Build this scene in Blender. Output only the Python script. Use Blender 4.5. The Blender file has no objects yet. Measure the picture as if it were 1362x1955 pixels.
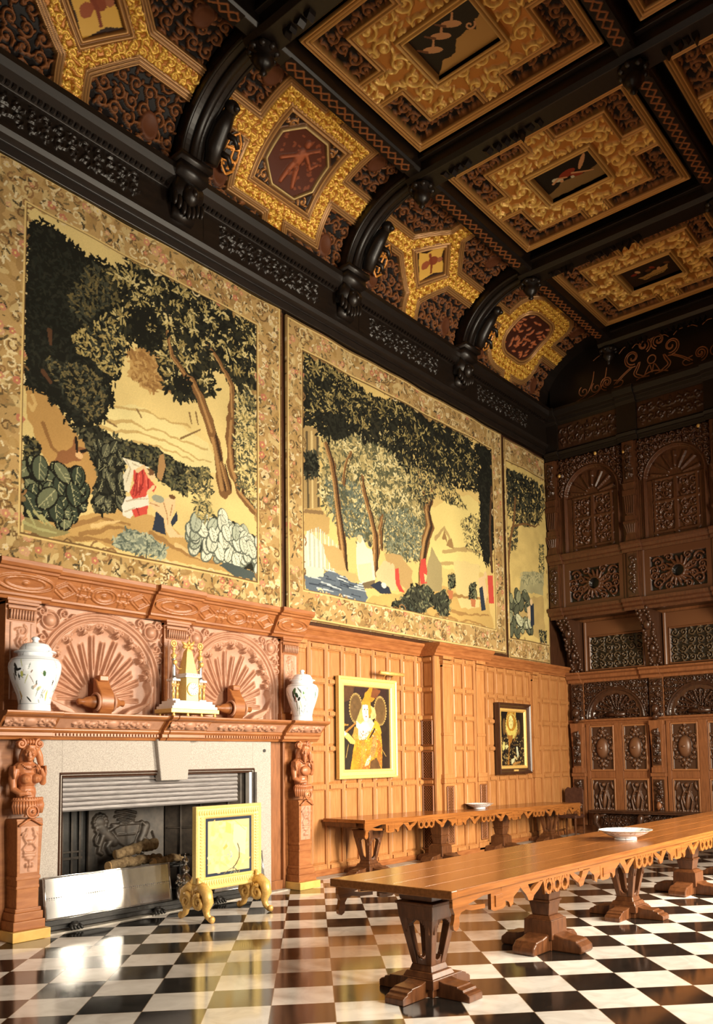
# Great hall: tapestries, carved oak fireplace, coffered ceiling and long tables on a chequered marble floor
import bpy, bmesh, math, random
import numpy as np
from mathutils import Matrix, Vector

PI = math.pi
SC = bpy.context.scene
COL = SC.collection
LIGHT = np.array([1.0, 0.88, 0.69])           # tint of the daylight in the hall

# ------------------------------------------------------------------ camera
cam = bpy.data.cameras.new('camera')
cam_o = bpy.data.objects.new('camera', cam)
COL.objects.link(cam_o)
POS, YAW, PITCH, ROLL, FPX, CX, CY = (8.940, -4.1156, 1.7363), -0.67568, 0.07898, -0.01632, 1577.68, 767.70, 1324.60
fw = Vector((math.sin(YAW)*math.cos(PITCH), math.cos(YAW)*math.cos(PITCH), math.sin(PITCH)))
r0 = Vector((math.cos(YAW), -math.sin(YAW), 0)); u0 = r0.cross(fw)
rt = r0*math.cos(ROLL) + u0*math.sin(ROLL); up = u0*math.cos(ROLL) - r0*math.sin(ROLL)
M = Matrix((rt, up, -fw)).transposed().to_4x4(); M.translation = Vector(POS)
cam_o.matrix_world = M
cam.sensor_fit = 'HORIZONTAL'; cam.sensor_width = 36.0
cam.lens = 36.0*FPX/1362
cam.shift_x = (681-CX)/1362; cam.shift_y = (CY-977.5)/1362
cam.clip_start = 0.05; cam.clip_end = 100
SC.camera = cam_o

# ------------------------------------------------------------------ world, lights, exposure
w = bpy.data.worlds.new('world'); SC.world = w; w.use_nodes = True
w.node_tree.nodes['Background'].inputs[0].default_value = (0.9, 0.8, 0.6, 1)
w.node_tree.nodes['Background'].inputs[1].default_value = 0.5
vs = SC.view_settings
vs.view_transform = 'Standard'; vs.look = 'None'; vs.gamma = 1.0; vs.use_curve_mapping = False
vs.exposure = 0.0

def area(name, loc, rot, sx, sy, power, color=(1.0, 0.88, 0.69), spread=PI):
    l = bpy.data.lights.new(name, 'AREA'); l.shape = 'RECTANGLE'; l.size = sx; l.size_y = sy
    l.energy = power; l.color = color; l.spread = spread
    o = bpy.data.objects.new(name, l); COL.objects.link(o); o.location = loc; o.rotation_euler = rot
    return o
# daylight through the tall mullioned windows of the opposite wall, and an unseen area light before the solid near wall
WIN = [(1.4, 1.9, 1.2, 5.0), (6.7, 1.9, 1.2, 5.0)]       # centre y, width, sill, head
for k, (yc, ww, z0, z1) in enumerate(WIN):
    for q in (-.52, .52):
        area('window_daylight', (10.15, yc+q, (z0+z1)/2), (0, PI/2-math.radians(12), 0), z1-z0, .3, (230, 640)[k], spread=math.radians(120))
area('near_wall_light', (5.2, -6.85, 2.6), (PI/2-math.radians(8), 0, 0), 3.0, 2.8, 60, spread=math.radians(120))

random.seed(7)
RNG = np.random.default_rng(7)

# ------------------------------------------------------------------ helpers: objects
def link(o):
    COL.objects.link(o); return o
WROOT = {}
def own(o, parent):
    o.parent = parent
    if parent.name in WROOT: o.matrix_parent_inverse = WROOT[parent.name]
def wthing(*a, **k):
    """a thing whose parts are written in room coordinates"""
    t = thing(*a, **k); WROOT[t.name] = Matrix.Translation(-t.location); return t
def struct(o):
    o['kind'] = 'structure'; return o
def thing(name, label, cat, loc=(0, 0, 0), group=None, rz=0.0):
    o = link(bpy.data.objects.new(name, None)); o.location = loc; o.rotation_euler = (0, 0, rz)
    o.empty_display_size = 0.1
    o['label'] = label; o['category'] = cat
    if group: o['group'] = group
    return o
def tag(o, label, cat, group=None):
    o['label'] = label; o['category'] = cat
    if group: o['group'] = group
    return o
def copy_tree(o, parent=None):
    c = o.copy(); COL.objects.link(c)
    if parent is not None:
        mi = c.matrix_parent_inverse.copy(); c.parent = parent; c.matrix_parent_inverse = mi
    for ch in list(o.children): copy_tree(ch, c)
    return c
def add(name, me, parent=None, mats=(), smooth=False):
    o = bpy.data.objects.new(name, me); link(o)
    for m in mats: me.materials.append(m)
    if smooth: me.polygons.foreach_set('use_smooth', np.ones(len(me.polygons), bool))
    if parent is not None: own(o, parent)
    return o

class MB:
    """collects shapes and links them as ONE mesh object; coordinates are in the parent's frame"""
    def __init__(s): s.v = []; s.f = []; s.m = []; s.mi = 0
    def quad(s, vs, fs):
        n = len(s.v); s.v += [tuple(map(float, p)) for p in vs]
        for f in fs: s.f.append([n+i for i in f]); s.m.append(s.mi)
    def box(s, x0, x1, y0, y1, z0, z1):
        s.quad([(x0,y0,z0),(x1,y0,z0),(x1,y1,z0),(x0,y1,z0),(x0,y0,z1),(x1,y0,z1),(x1,y1,z1),(x0,y1,z1)],
               [(3,2,1,0),(4,5,6,7),(0,1,5,4),(1,2,6,5),(2,3,7,6),(3,0,4,7)])
    def frus(s, c0, h0, c1, h1):
        """frustum from rectangle centre c0 half h0 (hx, hy) at z0 to c1/h1"""
        P = []
        for c, h in ((c0, h0), (c1, h1)):
            for sx, sy in ((-1,-1),(1,-1),(1,1),(-1,1)): P.append((c[0]+sx*h[0], c[1]+sy*h[1], c[2]))
        s.quad(P, [(3,2,1,0),(4,5,6,7),(0,1,5,4),(1,2,6,5),(2,3,7,6),(3,0,4,7)])
    def ext(s, poly, a0, a1, fn):
        """extrude a 2D polygon between a0 and a1; fn(p, q, a) gives the point"""
        n = len(poly)
        P = [fn(p, q, a0) for p, q in poly] + [fn(p, q, a1) for p, q in poly]
        F = [list(range(n))[::-1], list(range(n, 2*n))] + [(i, (i+1) % n, n+(i+1) % n, n+i) for i in range(n)]
        s.quad(P, F)
    def xz(s, poly, y0, y1): s.ext(poly, y0, y1, lambda p, q, a: (p, a, q))     # moulding along y
    def yz(s, poly, x0, x1): s.ext(poly, x0, x1, lambda p, q, a: (a, p, q))     # moulding along x
    def xy(s, poly, z0, z1): s.ext(poly, z0, z1, lambda p, q, a: (p, q, a))
    def tube(s, pts, r, n=8, closed=False):
        pts = [Vector(p) for p in pts]; m = len(pts)
        R = r if isinstance(r, (list, tuple)) else [r]*m
        base = len(s.v); up_ = None
        for i, p in enumerate(pts):
            if closed: t = pts[(i+1) % m]-pts[i-1]
            else: t = pts[min(i+1, m-1)]-pts[max(i-1, 0)]
            if t.length < 1e-9: t = Vector((0, 0, 1))
            t.normalize()
            if up_ is None:
                up_ = Vector((0, 0, 1)) if abs(t.z) < .9 else Vector((1, 0, 0))
            a = up_-t*up_.dot(t)
            if a.length < 1e-6: a = t.orthogonal()
            a.normalize(); b = t.cross(a); up_ = a
            for k in range(n):
                th = 2*PI*k/n; s.v.append(tuple(p+(a*math.cos(th)+b*math.sin(th))*R[i]))
        for i in range(m if closed else m-1):
            j = (i+1) % m
            for k in range(n):
                s.f.append([base+i*n+k, base+i*n+(k+1) % n, base+j*n+(k+1) % n, base+j*n+k]); s.m.append(s.mi)
        if not closed:
            s.f.append([base+k for k in range(n)][::-1]); s.m.append(s.mi)
            s.f.append([base+(m-1)*n+k for k in range(n)]); s.m.append(s.mi)
    def ball(s, c, r, nu=12, nv=8, rot=None):
        r = (r, r, r) if not isinstance(r, (tuple, list)) else r
        base = len(s.v)
        for j in range(nv+1):
            ph = PI*j/nv
            for i in range(nu):
                th = 2*PI*i/nu
                p = Vector((r[0]*math.sin(ph)*math.cos(th), r[1]*math.sin(ph)*math.sin(th), r[2]*math.cos(ph)))
                if rot is not None: p = rot @ p
                s.v.append((c[0]+p.x, c[1]+p.y, c[2]+p.z))
        for j in range(nv):
            for i in range(nu):
                s.f.append([base+j*nu+i, base+(j+1)*nu+i, base+(j+1)*nu+(i+1) % nu, base+j*nu+(i+1) % nu]); s.m.append(s.mi)
    def lathe(s, prof, c=(0, 0, 0), n=24):
        base = len(s.v)
        for r, z in prof:
            for i in range(n):
                th = 2*PI*i/n; s.v.append((c[0]+r*math.cos(th), c[1]+r*math.sin(th), c[2]+z))
        for j in range(len(prof)-1):
            for i in range(n):
                s.f.append([base+j*n+i, base+j*n+(i+1) % n, base+(j+1)*n+(i+1) % n, base+(j+1)*n+i]); s.m.append(s.mi)
        s.f.append([base+i for i in range(n)][::-1]); s.m.append(s.mi)
        s.f.append([base+(len(prof)-1)*n+i for i in range(n)]); s.m.append(s.mi)
    def build(s, name, mats, parent=None, smooth=False, bevel=0.0, remesh=0.0, auto=None):
        me = bpy.data.meshes.new(name); me.from_pydata(s.v, [], s.f)
        mats = mats if isinstance(mats, (list, tuple)) else [mats]
        for m in mats: me.materials.append(m)
        if len(mats) > 1: me.polygons.foreach_set('material_index', s.m)
        me.update()
        if smooth: me.polygons.foreach_set('use_smooth', np.ones(len(me.polygons), bool))
        if auto:
            me.polygons.foreach_set('use_smooth', np.ones(len(me.polygons), bool))
            me.set_sharp_from_angle(angle=math.radians(auto))
        o = bpy.data.objects.new(name, me); link(o)
        if parent is not None: own(o, parent)
        if remesh:
            md = o.modifiers.new('fuse', 'REMESH'); md.mode = 'VOXEL'; md.voxel_size = remesh; md.use_smooth_shade = True
            ms = o.modifiers.new('soften', 'SMOOTH'); ms.iterations = 2; ms.factor = .4
            dg = bpy.context.evaluated_depsgraph_get()
            nm = bpy.data.meshes.new_from_object(o.evaluated_get(dg)); nm.name = name
            o.modifiers.clear(); o.data = nm
            if not nm.materials:
                for m in mats: nm.materials.append(m)
        if bevel:
            md = o.modifiers.new('bevel', 'BEVEL'); md.width = bevel; md.segments = 2; md.limit_method = 'ANGLE'
            md.angle_limit = math.radians(40)
        return o

def fast_mesh(name, P, F, col=None):
    """P (n,3) points, F (m,4) quads, col (n,3) linear colours"""
    me = bpy.data.meshes.new(name)
    n, m = len(P), len(F)
    me.vertices.add(n); me.vertices.foreach_set('co', np.ascontiguousarray(P, np.float32).ravel())
    me.loops.add(4*m); me.loops.foreach_set('vertex_index', np.ascontiguousarray(F, np.int32).ravel())
    me.polygons.add(m); me.polygons.foreach_set('loop_start', np.arange(0, 4*m, 4, dtype=np.int32))
    me.polygons.foreach_set('loop_total', np.full(m, 4, np.int32))
    me.polygons.foreach_set('use_smooth', np.ones(m, bool))
    me.update(calc_edges=True)
    if col is not None:
        a = me.color_attributes.new('Col', 'FLOAT_COLOR', 'POINT')
        c = np.ones((n, 4), np.float32); c[:, :3] = np.clip(col, 0, 1)
        a.data.foreach_set('color', c.ravel())
    return me

def grid(name, A, B, H, fn, mat, parent=None, mask=None, col=None, skirt=0.0, wrap=False):
    """height field over axes A (columns) and B (rows) placed by fn(a, b, h); mask keeps cells; skirt gives the sheet thickness"""
    H = np.broadcast_to(np.asarray(H, float), (len(B), len(A))).copy()
    if skirt:
        A = np.concatenate([[A[0]], A, [A[-1]]]); B = np.concatenate([[B[0]], B, [B[-1]]])
        H = np.pad(H, 1, constant_values=-skirt)
        if col is not None: col = np.pad(col, ((1, 1), (1, 1), (0, 0)), mode='edge')
    AA, BB = np.meshgrid(A, B)
    P = np.stack(fn(AA, BB, H), -1).reshape(-1, 3)
    nx, ny = len(A), len(B)
    idx = np.arange(nx*ny).reshape(ny, nx)
    F = np.stack([idx[:-1, :-1], idx[:-1, 1:], idx[1:, 1:], idx[1:, :-1]], -1)
    if mask is not None: F = F[mask[:ny-1, :nx-1]]
    F = F.reshape(-1, 4)
    c = None if col is None else np.asarray(col).reshape(-1, 3)
    if mask is not None:
        used = np.zeros(nx*ny, bool); used[F.ravel()] = True
        re = np.cumsum(used)-1; F = re[F]; P = P[used]
        if c is not None: c = c[used]
    me = fast_mesh(name, P, F, c)
    return add(name, me, parent, [mat])

WALL = lambda x0: (lambda a, b, h: (x0+h, a, b))                 # a = y, b = z on the left wall
ENDW = lambda y0: (lambda a, b, h: (a, y0-h, b))                 # a = x, b = z on the end wall
CEIL = lambda z0: (lambda a, b, h: (a, b, z0-h))                 # a = x, b = y on the ceiling

# ------------------------------------------------------------------ helpers: painting and carving
def lin(c): 
    c = np.asarray(c, float)/255.0
    return np.where(c <= .04045, c/12.92, ((c+.055)/1.055)**2.4)
def C(r, g, b, k=0.92): return np.clip(lin((r, g, b))/LIGHT*k, 0, .95)   # dye or paint colour
def upsample(a, ny, nx):
    ys = np.linspace(0, a.shape[0]-1, ny); xs = np.linspace(0, a.shape[1]-1, nx)
    y0 = np.clip(ys.astype(int), 0, a.shape[0]-2); x0 = np.clip(xs.astype(int), 0, a.shape[1]-2)
    fy = (ys-y0)[:, None]; fx = (xs-x0)[None]
    fy = fy*fy*(3-2*fy); fx = fx*fx*(3-2*fx)
    p = a[y0][:, x0]; q = a[y0][:, x0+1]; r = a[y0+1][:, x0]; s = a[y0+1][:, x0+1]
    return p*(1-fy)*(1-fx)+q*(1-fy)*fx+r*fy*(1-fx)+s*fy*fx
def snoise(ny, nx, cells, asp=1.0): return upsample(RNG.uniform(-1, 1, (max(3, int(cells*asp)), max(3, int(cells)))), ny, nx)

class Cv:
    """a canvas in the real metres of its surface: a across, b up; k = 3 paints colour, k = 1 carves height"""
    def __init__(s, a0, a1, b0, b1, res, c=0.0, k=3):
        s.k = k
        s.A = np.linspace(a0, a1, max(3, int(round(abs(a1-a0)/res))+1)); s.B = np.linspace(b0, b1, max(3, int(round(abs(b1-b0)/res))+1))
        s.res = res; nx, ny = len(s.A), len(s.B)
        s.p = np.zeros((ny, nx, k)); s.p[:] = c
        s.WA = s.WB = None
    def warp(s, amp, size):
        ny, nx = s.p.shape[:2]; cells = abs(s.A[-1]-s.A[0])/size+2; asp = abs(s.B[-1]-s.B[0])/abs(s.A[-1]-s.A[0])
        s.WA = amp*(snoise(ny, nx, cells, asp)+.5*snoise(ny, nx, cells*2.3, asp)); s.WB = amp*(snoise(ny, nx, cells, asp)+.5*snoise(ny, nx, cells*2.3, asp))
    def win(s, a0, a1, b0, b1):
        i0 = np.searchsorted(s.A, a0); i1 = np.searchsorted(s.A, a1, 'right'); j0 = np.searchsorted(s.B, b0); j1 = np.searchsorted(s.B, b1, 'right')
        if i1 <= i0 or j1 <= j0: return None
        return slice(j0, j1), slice(i0, i1)
    def put(s, sl, m, c, alpha=None):
        t = s.p[sl]
        if s.k == 1:
            v = (c if alpha is None else c*alpha)
            t[..., 0] = np.where(m, np.maximum(t[..., 0], v), t[..., 0])
        else:
            al = m.astype(float) if alpha is None else m*alpha
            t += al[..., None]*(np.asarray(c)-t)
    def grids(s, sl, warp=False):
        a, b = np.meshgrid(s.A[sl[1]], s.B[sl[0]])
        if warp and s.WA is not None: a = a+s.WA[sl]; b = b+s.WB[sl]
        return a, b
    def poly(s, pts, c, alpha=1.0, warp=True):
        pts = np.asarray(pts, float); m_ = .0 if s.WA is None else np.abs(s.WA).max()
        sl = s.win(pts[:, 0].min()-m_, pts[:, 0].max()+m_, pts[:, 1].min()-m_, pts[:, 1].max()+m_)
        if sl is None: return
        a, b = s.grids(sl, warp); ins = np.zeros(a.shape, bool); n = len(pts)
        for i in range(n):
            (x1, y1), (x2, y2) = pts[i], pts[(i+1) % n]
            if y1 == y2: continue
            cr = ((y1 > b) != (y2 > b)) & (a < (x2-x1)*(b-y1)/(y2-y1)+x1)
            ins ^= cr
        s.put(sl, ins, c, None if alpha == 1 else alpha)
    def rect(s, a0, a1, b0, b1, c):
        sl = s.win(a0, a1, b0, b1)
        if sl: s.put(sl, np.ones(s.p[sl].shape[:2], bool), c)
    def ell(s, ca, cb, ra, rb, c, ang=0.0, dome=False, alpha=1.0):
        R = max(ra, rb); sl = s.win(ca-R, ca+R, cb-R, cb+R)
        if sl is None: return
        a, b = s.grids(sl); a = a-ca; b = b-cb
        x = a*math.cos(ang)+b*math.sin(ang); y = -a*math.sin(ang)+b*math.cos(ang)
        d = (x/ra)**2+(y/rb)**2
        s.put(sl, d < 1, c, np.sqrt(np.clip(1-d, 0, 1)) if dome else (None if alpha == 1 else alpha))
    def stroke(s, pts, w0, w1, c, dome=False, alpha=1.0, warp=False):
        n = len(pts)
        for i in range(n-1):
            (x1, y1), (x2, y2) = pts[i], pts[i+1]
            wa = w0+(w1-w0)*i/max(1, n-1); wb = w0+(w1-w0)*(i+1)/max(1, n-1); R = max(wa, wb)+(0 if not warp or s.WA is None else np.abs(s.WA).max())
            sl = s.win(min(x1, x2)-R, max(x1, x2)+R, min(y1, y2)-R, max(y1, y2)+R)
            if sl is None: continue
            a, b = s.grids(sl, warp); dx, dy = x2-x1, y2-y1; L = dx*dx+dy*dy+1e-12
            t = np.clip(((a-x1)*dx+(b-y1)*dy)/L, 0, 1)
            d = np.hypot(a-x1-t*dx, b-y1-t*dy); ww = wa+(wb-wa)*t
            m = d < ww
            s.put(sl, m, c, np.sqrt(np.clip(1-(d/np.maximum(ww, 1e-9))**2, 0, 1)) if dome else (None if alpha == 1 else alpha))
    def leaves(s, poly, n, l0, l1, wr, cols, a0=0.0, a1=2*PI, rng=None):
        """n leaf strokes scattered inside a polygon"""
        rng = rng or RNG; poly = np.asarray(poly, float)
        lo, hi = poly.min(0), poly.max(0); k = 0
        while k < n:
            q = rng.uniform(lo, hi, (n, 2)); ins = np.zeros(n, bool); m = len(poly)
            for i in range(m):
                (x1, y1), (x2, y2) = poly[i], poly[(i+1) % m]
                if y1 == y2: continue
                ins ^= ((y1 > q[:, 1]) != (y2 > q[:, 1])) & (q[:, 0] < (x2-x1)*(q[:, 1]-y1)/(y2-y1)+x1)
            for x, y in q[ins]:
                if k >= n: break
                L = rng.uniform(l0, l1); s.ell(x, y, L, L*wr, cols[rng.integers(len(cols))], rng.uniform(a0, a1)); k += 1
    def shade(s, amp, cells):
        ny, nx = s.p.shape[:2]; s.p *= (1+amp*snoise(ny, nx, cells, ny/nx))[..., None]

def spiral(ca, cb, r, turns, hand, ph, n=22):
    return [(ca+hand*r*(1-.86*t)*math.cos(ph+t*turns*2*PI), cb+r*(1-.86*t)*math.sin(ph+t*turns*2*PI)) for t in np.linspace(0, 1, n)]
def arab(cv, a0, a1, b0, b1, s, h=1.0, c=None, sym=True, thin=.085):
    """fills a rectangle with carved scrolls, leaves and fruit of size s"""
    c = h if c is None else c; D = cv.k == 1
    na = max(1, int(round((a1-a0)/s))); nb = max(1, int(round((b1-b0)/s))); sa = (a1-a0)/na; sb = (b1-b0)/nb
    for j in range(nb):
        for i in range(na):
            ca, cb = a0+(i+.5)*sa, b0+(j+.5)*sb; hand = 1 if (i+j) % 2 == 0 else -1
            if sym and i >= na/2: hand = -hand
            r = .46*min(sa, sb); ph = RNG.uniform(0, 2*PI)
            cv.stroke(spiral(ca, cb, r, 1.35, hand, ph, 16), thin*s, thin*.7*s, c, dome=D)
            cv.ell(ca, cb, .12*s, .12*s, c, dome=D)
            for q in range(3):
                th = ph+hand*q*2.0+.6; rr = .44*s
                cv.ell(ca+rr*math.cos(th), cb+rr*math.sin(th), .19*s, .075*s, c, th+.7, dome=D)

# ------------------------------------------------------------------ materials
def mat(name, build):
    m = bpy.data.materials.new(name); m.use_nodes = True
    nt = m.node_tree; bs = nt.nodes['Principled BSDF']; build(nt, bs); return m
def node(nt, t, **kw):
    n = nt.nodes.new(t)
    for k, v in kw.items(): setattr(n, k, v)
    return n
def noise_ramp(nt, c0, c1, scale, stretch=(1, 1, 1), detail=6, rough=.6, pos=(.3, .7)):
    tc = node(nt, 'ShaderNodeTexCoord'); mp = node(nt, 'ShaderNodeMapping'); mp.inputs['Scale'].default_value = stretch
    nz = node(nt, 'ShaderNodeTexNoise'); nz.inputs['Scale'].default_value = scale; nz.inputs['Detail'].default_value = detail
    nz.inputs['Roughness'].default_value = rough
    rp = node(nt, 'ShaderNodeValToRGB'); rp.color_ramp.elements[0].position = pos[0]; rp.color_ramp.elements[1].position = pos[1]
    rp.color_ramp.elements[0].color = (*c0, 1); rp.color_ramp.elements[1].color = (*c1, 1)
    nt.links.new(tc.outputs['Object'], mp.inputs[0]); nt.links.new(mp.outputs[0], nz.inputs[0]); nt.links.new(nz.outputs[0], rp.inputs[0])
    return rp, nz
def bump(nt, bs, src, strength, dist=.01):
    b = node(nt, 'ShaderNodeBump'); b.inputs['Strength'].default_value = strength; b.inputs['Distance'].default_value = dist
    nt.links.new(src, b.inputs['Height']); nt.links.new(b.outputs[0], bs.inputs['Normal'])
def plain(name, c0, c1, rough, scale=8, stretch=(1, 1, 1), metal=0.0, coat=0.0, bmp=.15, spec=.5, dist=.004):
    def f(nt, bs):
        rp, nz = noise_ramp(nt, c0, c1, scale, stretch)
        nt.links.new(rp.outputs[0], bs.inputs['Base Color'])
        bs.inputs['Roughness'].default_value = rough; bs.inputs['Metallic'].default_value = metal
        bs.inputs['Coat Weight'].default_value = coat; bs.inputs['Coat Roughness'].default_value = .15
        bs.inputs['Specular IOR Level'].default_value = spec
        if bmp: bump(nt, bs, nz.outputs[0], bmp, dist)
    return mat(name, f)
def painted(name, rough, metal=0.0, weave=0.0, wscale=400, spec=.5, coat=0.0):
    def f(nt, bs):
        at = node(nt, 'ShaderNodeVertexColor'); at.layer_name = 'Col'
        nt.links.new(at.outputs[0], bs.inputs['Base Color'])
        bs.inputs['Roughness'].default_value = rough; bs.inputs['Metallic'].default_value = metal
        bs.inputs['Specular IOR Level'].default_value = spec; bs.inputs['Coat Weight'].default_value = coat
        tc = node(nt, 'ShaderNodeTexCoord'); nz = node(nt, 'ShaderNodeTexNoise'); nz.inputs['Scale'].default_value = wscale
        nt.links.new(tc.outputs['Object'], nz.inputs[0])
        if weave: bump(nt, bs, nz.outputs[0], weave, .003)
    return mat(name, f)
OAK_L = plain('light_oak', (.32, .130, .037), (.47, .212, .073), .42, 5, (6, 6, .6), bmp=.1)
OAK_M = plain('mantel_oak', (.235, .075, .021), (.38, .145, .046), .38, 5, (5, .8, 5), bmp=.1)
OAK_C = plain('carved_oak', (.34, .165, .098), (.47, .245, .155), .46, 9, bmp=.1)
OAK_D = plain('dark_oak', (.035, .014, .007), (.075, .030, .014), .30, 6, (5, 5, .7), bmp=.1)
OAK_SHADE = plain('shaded_gallery_oak', (.055, .019, .008), (.11, .040, .016), .34, 6, (5, 5, .7), bmp=.1)  # same oak as the lower screen, upper storey's shade put into the colour
OAK_S = plain('screen_oak', (.17, .062, .022), (.30, .115, .042), .34, 6, (5, 5, .7), bmp=.1)
EBON = plain('blackened_oak', (.007, .0045, .003), (.015, .009, .006), .38, 6, (4, .7, 4), bmp=.1)
TABLE = plain('table_oak', (.19, .064, .015), (.34, .124, .03), .24, 4, (9, .5, 9), bmp=.06, coat=.25)
LEG = plain('table_leg_oak', (.065, .022, .008), (.155, .057, .02), .33, 7, (4, 4, .8), bmp=.12)
STONE = plain('fireplace_stone', (.22, .195, .175), (.50, .455, .41), .75, 130, bmp=.4, dist=.003)
HEARTH = plain('hearth_stone', (.30, .27, .23), (.50, .46, .40), .45, 12, bmp=.1)
IRON = plain('black_iron', (.012, .012, .012), (.035, .032, .03), .45, 12, bmp=.25, metal=.3)
SOOT = plain('sooty_iron', (.020, .016, .013), (.068, .052, .040), .5, 10, bmp=.3, metal=.2)
def brushed_steel(nt, bs):
    rp, nz = noise_ramp(nt, (.48, .48, .48), (.70, .69, .67), 9, (1, 1, .6)); nt.links.new(rp.outputs[0], bs.inputs['Base Color'])
    tg = node(nt, 'ShaderNodeCombineXYZ'); tg.inputs[2].default_value = 1.0; nt.links.new(tg.outputs[0], bs.inputs['Tangent'])
    bs.inputs['Metallic'].default_value = .8; bs.inputs['Roughness'].default_value = .11; bs.inputs['Anisotropic'].default_value = 1.0; bs.inputs['Anisotropic Rotation'].default_value = 0.0
STEEL = mat('brushed_steel', brushed_steel)
CANOPY = plain('grey_metal', (.30, .28, .28), (.55, .52, .52), .42, 20, (1, .3, 4), metal=.75, bmp=.1)
SILVER = plain('silvered_metal', (.4, .38, .36), (.7, .68, .66), .28, 20, metal=.9, bmp=.1)
GILT = plain('gilding', (.58, .33, .085), (.80, .52, .17), .38, 40, metal=.2, bmp=.12)
GILTB = plain('bright_gilding', (.66, .48, .15), (.82, .62, .235), .40, 60, metal=.12, bmp=.2)
MARBLE = plain('white_marble', (.72, .70, .66), (.86, .85, .82), .25, 6, bmp=0)
BARK = plain('log_bark', (.16, .10, .05), (.42, .30, .16), .9, 22, bmp=.9, dist=.02)
CUTW = plain('cut_log_wood', (.5, .3, .13), (.65, .42, .2), .8, 20)
LEATHER = plain('dark_leather', (.045, .016, .01), (.09, .035, .02), .45, 15)
PLASTER = plain('wall_plaster', (.30, .24, .16), (.40, .33, .24), .8, 3)
GLASSM = plain('window_glass', (.7, .8, .85), (.8, .85, .9), .05, 3, bmp=0)
TAPM = painted('woven_tapestry', .92, weave=.5, wscale=260, spec=.12)
PAINTM = painted('oil_paint', .45, spec=.35)
CERAM = painted('glazed_porcelain', .16, spec=.6, coat=.3)
EMBR = painted('embroidered_cloth', .9, weave=.4, wscale=500, spec=.1)
GILTC = painted('gilt_strapwork', .40, metal=.30)
DARKC = painted('painted_dark_carving', .55, spec=.25)
CARVC = painted('stained_carving', .38)

# ------------------------------------------------------------------ the room
XR, YN, YE, ZC = 10.35, -7.0, 13.2, 10.82          # right wall, near wall, end wall, ceiling
def marble_floor():
    def f(nt, bs):
        L = nt.links.new
        geo = node(nt, 'ShaderNodeNewGeometry'); mp = node(nt, 'ShaderNodeMapping'); mp.vector_type = 'POINT'
        t = .45
        # tile axes run at 45 degrees to the walls; i = (x-4.4+y)/(t*sqrt2), j = (y-x+4.4)/(t*sqrt2)
        sx = node(nt, 'ShaderNodeSeparateXYZ'); L(geo.outputs['Position'], sx.inputs[0])
        def mth(op, a, b=None):
            n = node(nt, 'ShaderNodeMath', operation=op)
            for k, q in enumerate((a, b)):
                if q is None: continue
                if isinstance(q, (int, float)): n.inputs[k].default_value = q
                else: L(q, n.inputs[k])
            return n.outputs[0]
        x = mth('SUBTRACT', sx.outputs[0], 4.4); y = sx.outputs[1]; k = 1/(t*2**.5)
        u = mth('MULTIPLY', mth('ADD', x, y), k); v = mth('MULTIPLY', mth('SUBTRACT', y, x), k)
        par = mth('MODULO', mth('ADD', mth('ADD', mth('FLOOR', u), mth('FLOOR', v)), 400), 2)
        white = mth('LESS_THAN', par, .5)
        # veins and tone that changes from slab to slab
        cmb = node(nt, 'ShaderNodeCombineXYZ'); L(mth('FLOOR', u), cmb.inputs[0]); L(mth('FLOOR', v), cmb.inputs[1])
        wn = node(nt, 'ShaderNodeTexWhiteNoise', noise_dimensions='3D'); L(cmb.outputs[0], wn.inputs[0])
        nz = node(nt, 'ShaderNodeTexNoise'); nz.inputs['Scale'].default_value = 3.2; nz.inputs['Detail'].default_value = 8; nz.inputs['Distortion'].default_value = 1.6
        L(geo.outputs['Position'], nz.inputs[0])
        rw = node(nt, 'ShaderNodeValToRGB'); rw.color_ramp.elements[0].color = (.62, .57, .52, 1); rw.color_ramp.elements[1].color = (.83, .79, .74, 1)
        rw.color_ramp.elements[0].position = .25; rw.color_ramp.elements[1].position = .6; L(nz.outputs[0], rw.inputs[0])
        rb = node(nt, 'ShaderNodeValToRGB'); rb.color_ramp.elements[0].color = (.006, .006, .006, 1); rb.color_ramp.elements[1].color = (.022, .019, .016, 1); L(nz.outputs[0], rb.inputs[0])
        tone = node(nt, 'ShaderNodeMix', data_type='RGBA', blend_type='MULTIPLY'); tone.inputs[0].default_value = 1
        tr = node(nt, 'ShaderNodeMapRange'); tr.inputs['To Min'].default_value = .86; tr.inputs['To Max'].default_value = 1.05; L(wn.outputs['Value'], tr.inputs[0])
        L(rw.outputs[0], tone.inputs[6]); L(tr.outputs[0], tone.inputs[7])
        mx = node(nt, 'ShaderNodeMix', data_type='RGBA'); L(white, mx.inputs[0]); L(rb.outputs[0], mx.inputs[6]); L(tone.outputs[2], mx.inputs[7])
        def near(q): 
            fr = mth('FRACT', q); return mth('LESS_THAN', mth('MINIMUM', fr, mth('SUBTRACT', 1.0, fr)), .006)
        jt = mth('MAXIMUM', near(u), near(v))
        mj = node(nt, 'ShaderNodeMix', data_type='RGBA'); L(jt, mj.inputs[0]); L(mx.outputs[2], mj.inputs[6]); mj.inputs[7].default_value = (.22, .15, .09, 1)
        L(mj.outputs[2], bs.inputs['Base Color']); bs.inputs['Roughness'].default_value = .10
        rr = node(nt, 'ShaderNodeMapRange'); rr.inputs['To Min'].default_value = .06; rr.inputs['To Max'].default_value = .16; L(nz.outputs[0], rr.inputs[0]); L(rr.outputs[0], bs.inputs['Roughness'])
        bs.inputs['Specular IOR Level'].default_value = .5
    return mat('chequered_marble', f)
m = MB(); m.box(-.4, XR, YN, YE+.2, -.2, 0); struct(m.build('floor', marble_floor()))
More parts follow.
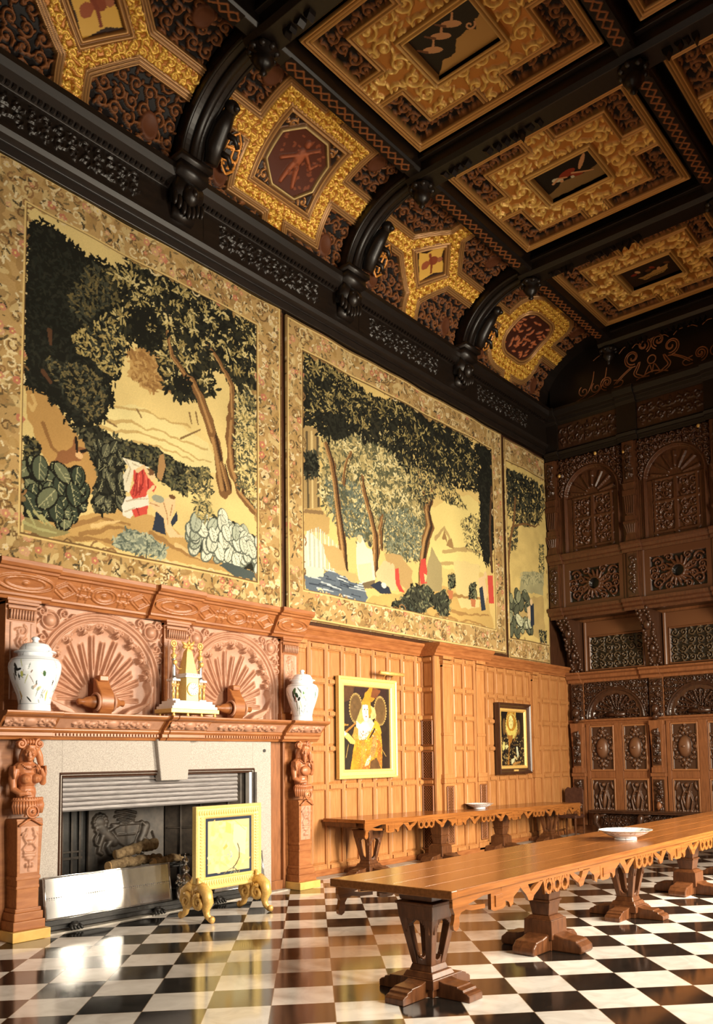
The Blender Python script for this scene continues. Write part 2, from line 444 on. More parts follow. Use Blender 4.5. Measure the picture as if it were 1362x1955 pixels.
m = MB(); m.box(-.3, 0, YN, .45, 0, ZC+.6); m.box(-.3, 0, 3.3, YE+.3, 0, ZC+.6); m.box(-.3, 0, .45, 3.3, 1.65, ZC+.6); struct(m.build('wall_left', OAK_D))
m = MB(); m.box(0, XR, YE, YE+.3, 0, ZC+.6); struct(m.build('wall_end', OAK_D))
m = MB(); m.box(-.3, XR+.3, YN-.3, YN, 0, ZC+.6); struct(m.build('wall_near', OAK_S))
m = MB()                                              # right wall with its three openings
y = YN
for yc, ww, z0, z1 in WIN:
    m.box(XR, XR+.4, y, yc-ww/2, 0, ZC+.6); m.box(XR, XR+.4, yc-ww/2, yc+ww/2, 0, z0); m.box(XR, XR+.4, yc-ww/2, yc+ww/2, z1, ZC+.6); y = yc+ww/2
m.box(XR, XR+.4, y, YE+.3, 0, ZC+.6); struct(m.build('wall_right', OAK_S))
for k, (yc, ww, z0, z1) in enumerate(WIN):
    m = MB(); n = 3
    for i in range(n+1):
        q = yc-ww/2+ww*i/n; m.box(XR+.08, XR+.2, q-.05, q+.05, z0, z1)
    for i in range(5):
        q = z0+(z1-z0)*i/4; m.box(XR+.08, XR+.2, yc-ww/2, yc+ww/2, q-.05, q+.05)
    wf = struct(m.build('window_%d' % (k+1), OAK_S))
    g = MB(); g.box(XR+.12, XR+.14, yc-ww/2, yc+ww/2, z0, z1); g.build('pane', GLASSM, wf)
m = MB(); m.box(-.3, XR+.4, YN-.3, YE+.3, ZC+.12, ZC+.5); struct(m.build('ceiling', EBON))

# ---- dark cornice between tapestries and cove, with carved frieze panels
prof = [(.0, 8.56), (.10, 8.56), (.12, 8.66), (.09, 8.70), (.16, 8.74), (.19, 8.80), (.14, 8.84), (.14, 9.30), (.20, 9.34), (.30, 9.40), (.34, 9.48), (.34, 9.56), (.0, 9.58)]
m = MB(); m.xz(prof, YN, 12.3); tr = struct(m.build('trim_1', EBON, bevel=.006))
RIBY = [-4.2, -.95, 2.3, 5.5, 8.8, 12.1]
fr = Cv(0, 2.5, 0, .40, .012, k=1); arab(fr, .25, 2.25, .04, .36, .16)
for yb in RIBY[1:5]:
    grid('frieze_carving', fr.A+yb+.37, fr.B+8.88, fr.p[..., 0]*.035, WALL(.145), EBON, tr)
m = MB()
for yb in np.arange(-6, 12.2, .075): m.box(.16, .22, yb, yb+.04, 9.31, 9.345)
m.build('dentils', EBON, tr)
# coving surface: quarter ellipse from the wall to the flat ceiling
TH = np.linspace(0, PI/2, 400); EX = .2+1.5*(1-np.cos(TH)); EZ = 9.55+1.2*np.sin(TH)
SL = np.concatenate([[0], np.cumsum(np.hypot(np.diff(EX), np.diff(EZ)))]); SLEN = SL[-1]
def cove(a, b, h):
    th = np.interp(b, SL, TH); nx_, nz_ = np.cos(th)/1.5, -np.sin(th)/1.2; L = np.hypot(nx_, nz_)
    return (.2+1.5*(1-np.cos(th))+h*nx_/L, a, 9.55+1.2*np.sin(th)+h*nz_/L)
m = MB()
pl = [(x-.13, z+.08) for x, z in zip(EX[::20], EZ[::20])]+[(1.72, ZC+.2), (-.05, ZC+.2), (-.05, 9.5)]
m.xz(pl, YN, YE); struct(m.build('trim_2', EBON))

# ---- ceiling beams (structure) with hanging crestings along their near edges
def beam_along_x(y, nm):
    m = MB(); w_ = .20
    m.yz([(y-w_, ZC+.2), (y-w_, 10.52), (y-w_+.05, 10.46), (y+w_-.05, 10.46), (y+w_, 10.52), (y+w_, ZC+.2)], 1.62, XR)
    m.box(1.62, XR, y-w_-.07, y+w_+.07, 10.66, 10.72)
    b = struct(m.build(nm, EBON, bevel=.008)); return b
def pendant(b, x, y):
    m = MB()
    m.lathe([(.02, 0), (.17, -.02), (.19, -.08), (.10, -.12), (.14, -.18), (.09, -.26), (.035, -.30), (.05, -.34), (.0, -.38)], (x, y, 10.47), 16)
    for k in range(8):
        th = k*PI/4; m.ball((x+.16*math.cos(th), y+.16*math.sin(th), 10.40), (.05, .05, .045), 8, 6)
    m.build('pendant', EBON, b, smooth=True)
def crest(b, y, x0, x1):
    """row of carved drops hanging from a beam"""
    m = MB(); x = x0
    while x < x1-.1:
        h = RNG.uniform(.05, .16); wd = RNG.uniform(.07, .15)
        m.ext([(x, 10.47), (x+wd*.15, 10.47-h*.55), (x+wd*.5, 10.47-h), (x+wd*.85, 10.47-h*.5), (x+wd, 10.47)], y-.05, y+.05, lambda p, q, a: (p, a, q))
        x += wd*RNG.uniform(.95, 1.3)
    m.build('cresting', EBON, b)
tn = 3
XCOL = [2.0-.04, 4.93]                               # coffer columns
for yb in RIBY:
    b = beam_along_x(yb, 'trim_%d' % tn); tn += 1
    if yb > 0:
        for xc_ in (3.45, 6.85):
            crest(b, yb+.02, xc_-.55, xc_+.5); crest(b, yb+.02, xc_-1.3, xc_-.75)
        for xc_ in (1.78, 5.17): pendant(b, xc_, yb)
for xb in (1.80, 5.17, 8.60):
    m = MB(); w_ = .13
    m.xz([(xb-w_, ZC+.2), (xb-w_, 10.56), (xb-w_+.04, 10.52), (xb+w_-.04, 10.52), (xb+w_, 10.56), (xb+w_, ZC+.2)], YN, 12.3)
    lb = struct(m.build('trim_%d' % tn, EBON, bevel=.006)); tn += 1
    if xb < 8:
        st = Cv(0, 2.5, 0, .22, .012, k=3, c=C(30, 18, 10)); hh = Cv(0, 2.5, 0, .22, .012, k=1)
        for i in range(8):
            c0 = .16+i*.31
            for cv_, c_ in ((st, C(150, 85, 40)), (hh, 1.0)):
                for sg in (1, -1):
                    cv_.stroke([(c0-.15, .11), (c0-.07, .11+sg*.07), (c0, .11), (c0+.08, .11-sg*.07), (c0+.155, .11)], .012, .012, c_)
        for yb in RIBY[1:5]:
            grid('strapwork', hh.A+yb+.36, hh.B-.11+xb, hh.p[..., 0]*.012, lambda a, b, h: (b, a, 10.518-h), DARKC, lb, col=np.ascontiguousarray(st.p))

# ------------------------------------------------------------------ coffers of the flat ceiling
GOLD_G, GOLD_R = C(194, 122, 48), C(255, 202, 100)
def rectsd(a, b, ha, hb): return np.maximum(np.abs(a)-ha, np.abs(b)-hb)
def ridges(t, n=3): return .5-.5*np.cos(2*PI*n*np.clip(t, 0, 1))
def coffer_data():
    ha, hb, res = 1.48, 1.25, .014
    O = Cv(-ha, ha, -hb, hb, res, k=1); arab(O, -ha, ha, -hb, hb, .30, sym=True)
    O2 = Cv(-ha, ha, -hb, hb, res, k=1); arab(O2, -ha, ha, -hb, hb, .20, sym=True)
    a, b = np.meshgrid(O.A, O.B)
    outer = rectsd(a, b, ha-.14, hb-.14)
    goldsd = np.minimum(np.minimum(rectsd(a, b, .95, .82), rectsd(a, b, 2, .19)), rectsd(a, b, .19, 2))
    psd = rectsd(a, b, .59, .47); pin = rectsd(a, b, .48, .36)
    H = np.zeros(a.shape); colr = np.zeros(a.shape+(3,)); lab = np.full(a.shape, 1)
    gr = O.p[..., 0]
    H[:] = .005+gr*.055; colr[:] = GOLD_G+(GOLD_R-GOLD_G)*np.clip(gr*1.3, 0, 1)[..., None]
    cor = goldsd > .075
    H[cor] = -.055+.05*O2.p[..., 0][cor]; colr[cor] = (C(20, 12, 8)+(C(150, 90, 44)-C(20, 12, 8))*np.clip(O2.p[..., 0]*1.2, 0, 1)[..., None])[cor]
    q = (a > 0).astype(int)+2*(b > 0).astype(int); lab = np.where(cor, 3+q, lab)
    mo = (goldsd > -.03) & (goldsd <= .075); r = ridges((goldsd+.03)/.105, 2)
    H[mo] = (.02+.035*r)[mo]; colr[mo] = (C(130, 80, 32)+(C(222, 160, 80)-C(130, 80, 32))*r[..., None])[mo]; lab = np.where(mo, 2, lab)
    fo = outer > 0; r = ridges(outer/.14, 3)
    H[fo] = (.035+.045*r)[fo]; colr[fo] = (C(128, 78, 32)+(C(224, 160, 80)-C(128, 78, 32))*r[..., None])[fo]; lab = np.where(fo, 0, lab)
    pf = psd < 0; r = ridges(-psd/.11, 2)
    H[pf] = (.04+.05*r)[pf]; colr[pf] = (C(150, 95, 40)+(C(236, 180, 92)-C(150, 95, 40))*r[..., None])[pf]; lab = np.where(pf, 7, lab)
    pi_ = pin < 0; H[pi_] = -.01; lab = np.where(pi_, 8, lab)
    return O.A, O.B, H, colr, lab
CA, CB, CH, CC, CL = coffer_data()
def ceiling_painting(kind):
    c = Cv(-.5, .5, -.38, .38, .008, C(60, 42, 22)); c.warp(.02, .12)
    sky, dk, fl, rd, wh = C(196, 142, 70), C(22, 14, 10), C(214, 150, 92), C(150, 52, 26), C(214, 196, 150)
    if kind == 0:        # dark group of animals against a tan sky on the far side
        c.p[:] = sky; c.poly([(-.5, -.4), (.5, -.4), (.5, -.06), (.36, -.02), (.28, .12), (.2, .02), (.02, .06), (-.1, .2), (-.3, .22), (-.5, .38)], dk)
        for x, y in ((-.3, .0), (-.1, -.1), (.1, -.16)): c.ell(x, y, .13, .05, fl, .6); c.stroke([(x, y), (x+.1, y-.12)], .02, .012, fl); c.stroke([(x-.08, y-.02), (x-.16, y-.12)], .02, .012, C(120, 70, 40))
        c.stroke(spiral(.27, .0, .07, 1.1, 1, 0), .014, .01, fl)
    elif kind == 1:      # flying figures in red and white over an olive ground
        c.p[:] = dk; c.poly([(-.5, .38), (.5, .38), (.5, .06), (.2, .14), (-.1, .1), (-.5, .24)], C(140, 104, 56))
        c.ell(-.2, .02, .09, .05, wh, .4); c.ell(-.02, -.02, .15, .07, rd, -.2); c.ell(.1, .08, .1, .05, rd, .3); c.ell(.28, -.12, .17, .035, fl, -.9)
        c.stroke([(-.3, .06), (-.18, 0), (-.06, .05)], .02, .015, fl); c.stroke([(.05, .02), (.2, .1), (.34, .16)], .02, .012, fl); c.ell(.02, .1, .03, .03, wh); c.ell(-.16, .08, .03, .03, fl)
    else:                # a boat-like pale shape with huddled figures
        c.p[:] = C(52, 34, 18); c.poly([(-.3, .14), (.34, .02), (.3, .16), (.05, .26), (-.2, .26)], C(190, 140, 70))
        for i in range(8): c.ell(-.3+i*.09, -.02-.06*math.sin(i*2.1)+.02*i*.3, .06, .035, (rd, fl, dk, C(120, 70, 36))[i % 4], i)
        for i in range(5): c.stroke([(-.25+i*.1, .2), (-.15+i*.1, .22)], .006, .006, dk)
    return c
def coffer(name, label, x, y, kind):
    t = thing(name, label, 'ceiling panel', (x, y, 10.79), 'gilded coffers of the flat ceiling')
    for nm, ks, m_ in (('outer_frame', (0,), GILTC), ('gilt_border', (1,), GILTC), ('gilt_moulding', (2,), GILTC), ('dark_panel', (3,), DARKC), ('dark_panel', (4,), DARKC),
                       ('dark_panel', (5,), DARKC), ('dark_panel', (6,), DARKC), ('painting_frame', (7,), GILTC)):
        key = 'coffer_'+nm+str(ks[0])
        if key not in MESH:
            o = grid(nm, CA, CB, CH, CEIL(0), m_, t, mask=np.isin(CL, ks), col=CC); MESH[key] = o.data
        else: o = link(bpy.data.objects.new(nm, MESH[key])); o.parent = t
    c = ceiling_painting(kind); grid('painting', c.A, c.B, np.zeros(c.p.shape[:2]), CEIL(.012), PAINTM, t, col=c.p, skirt=.01)
    return t
MESH = {}
YB = [(RIBY[i]+RIBY[i+1])/2 for i in range(1, 5)]
for nm, lb, x, y, k in (
    ('ceiling_coffer', 'gilded coffer nearest the camera whose picture has dark beasts before a tan sky', 3.45, YB[1]+.06, 0),
    ('ceiling_coffer', 'gilded coffer whose picture shows flying figures in red and white', 3.43, YB[2]-.02, 1),
    ('ceiling_coffer', 'gilded coffer beside the end wall with a pale boat-like picture', 3.40, YB[3]-.02, 2),
    ('ceiling_coffer', 'gilded coffer cut by the top right corner of the picture', 6.87, YB[1]+.06, 2),
    ('ceiling_coffer', 'gilded coffer cut by the right edge, beside the flying figures coffer', 6.87, YB[2]-.02, 0)):
    coffer(nm, lb, x, y, k)

# ------------------------------------------------------------------ panels of the cove
def cove_data(kind):
    hw, res = 1.44, .013; S = SLEN
    O = Cv(-hw, hw, 0, S, res, k=1); arab(O, -hw, hw, 0, S, .19)
    G = Cv(-hw, hw, 0, S, res, k=1); arab(G, -hw, hw, 0, S, .12, thin=.1)
    a, b = np.meshgrid(O.A, O.B); q = b-S/2-.02
    if kind == 'square':
        sq = rectsd(a, q, .80, .78); tabs = np.minimum(rectsd(a, q, .14, 2), rectsd(a, q, 2, .14)); gs = np.minimum(sq, tabs)
        inn = rectsd(a, q, .56, .54); med = np.maximum(rectsd(a, q, .44, .43), (np.abs(a)+np.abs(q)-.64)*.75)
    elif kind == 'diamond':
        di = (np.abs(a)*.92+np.abs(q)-.72)*.74; tabs = np.minimum(rectsd(a, q, .12, 2), rectsd(a, q, 2, .12)); gs = np.minimum(di, tabs)
        inn = (np.abs(a)*.92+np.abs(q)-.42)*.74; med = inn+.05
    else:
        def rr(ha, hb, r): return np.hypot(np.maximum(np.abs(a)-ha+r, 0), np.maximum(np.abs(q)-hb+r, 0))-r+np.minimum(np.maximum(np.abs(a)-ha+r, np.abs(q)-hb+r), 0)
        gs = np.minimum(rr(.82, .80, .42), np.minimum(rectsd(a, q, .11, 2), rectsd(a, q, 2, .11))); inn = rr(.56, .50, .36); med = inn+.05
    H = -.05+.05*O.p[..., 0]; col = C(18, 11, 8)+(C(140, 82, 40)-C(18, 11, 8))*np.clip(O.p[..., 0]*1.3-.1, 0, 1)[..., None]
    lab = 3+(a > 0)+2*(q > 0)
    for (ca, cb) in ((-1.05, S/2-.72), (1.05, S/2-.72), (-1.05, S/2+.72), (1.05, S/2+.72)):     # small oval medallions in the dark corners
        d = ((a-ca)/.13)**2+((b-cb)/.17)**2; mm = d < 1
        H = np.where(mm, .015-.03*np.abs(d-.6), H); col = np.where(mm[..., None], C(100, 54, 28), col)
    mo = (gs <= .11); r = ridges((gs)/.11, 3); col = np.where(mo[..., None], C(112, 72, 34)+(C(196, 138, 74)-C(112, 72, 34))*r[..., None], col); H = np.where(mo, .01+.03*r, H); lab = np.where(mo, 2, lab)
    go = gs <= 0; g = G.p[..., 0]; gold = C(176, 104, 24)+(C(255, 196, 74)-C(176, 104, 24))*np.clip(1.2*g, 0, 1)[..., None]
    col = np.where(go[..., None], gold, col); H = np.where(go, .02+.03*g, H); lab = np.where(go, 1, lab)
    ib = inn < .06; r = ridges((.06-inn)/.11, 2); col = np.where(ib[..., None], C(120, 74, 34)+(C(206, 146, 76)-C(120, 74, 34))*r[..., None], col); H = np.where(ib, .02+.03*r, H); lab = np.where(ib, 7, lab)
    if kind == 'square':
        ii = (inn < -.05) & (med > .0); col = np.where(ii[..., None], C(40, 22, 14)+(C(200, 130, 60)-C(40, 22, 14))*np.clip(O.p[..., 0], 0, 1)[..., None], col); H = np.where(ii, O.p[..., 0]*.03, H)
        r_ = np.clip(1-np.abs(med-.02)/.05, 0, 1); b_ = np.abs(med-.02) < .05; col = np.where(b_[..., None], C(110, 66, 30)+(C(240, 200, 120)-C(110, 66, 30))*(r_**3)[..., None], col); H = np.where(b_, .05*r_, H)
    me = med < 0
    P = Cv(-hw, hw, -S/2-.02, S/2-.02, res, c=C(92, 42, 22)); R = Cv(-hw, hw, -S/2-.02, S/2-.02, res, k=1)
    if kind == 'square':     # reddish carved figure with a spear
        for cv_, f in ((P, lambda z: C(176, 92, 52)), (R, lambda z: z)):
            cv_.ell(0, .05, .08, .15, f(1.), 0, dome=True); cv_.ell(.0, .27, .05, .06, f(1.), dome=True); cv_.stroke([(-.25, -.08), (.02, .12), (.2, .3)], .025, .02, f(.9), dome=True)
            cv_.stroke([(-.04, -.08), (-.1, -.34)], .045, .03, f(.9), dome=True); cv_.stroke([(.05, -.08), (.12, -.32)], .045, .03, f(.9), dome=True); cv_.stroke([(.06, .15), (.24, .02), (.3, .12)], .03, .02, f(.9), dome=True)
        for i in range(50): P.ell(*RNG.uniform(-.4, .4, 2), .03, .018, C(140, 70, 38), RNG.uniform(0, 3))
    elif kind == 'diamond':  # pale shield with a brown figure
        P.p[:] = C(52, 26, 12); P.poly([(-.34, .02), (-.2, .08), (-.14, .2), (0, .36), (.1, .2), (.24, .12), (.36, 0), (.2, -.1), (.1, -.24), (0, -.37), (-.12, -.2), (-.22, -.12)], C(236, 176, 72))
        P.ell(.02, .06, .1, .08, C(150, 70, 36), .4); P.ell(-.06, -.08, .09, .07, C(168, 84, 44), 1.2); P.stroke([(-.12, .1), (.04, .0), (.14, -.12)], .025, .02, C(140, 62, 32)); P.ell(.12, .14, .05, .05, C(176, 100, 60))
    else:                    # oval of crowded reddish figures
        P.p[:] = C(70, 32, 18)
        for i in range(46):
            x, y_ = RNG.uniform(-.46, .46), RNG.uniform(-.38, .38); an = RNG.uniform(-1, 1)
            P.ell(x, y_, .065, .022, C(196, 106, 56), an+.7); R.ell(x, y_, .065, .025, 1., an+.7, dome=True)
    col = np.where(me[..., None], P.p, col); H = np.where(me, .0+.035*R.p[..., 0], H); lab = np.where(me, 8, lab)
    return O.A, O.B, H, col, lab
def cove_panel(label, kind, yc):
    t = thing('cove_panel', label, 'ceiling panel', (0, yc, 9.55), 'carved panels of the cove')
    key = 'cove'+kind
    if key not in MESH: MESH[key] = cove_data(kind)
    A, B, H, col, lab = MESH[key]
    fn = lambda a, b, h: (lambda r: (r[0], a, r[2]-9.55))(cove(a, b, h))
    for nm, k, m_ in (('gilt_strapwork', 1, GILTC), ('moulding', 2, GILTC), ('dark_panel', 3, DARKC), ('dark_panel', 4, DARKC), ('dark_panel', 5, DARKC), ('dark_panel', 6, DARKC), ('medallion_frame', 7, GILTC), ('medallion', 8, DARKC)):
        kk = key+str(k)
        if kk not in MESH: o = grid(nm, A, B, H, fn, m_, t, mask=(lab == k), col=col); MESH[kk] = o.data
        else: o = link(bpy.data.objects.new(nm, MESH[kk])); o.parent = t
    return t
cove_panel('curved gilded panel nearest the camera, above the left tapestry, with a yellow shield', 'diamond', YB[0])
cove_panel('curved gilded panel with a red octagonal medallion above the first tapestry joint', 'square', YB[1])
cove_panel('curved gilded panel with a small diamond shield and four gold spokes above the middle tapestry', 'diamond', YB[2])
cove_panel('curved panel with a rounded oval medallion of crowded figures next to the end wall', 'oval', YB[3])

# ------------------------------------------------------------------ ribs of the cove, each on a carved corbel
def rib(label, y):
    t = thing('cove_rib', label, 'rib', (0, y, 9.2), 'dark arched ribs of the cove')
    m = MB(); hw = .17
    ar = [cove(0., s, .16) for s in np.linspace(0, SLEN, 30)]; ou = [cove(0., s, -.06) for s in np.linspace(0, SLEN, 30)]
    pl = [(p[0], p[2]-9.2) for p in ar]+[(p[0], p[2]-9.2) for p in ou[::-1]]
    n = len(ar)
    for (w0, dh) in ((hw, 0), ):
        P = []
        for x_, z_ in pl: P += [(x_, -w0, z_), (x_, w0, z_)]
        N = len(pl); F = [(2*i, 2*i+1, 2*((i+1) % N)+1, 2*((i+1) % N)) for i in range(N)]
        for i in range(n-1):
            for s_ in (0, 1): F.append((2*i+s_, 2*(i+1)+s_, 2*(N-2-i)+s_, 2*(N-1-i)+s_))
        m.quad(P, F)
    m.build('arch', EBON, t, bevel=.01)
    for s_ in (-1, 1):
        m = MB(); m.tube([(p[0], s_*(hw-.01), p[2]-9.2) for p in (cove(0., q, .15) for q in np.linspace(0, SLEN, 26))], .028, 8); m.build('edge_bead', EBON, t, smooth=True)
    m = MB(); m.tube([(p[0], 0, p[2]-9.2) for p in (cove(0., q, .17) for q in np.linspace(.1, SLEN, 26))], .06, 10); m.build('centre_bead', EBON, t, smooth=True)
    # corbel: scroll bracket with a grotesque mask and leaves
    m = MB(); m.box(.0, .44, -.22, .22, .22, .40); m.box(.0, .50, -.25, .25, .38, .46)
    m.tube([(.2, -.2, .1), (.2, .2, .1)], .17, 16); m.tube([(.14, -.16, -.18), (.14, .16, -.18)], .10, 14)
    m.ball((.34, 0, .02), (.12, .12, .15)); m.ball((.44, 0, .0), (.05, .04, .05)); m.ball((.40, .06, .06), .035); m.ball((.40, -.06, .06), .035)
    for k in range(7): m.ball((.30, -.21+.07*k, -.14-.05*math.cos(k*1.05-3.1)), (.05, .035, .10))
    m.build('corbel', EBON, t, smooth=True)
    # carved beast leaning out from the lower arch, holding a gilt cartouche
    m = MB()
    pts = [cove(0., s, .2) for s in (.25, .55, .85, 1.1)]
    m.tube([(p[0]+.03, .25, p[2]-9.2) for p in pts], [.09, .13, .12, .07], 12); p = pts[3]; m.ball((p[0]+.05, .25, p[2]-9.2+.02), (.10, .10, .09)); m.ball((p[0]+.13, .26, p[2]-9.2-.03), (.05, .05, .04))
    for q in (.5, .8): 
        p = cove(0., q, .26); m.tube([(p[0], .28, p[2]-9.2), (p[0]+.1, .38, p[2]-9.2-.08), (p[0]+.06, .46, p[2]-9.2-.16)], [.05, .04, .03], 8)
    m.build('carved_beast', EBON, t, smooth=True)
    c = Cv(-.14, .14, -.32, .32, .01, c=C(26, 15, 8)); h = Cv(-.14, .14, -.32, .32, .01, k=1)
    for cv_, f in ((c, lambda z: C(226, 140, 50)), (h, lambda z: z)):
        for s_ in (-1, 1): cv_.stroke([(0, .31), (s_*.09, .2), (s_*.12, 0), (s_*.1, -.2), (0, -.3)], .016, .016, f(1.))
        for q in (-.12, .06): cv_.stroke([(-.1, q), (.1, q+.05)], .02, .02, f(.9))
        cv_.stroke([(.02, -.2), (.02, .12)], .016, .016, f(.9))
        for k in range(7): cv_.ell(RNG.uniform(-.07, .07), RNG.uniform(-.24, .24), .02, .02, f(.7))
    aa, bb = np.meshgrid(c.A, c.B); msk = (np.abs(aa)/.135)**2+(np.abs(bb)/.315)**3 < 1
    def fc(a, b, hh):
        p = cove(a, b+.62, .12+hh); return (p[0], a+.56, p[2]-9.2)
    grid('cartouche', c.A, c.B, h.p[..., 0]*.02, fc, GILTC, t, mask=msk, col=c.p)
    return t
rib('dark arched rib nearest the camera, between the yellow shield panel and the octagon panel', RIBY[2])
rib('dark arched rib between the octagon panel and the small diamond panel', RIBY[3])
rib('dark arched rib between the small diamond panel and the oval panel', RIBY[4])

# ------------------------------------------------------------------ woven tapestries (their pictures are dyed into the cloth)
def border_fill(c, a0, a1, b0, b1, n, seed):
    """floral border: scrolls, leaves and blossoms"""
    rng = np.random.default_rng(seed)
    c.rect(a0, a1, b0, b1, C(190, 146, 76))
    area_ = (a1-a0)*(b1-b0)
    for k in range(int(area_*n*.35)):
        x, y = rng.uniform(a0, a1), rng.uniform(b0, b1)
        c.ell(x, y, rng.uniform(.05, .12), rng.uniform(.03, .06), (C(176, 132, 62), C(214, 178, 104), C(160, 118, 58))[rng.integers(3)], rng.uniform(0, 3), alpha=.8)
    for k in range(int(area_*n*.16)):
        x, y = rng.uniform(a0, a1), rng.uniform(b0, b1)
        c.stroke(spiral(x, y, rng.uniform(.05, .11), 1.1, rng.choice((-1, 1)), rng.uniform(0, 6), 12), .012, .007, (C(120, 84, 40), C(228, 196, 128), C(150, 104, 52))[rng.integers(3)])
    for k in range(int(area_*n*1.0)):
        x, y = rng.uniform(a0, a1), rng.uniform(b0, b1); L = rng.uniform(.018, .05)
        c.ell(x, y, L, L*.32, (C(104, 82, 44), C(78, 64, 40), C(222, 190, 122), C(150, 118, 62), C(228, 200, 138), C(126, 98, 54))[rng.integers(6)], rng.uniform(0, 3))
    for k in range(int(area_*n*.13)):
        x, y = rng.uniform(a0, a1), rng.uniform(b0, b1); L = rng.uniform(.025, .055); cc = (C(204, 130, 84), C(226, 192, 130), C(208, 150, 96), C(196, 112, 72))[rng.integers(4)]
        for q in range(5): c.ell(x+L*.6*math.cos(q*1.26), y+L*.6*math.sin(q*1.26), L*.5, L*.42, cc)
        c.ell(x, y, L*.3, L*.3, C(230, 190, 90))
def border(c, a0, a1, b0, b1, ia0, ia1, ib0, ib1, n=160, seed=3):
    for k, (p, q, r, s) in enumerate(((a0, ia0, b0, b1), (ia1, a1, b0, b1), (ia0, ia1, ib1, b1), (ia0, ia1, b0, ib0))):
        if q > p and s > r: border_fill(c, p, q, r, s, n, seed+k)
    for o, cc, w_ in ((0, C(120, 84, 40), .012), (.018, C(226, 184, 98), .010)):
        c.stroke([(ia0-o, ib0-o), (ia1+o, ib0-o), (ia1+o, ib1+o), (ia0-o, ib1+o), (ia0-o, ib0-o)], w_, w_, cc)
        p = .02+o; c.stroke([(a0+p, b0+p), (a1-p, b0+p), (a1-p, b1-p), (a0+p, b1-p), (a0+p, b0+p)], w_, w_, cc)
SKY = C(226, 190, 104)
DK, DK2, DG = C(30, 28, 18), C(44, 42, 28), C(64, 62, 42)
LIT, LIT2, OCH = C(186, 158, 82), C(214, 186, 108), C(190, 142, 62)
BRN, PALE, RED = C(128, 84, 38), C(232, 208, 142), C(206, 60, 40)
FLESH, WHT, BLU, GRY = C(226, 182, 116), C(228, 210, 162), C(48, 52, 58), C(150, 152, 128)
def foliage(c, poly, base, cols, n, l0, l1, wr=.34, grow=1.06, edge=None):
    if base is not None: c.poly(poly, base)
    p = np.asarray(poly, float); cen = p.mean(0)
    c.leaves(cen+(p-cen)*grow, n, l0, l1, wr, cols)
    if edge is not None:          # ragged outline of single leaves
        m = len(p)
        for i in range(m):
            for t in np.arange(0, 1, .02/max(.05, np.hypot(*(p[(i+1) % m]-p[i])))):
                q = p[i]+(p[(i+1) % m]-p[i])*t+RNG.normal(0, .03, 2); L = RNG.uniform(l0, l1)
                c.ell(q[0], q[1], L, L*wr, edge, RNG.uniform(0, 3))
def clusters(c, poly, n, R, dark, lit, nd=34, nl=20, L0=.035, L1=.07):
    """sprays of leaves: a dark mass with lit leaves on its upper left"""
    p = np.asarray(poly, float); lo, hi = p.min(0), p.max(0); k = 0; m = len(p)
    while k < n:
        x, y = RNG.uniform(lo, hi); ins = False
        for i in range(m):
            (x1, y1), (x2, y2) = p[i], p[(i+1) % m]
            if (y1 > y) != (y2 > y) and x < (x2-x1)*(y-y1)/(y2-y1)+x1: ins = not ins
        if not ins: continue
        for q in range(nd):
            t = RNG.uniform(0, 6.28); r = R*math.sqrt(RNG.uniform(0, 1)); L = RNG.uniform(L0, L1); c.ell(x+r*math.cos(t), y+.75*r*math.sin(t), L, L*.34, dark[RNG.integers(len(dark))], t+RNG.normal(0, .5))
        for q in range(nl):
            t = RNG.uniform(0, 6.28); r = R*.72*math.sqrt(RNG.uniform(0, 1)); L = RNG.uniform(L0, L1)*.85; c.ell(x-.25*R+r*math.cos(t), y+.3*R+.7*r*math.sin(t), L, L*.26, lit[RNG.integers(len(lit))], t+RNG.normal(0, .5))
        k += 1
def bigleaves(c, poly, n, L0, L1, fill, rim, vein):
    p = np.asarray(poly, float); lo, hi = p.min(0), p.max(0); k = 0
    while k < n:
        x, y = RNG.uniform(lo, hi); ins = False; m = len(p)
        for i in range(m):
            (x1, y1), (x2, y2) = p[i], p[(i+1) % m]
            if (y1 > y) != (y2 > y) and x < (x2-x1)*(y-y1)/(y2-y1)+x1: ins = not ins
        if not ins: continue
        L = RNG.uniform(L0, L1); an = RNG.uniform(-2.4, -.7)
        c.ell(x, y, L*1.1, L*.72, rim, an); c.ell(x+.006, y+.006, L*.96, L*.58, fill[RNG.integers(len(fill))], an)
        c.stroke([(x-L*math.cos(an), y-L*math.sin(an)), (x+L*math.cos(an), y+L*math.sin(an))], .005, .004, vein)
        for q in (-.5, 0, .4): c.stroke([(x+q*L*math.cos(an), y+q*L*math.sin(an)), (x+(q+.35)*L*math.cos(an)-.45*L*math.sin(an), y+(q+.35)*L*math.sin(an)+.45*L*math.cos(an))], .004, .003, vein)
        k += 1
def hang(c, name, label, x0=.05):
    ny, nx = c.p.shape[:2]; c.p *= np.array([.80, .785, .80]); g = c.p.mean(-1, keepdims=True); c.p += .14*(g*np.array([1.06, 1.0, .86])-c.p)
    c.p *= (1+.06*RNG.uniform(-1, 1, (ny, nx)))[..., None]; c.p *= (1+.10*snoise(ny, nx, 14, ny/nx))[..., None]
    a, b = np.meshgrid(c.A, c.B); L = c.A[-1]-c.A[0]
    H = .012*np.sin(a*2.9+.7*np.sin(b*.8))+.008*np.sin(a*6.1+1.3)
    H *= np.clip((b-c.B[0])/.4, 0, 1)*.6+.4
    o = grid(name, c.A, c.B, H, WALL(x0), TAPM, None, col=c.p, skirt=.03)
    return tag(o, label, 'tapestry', 'tapestries on the long wall')

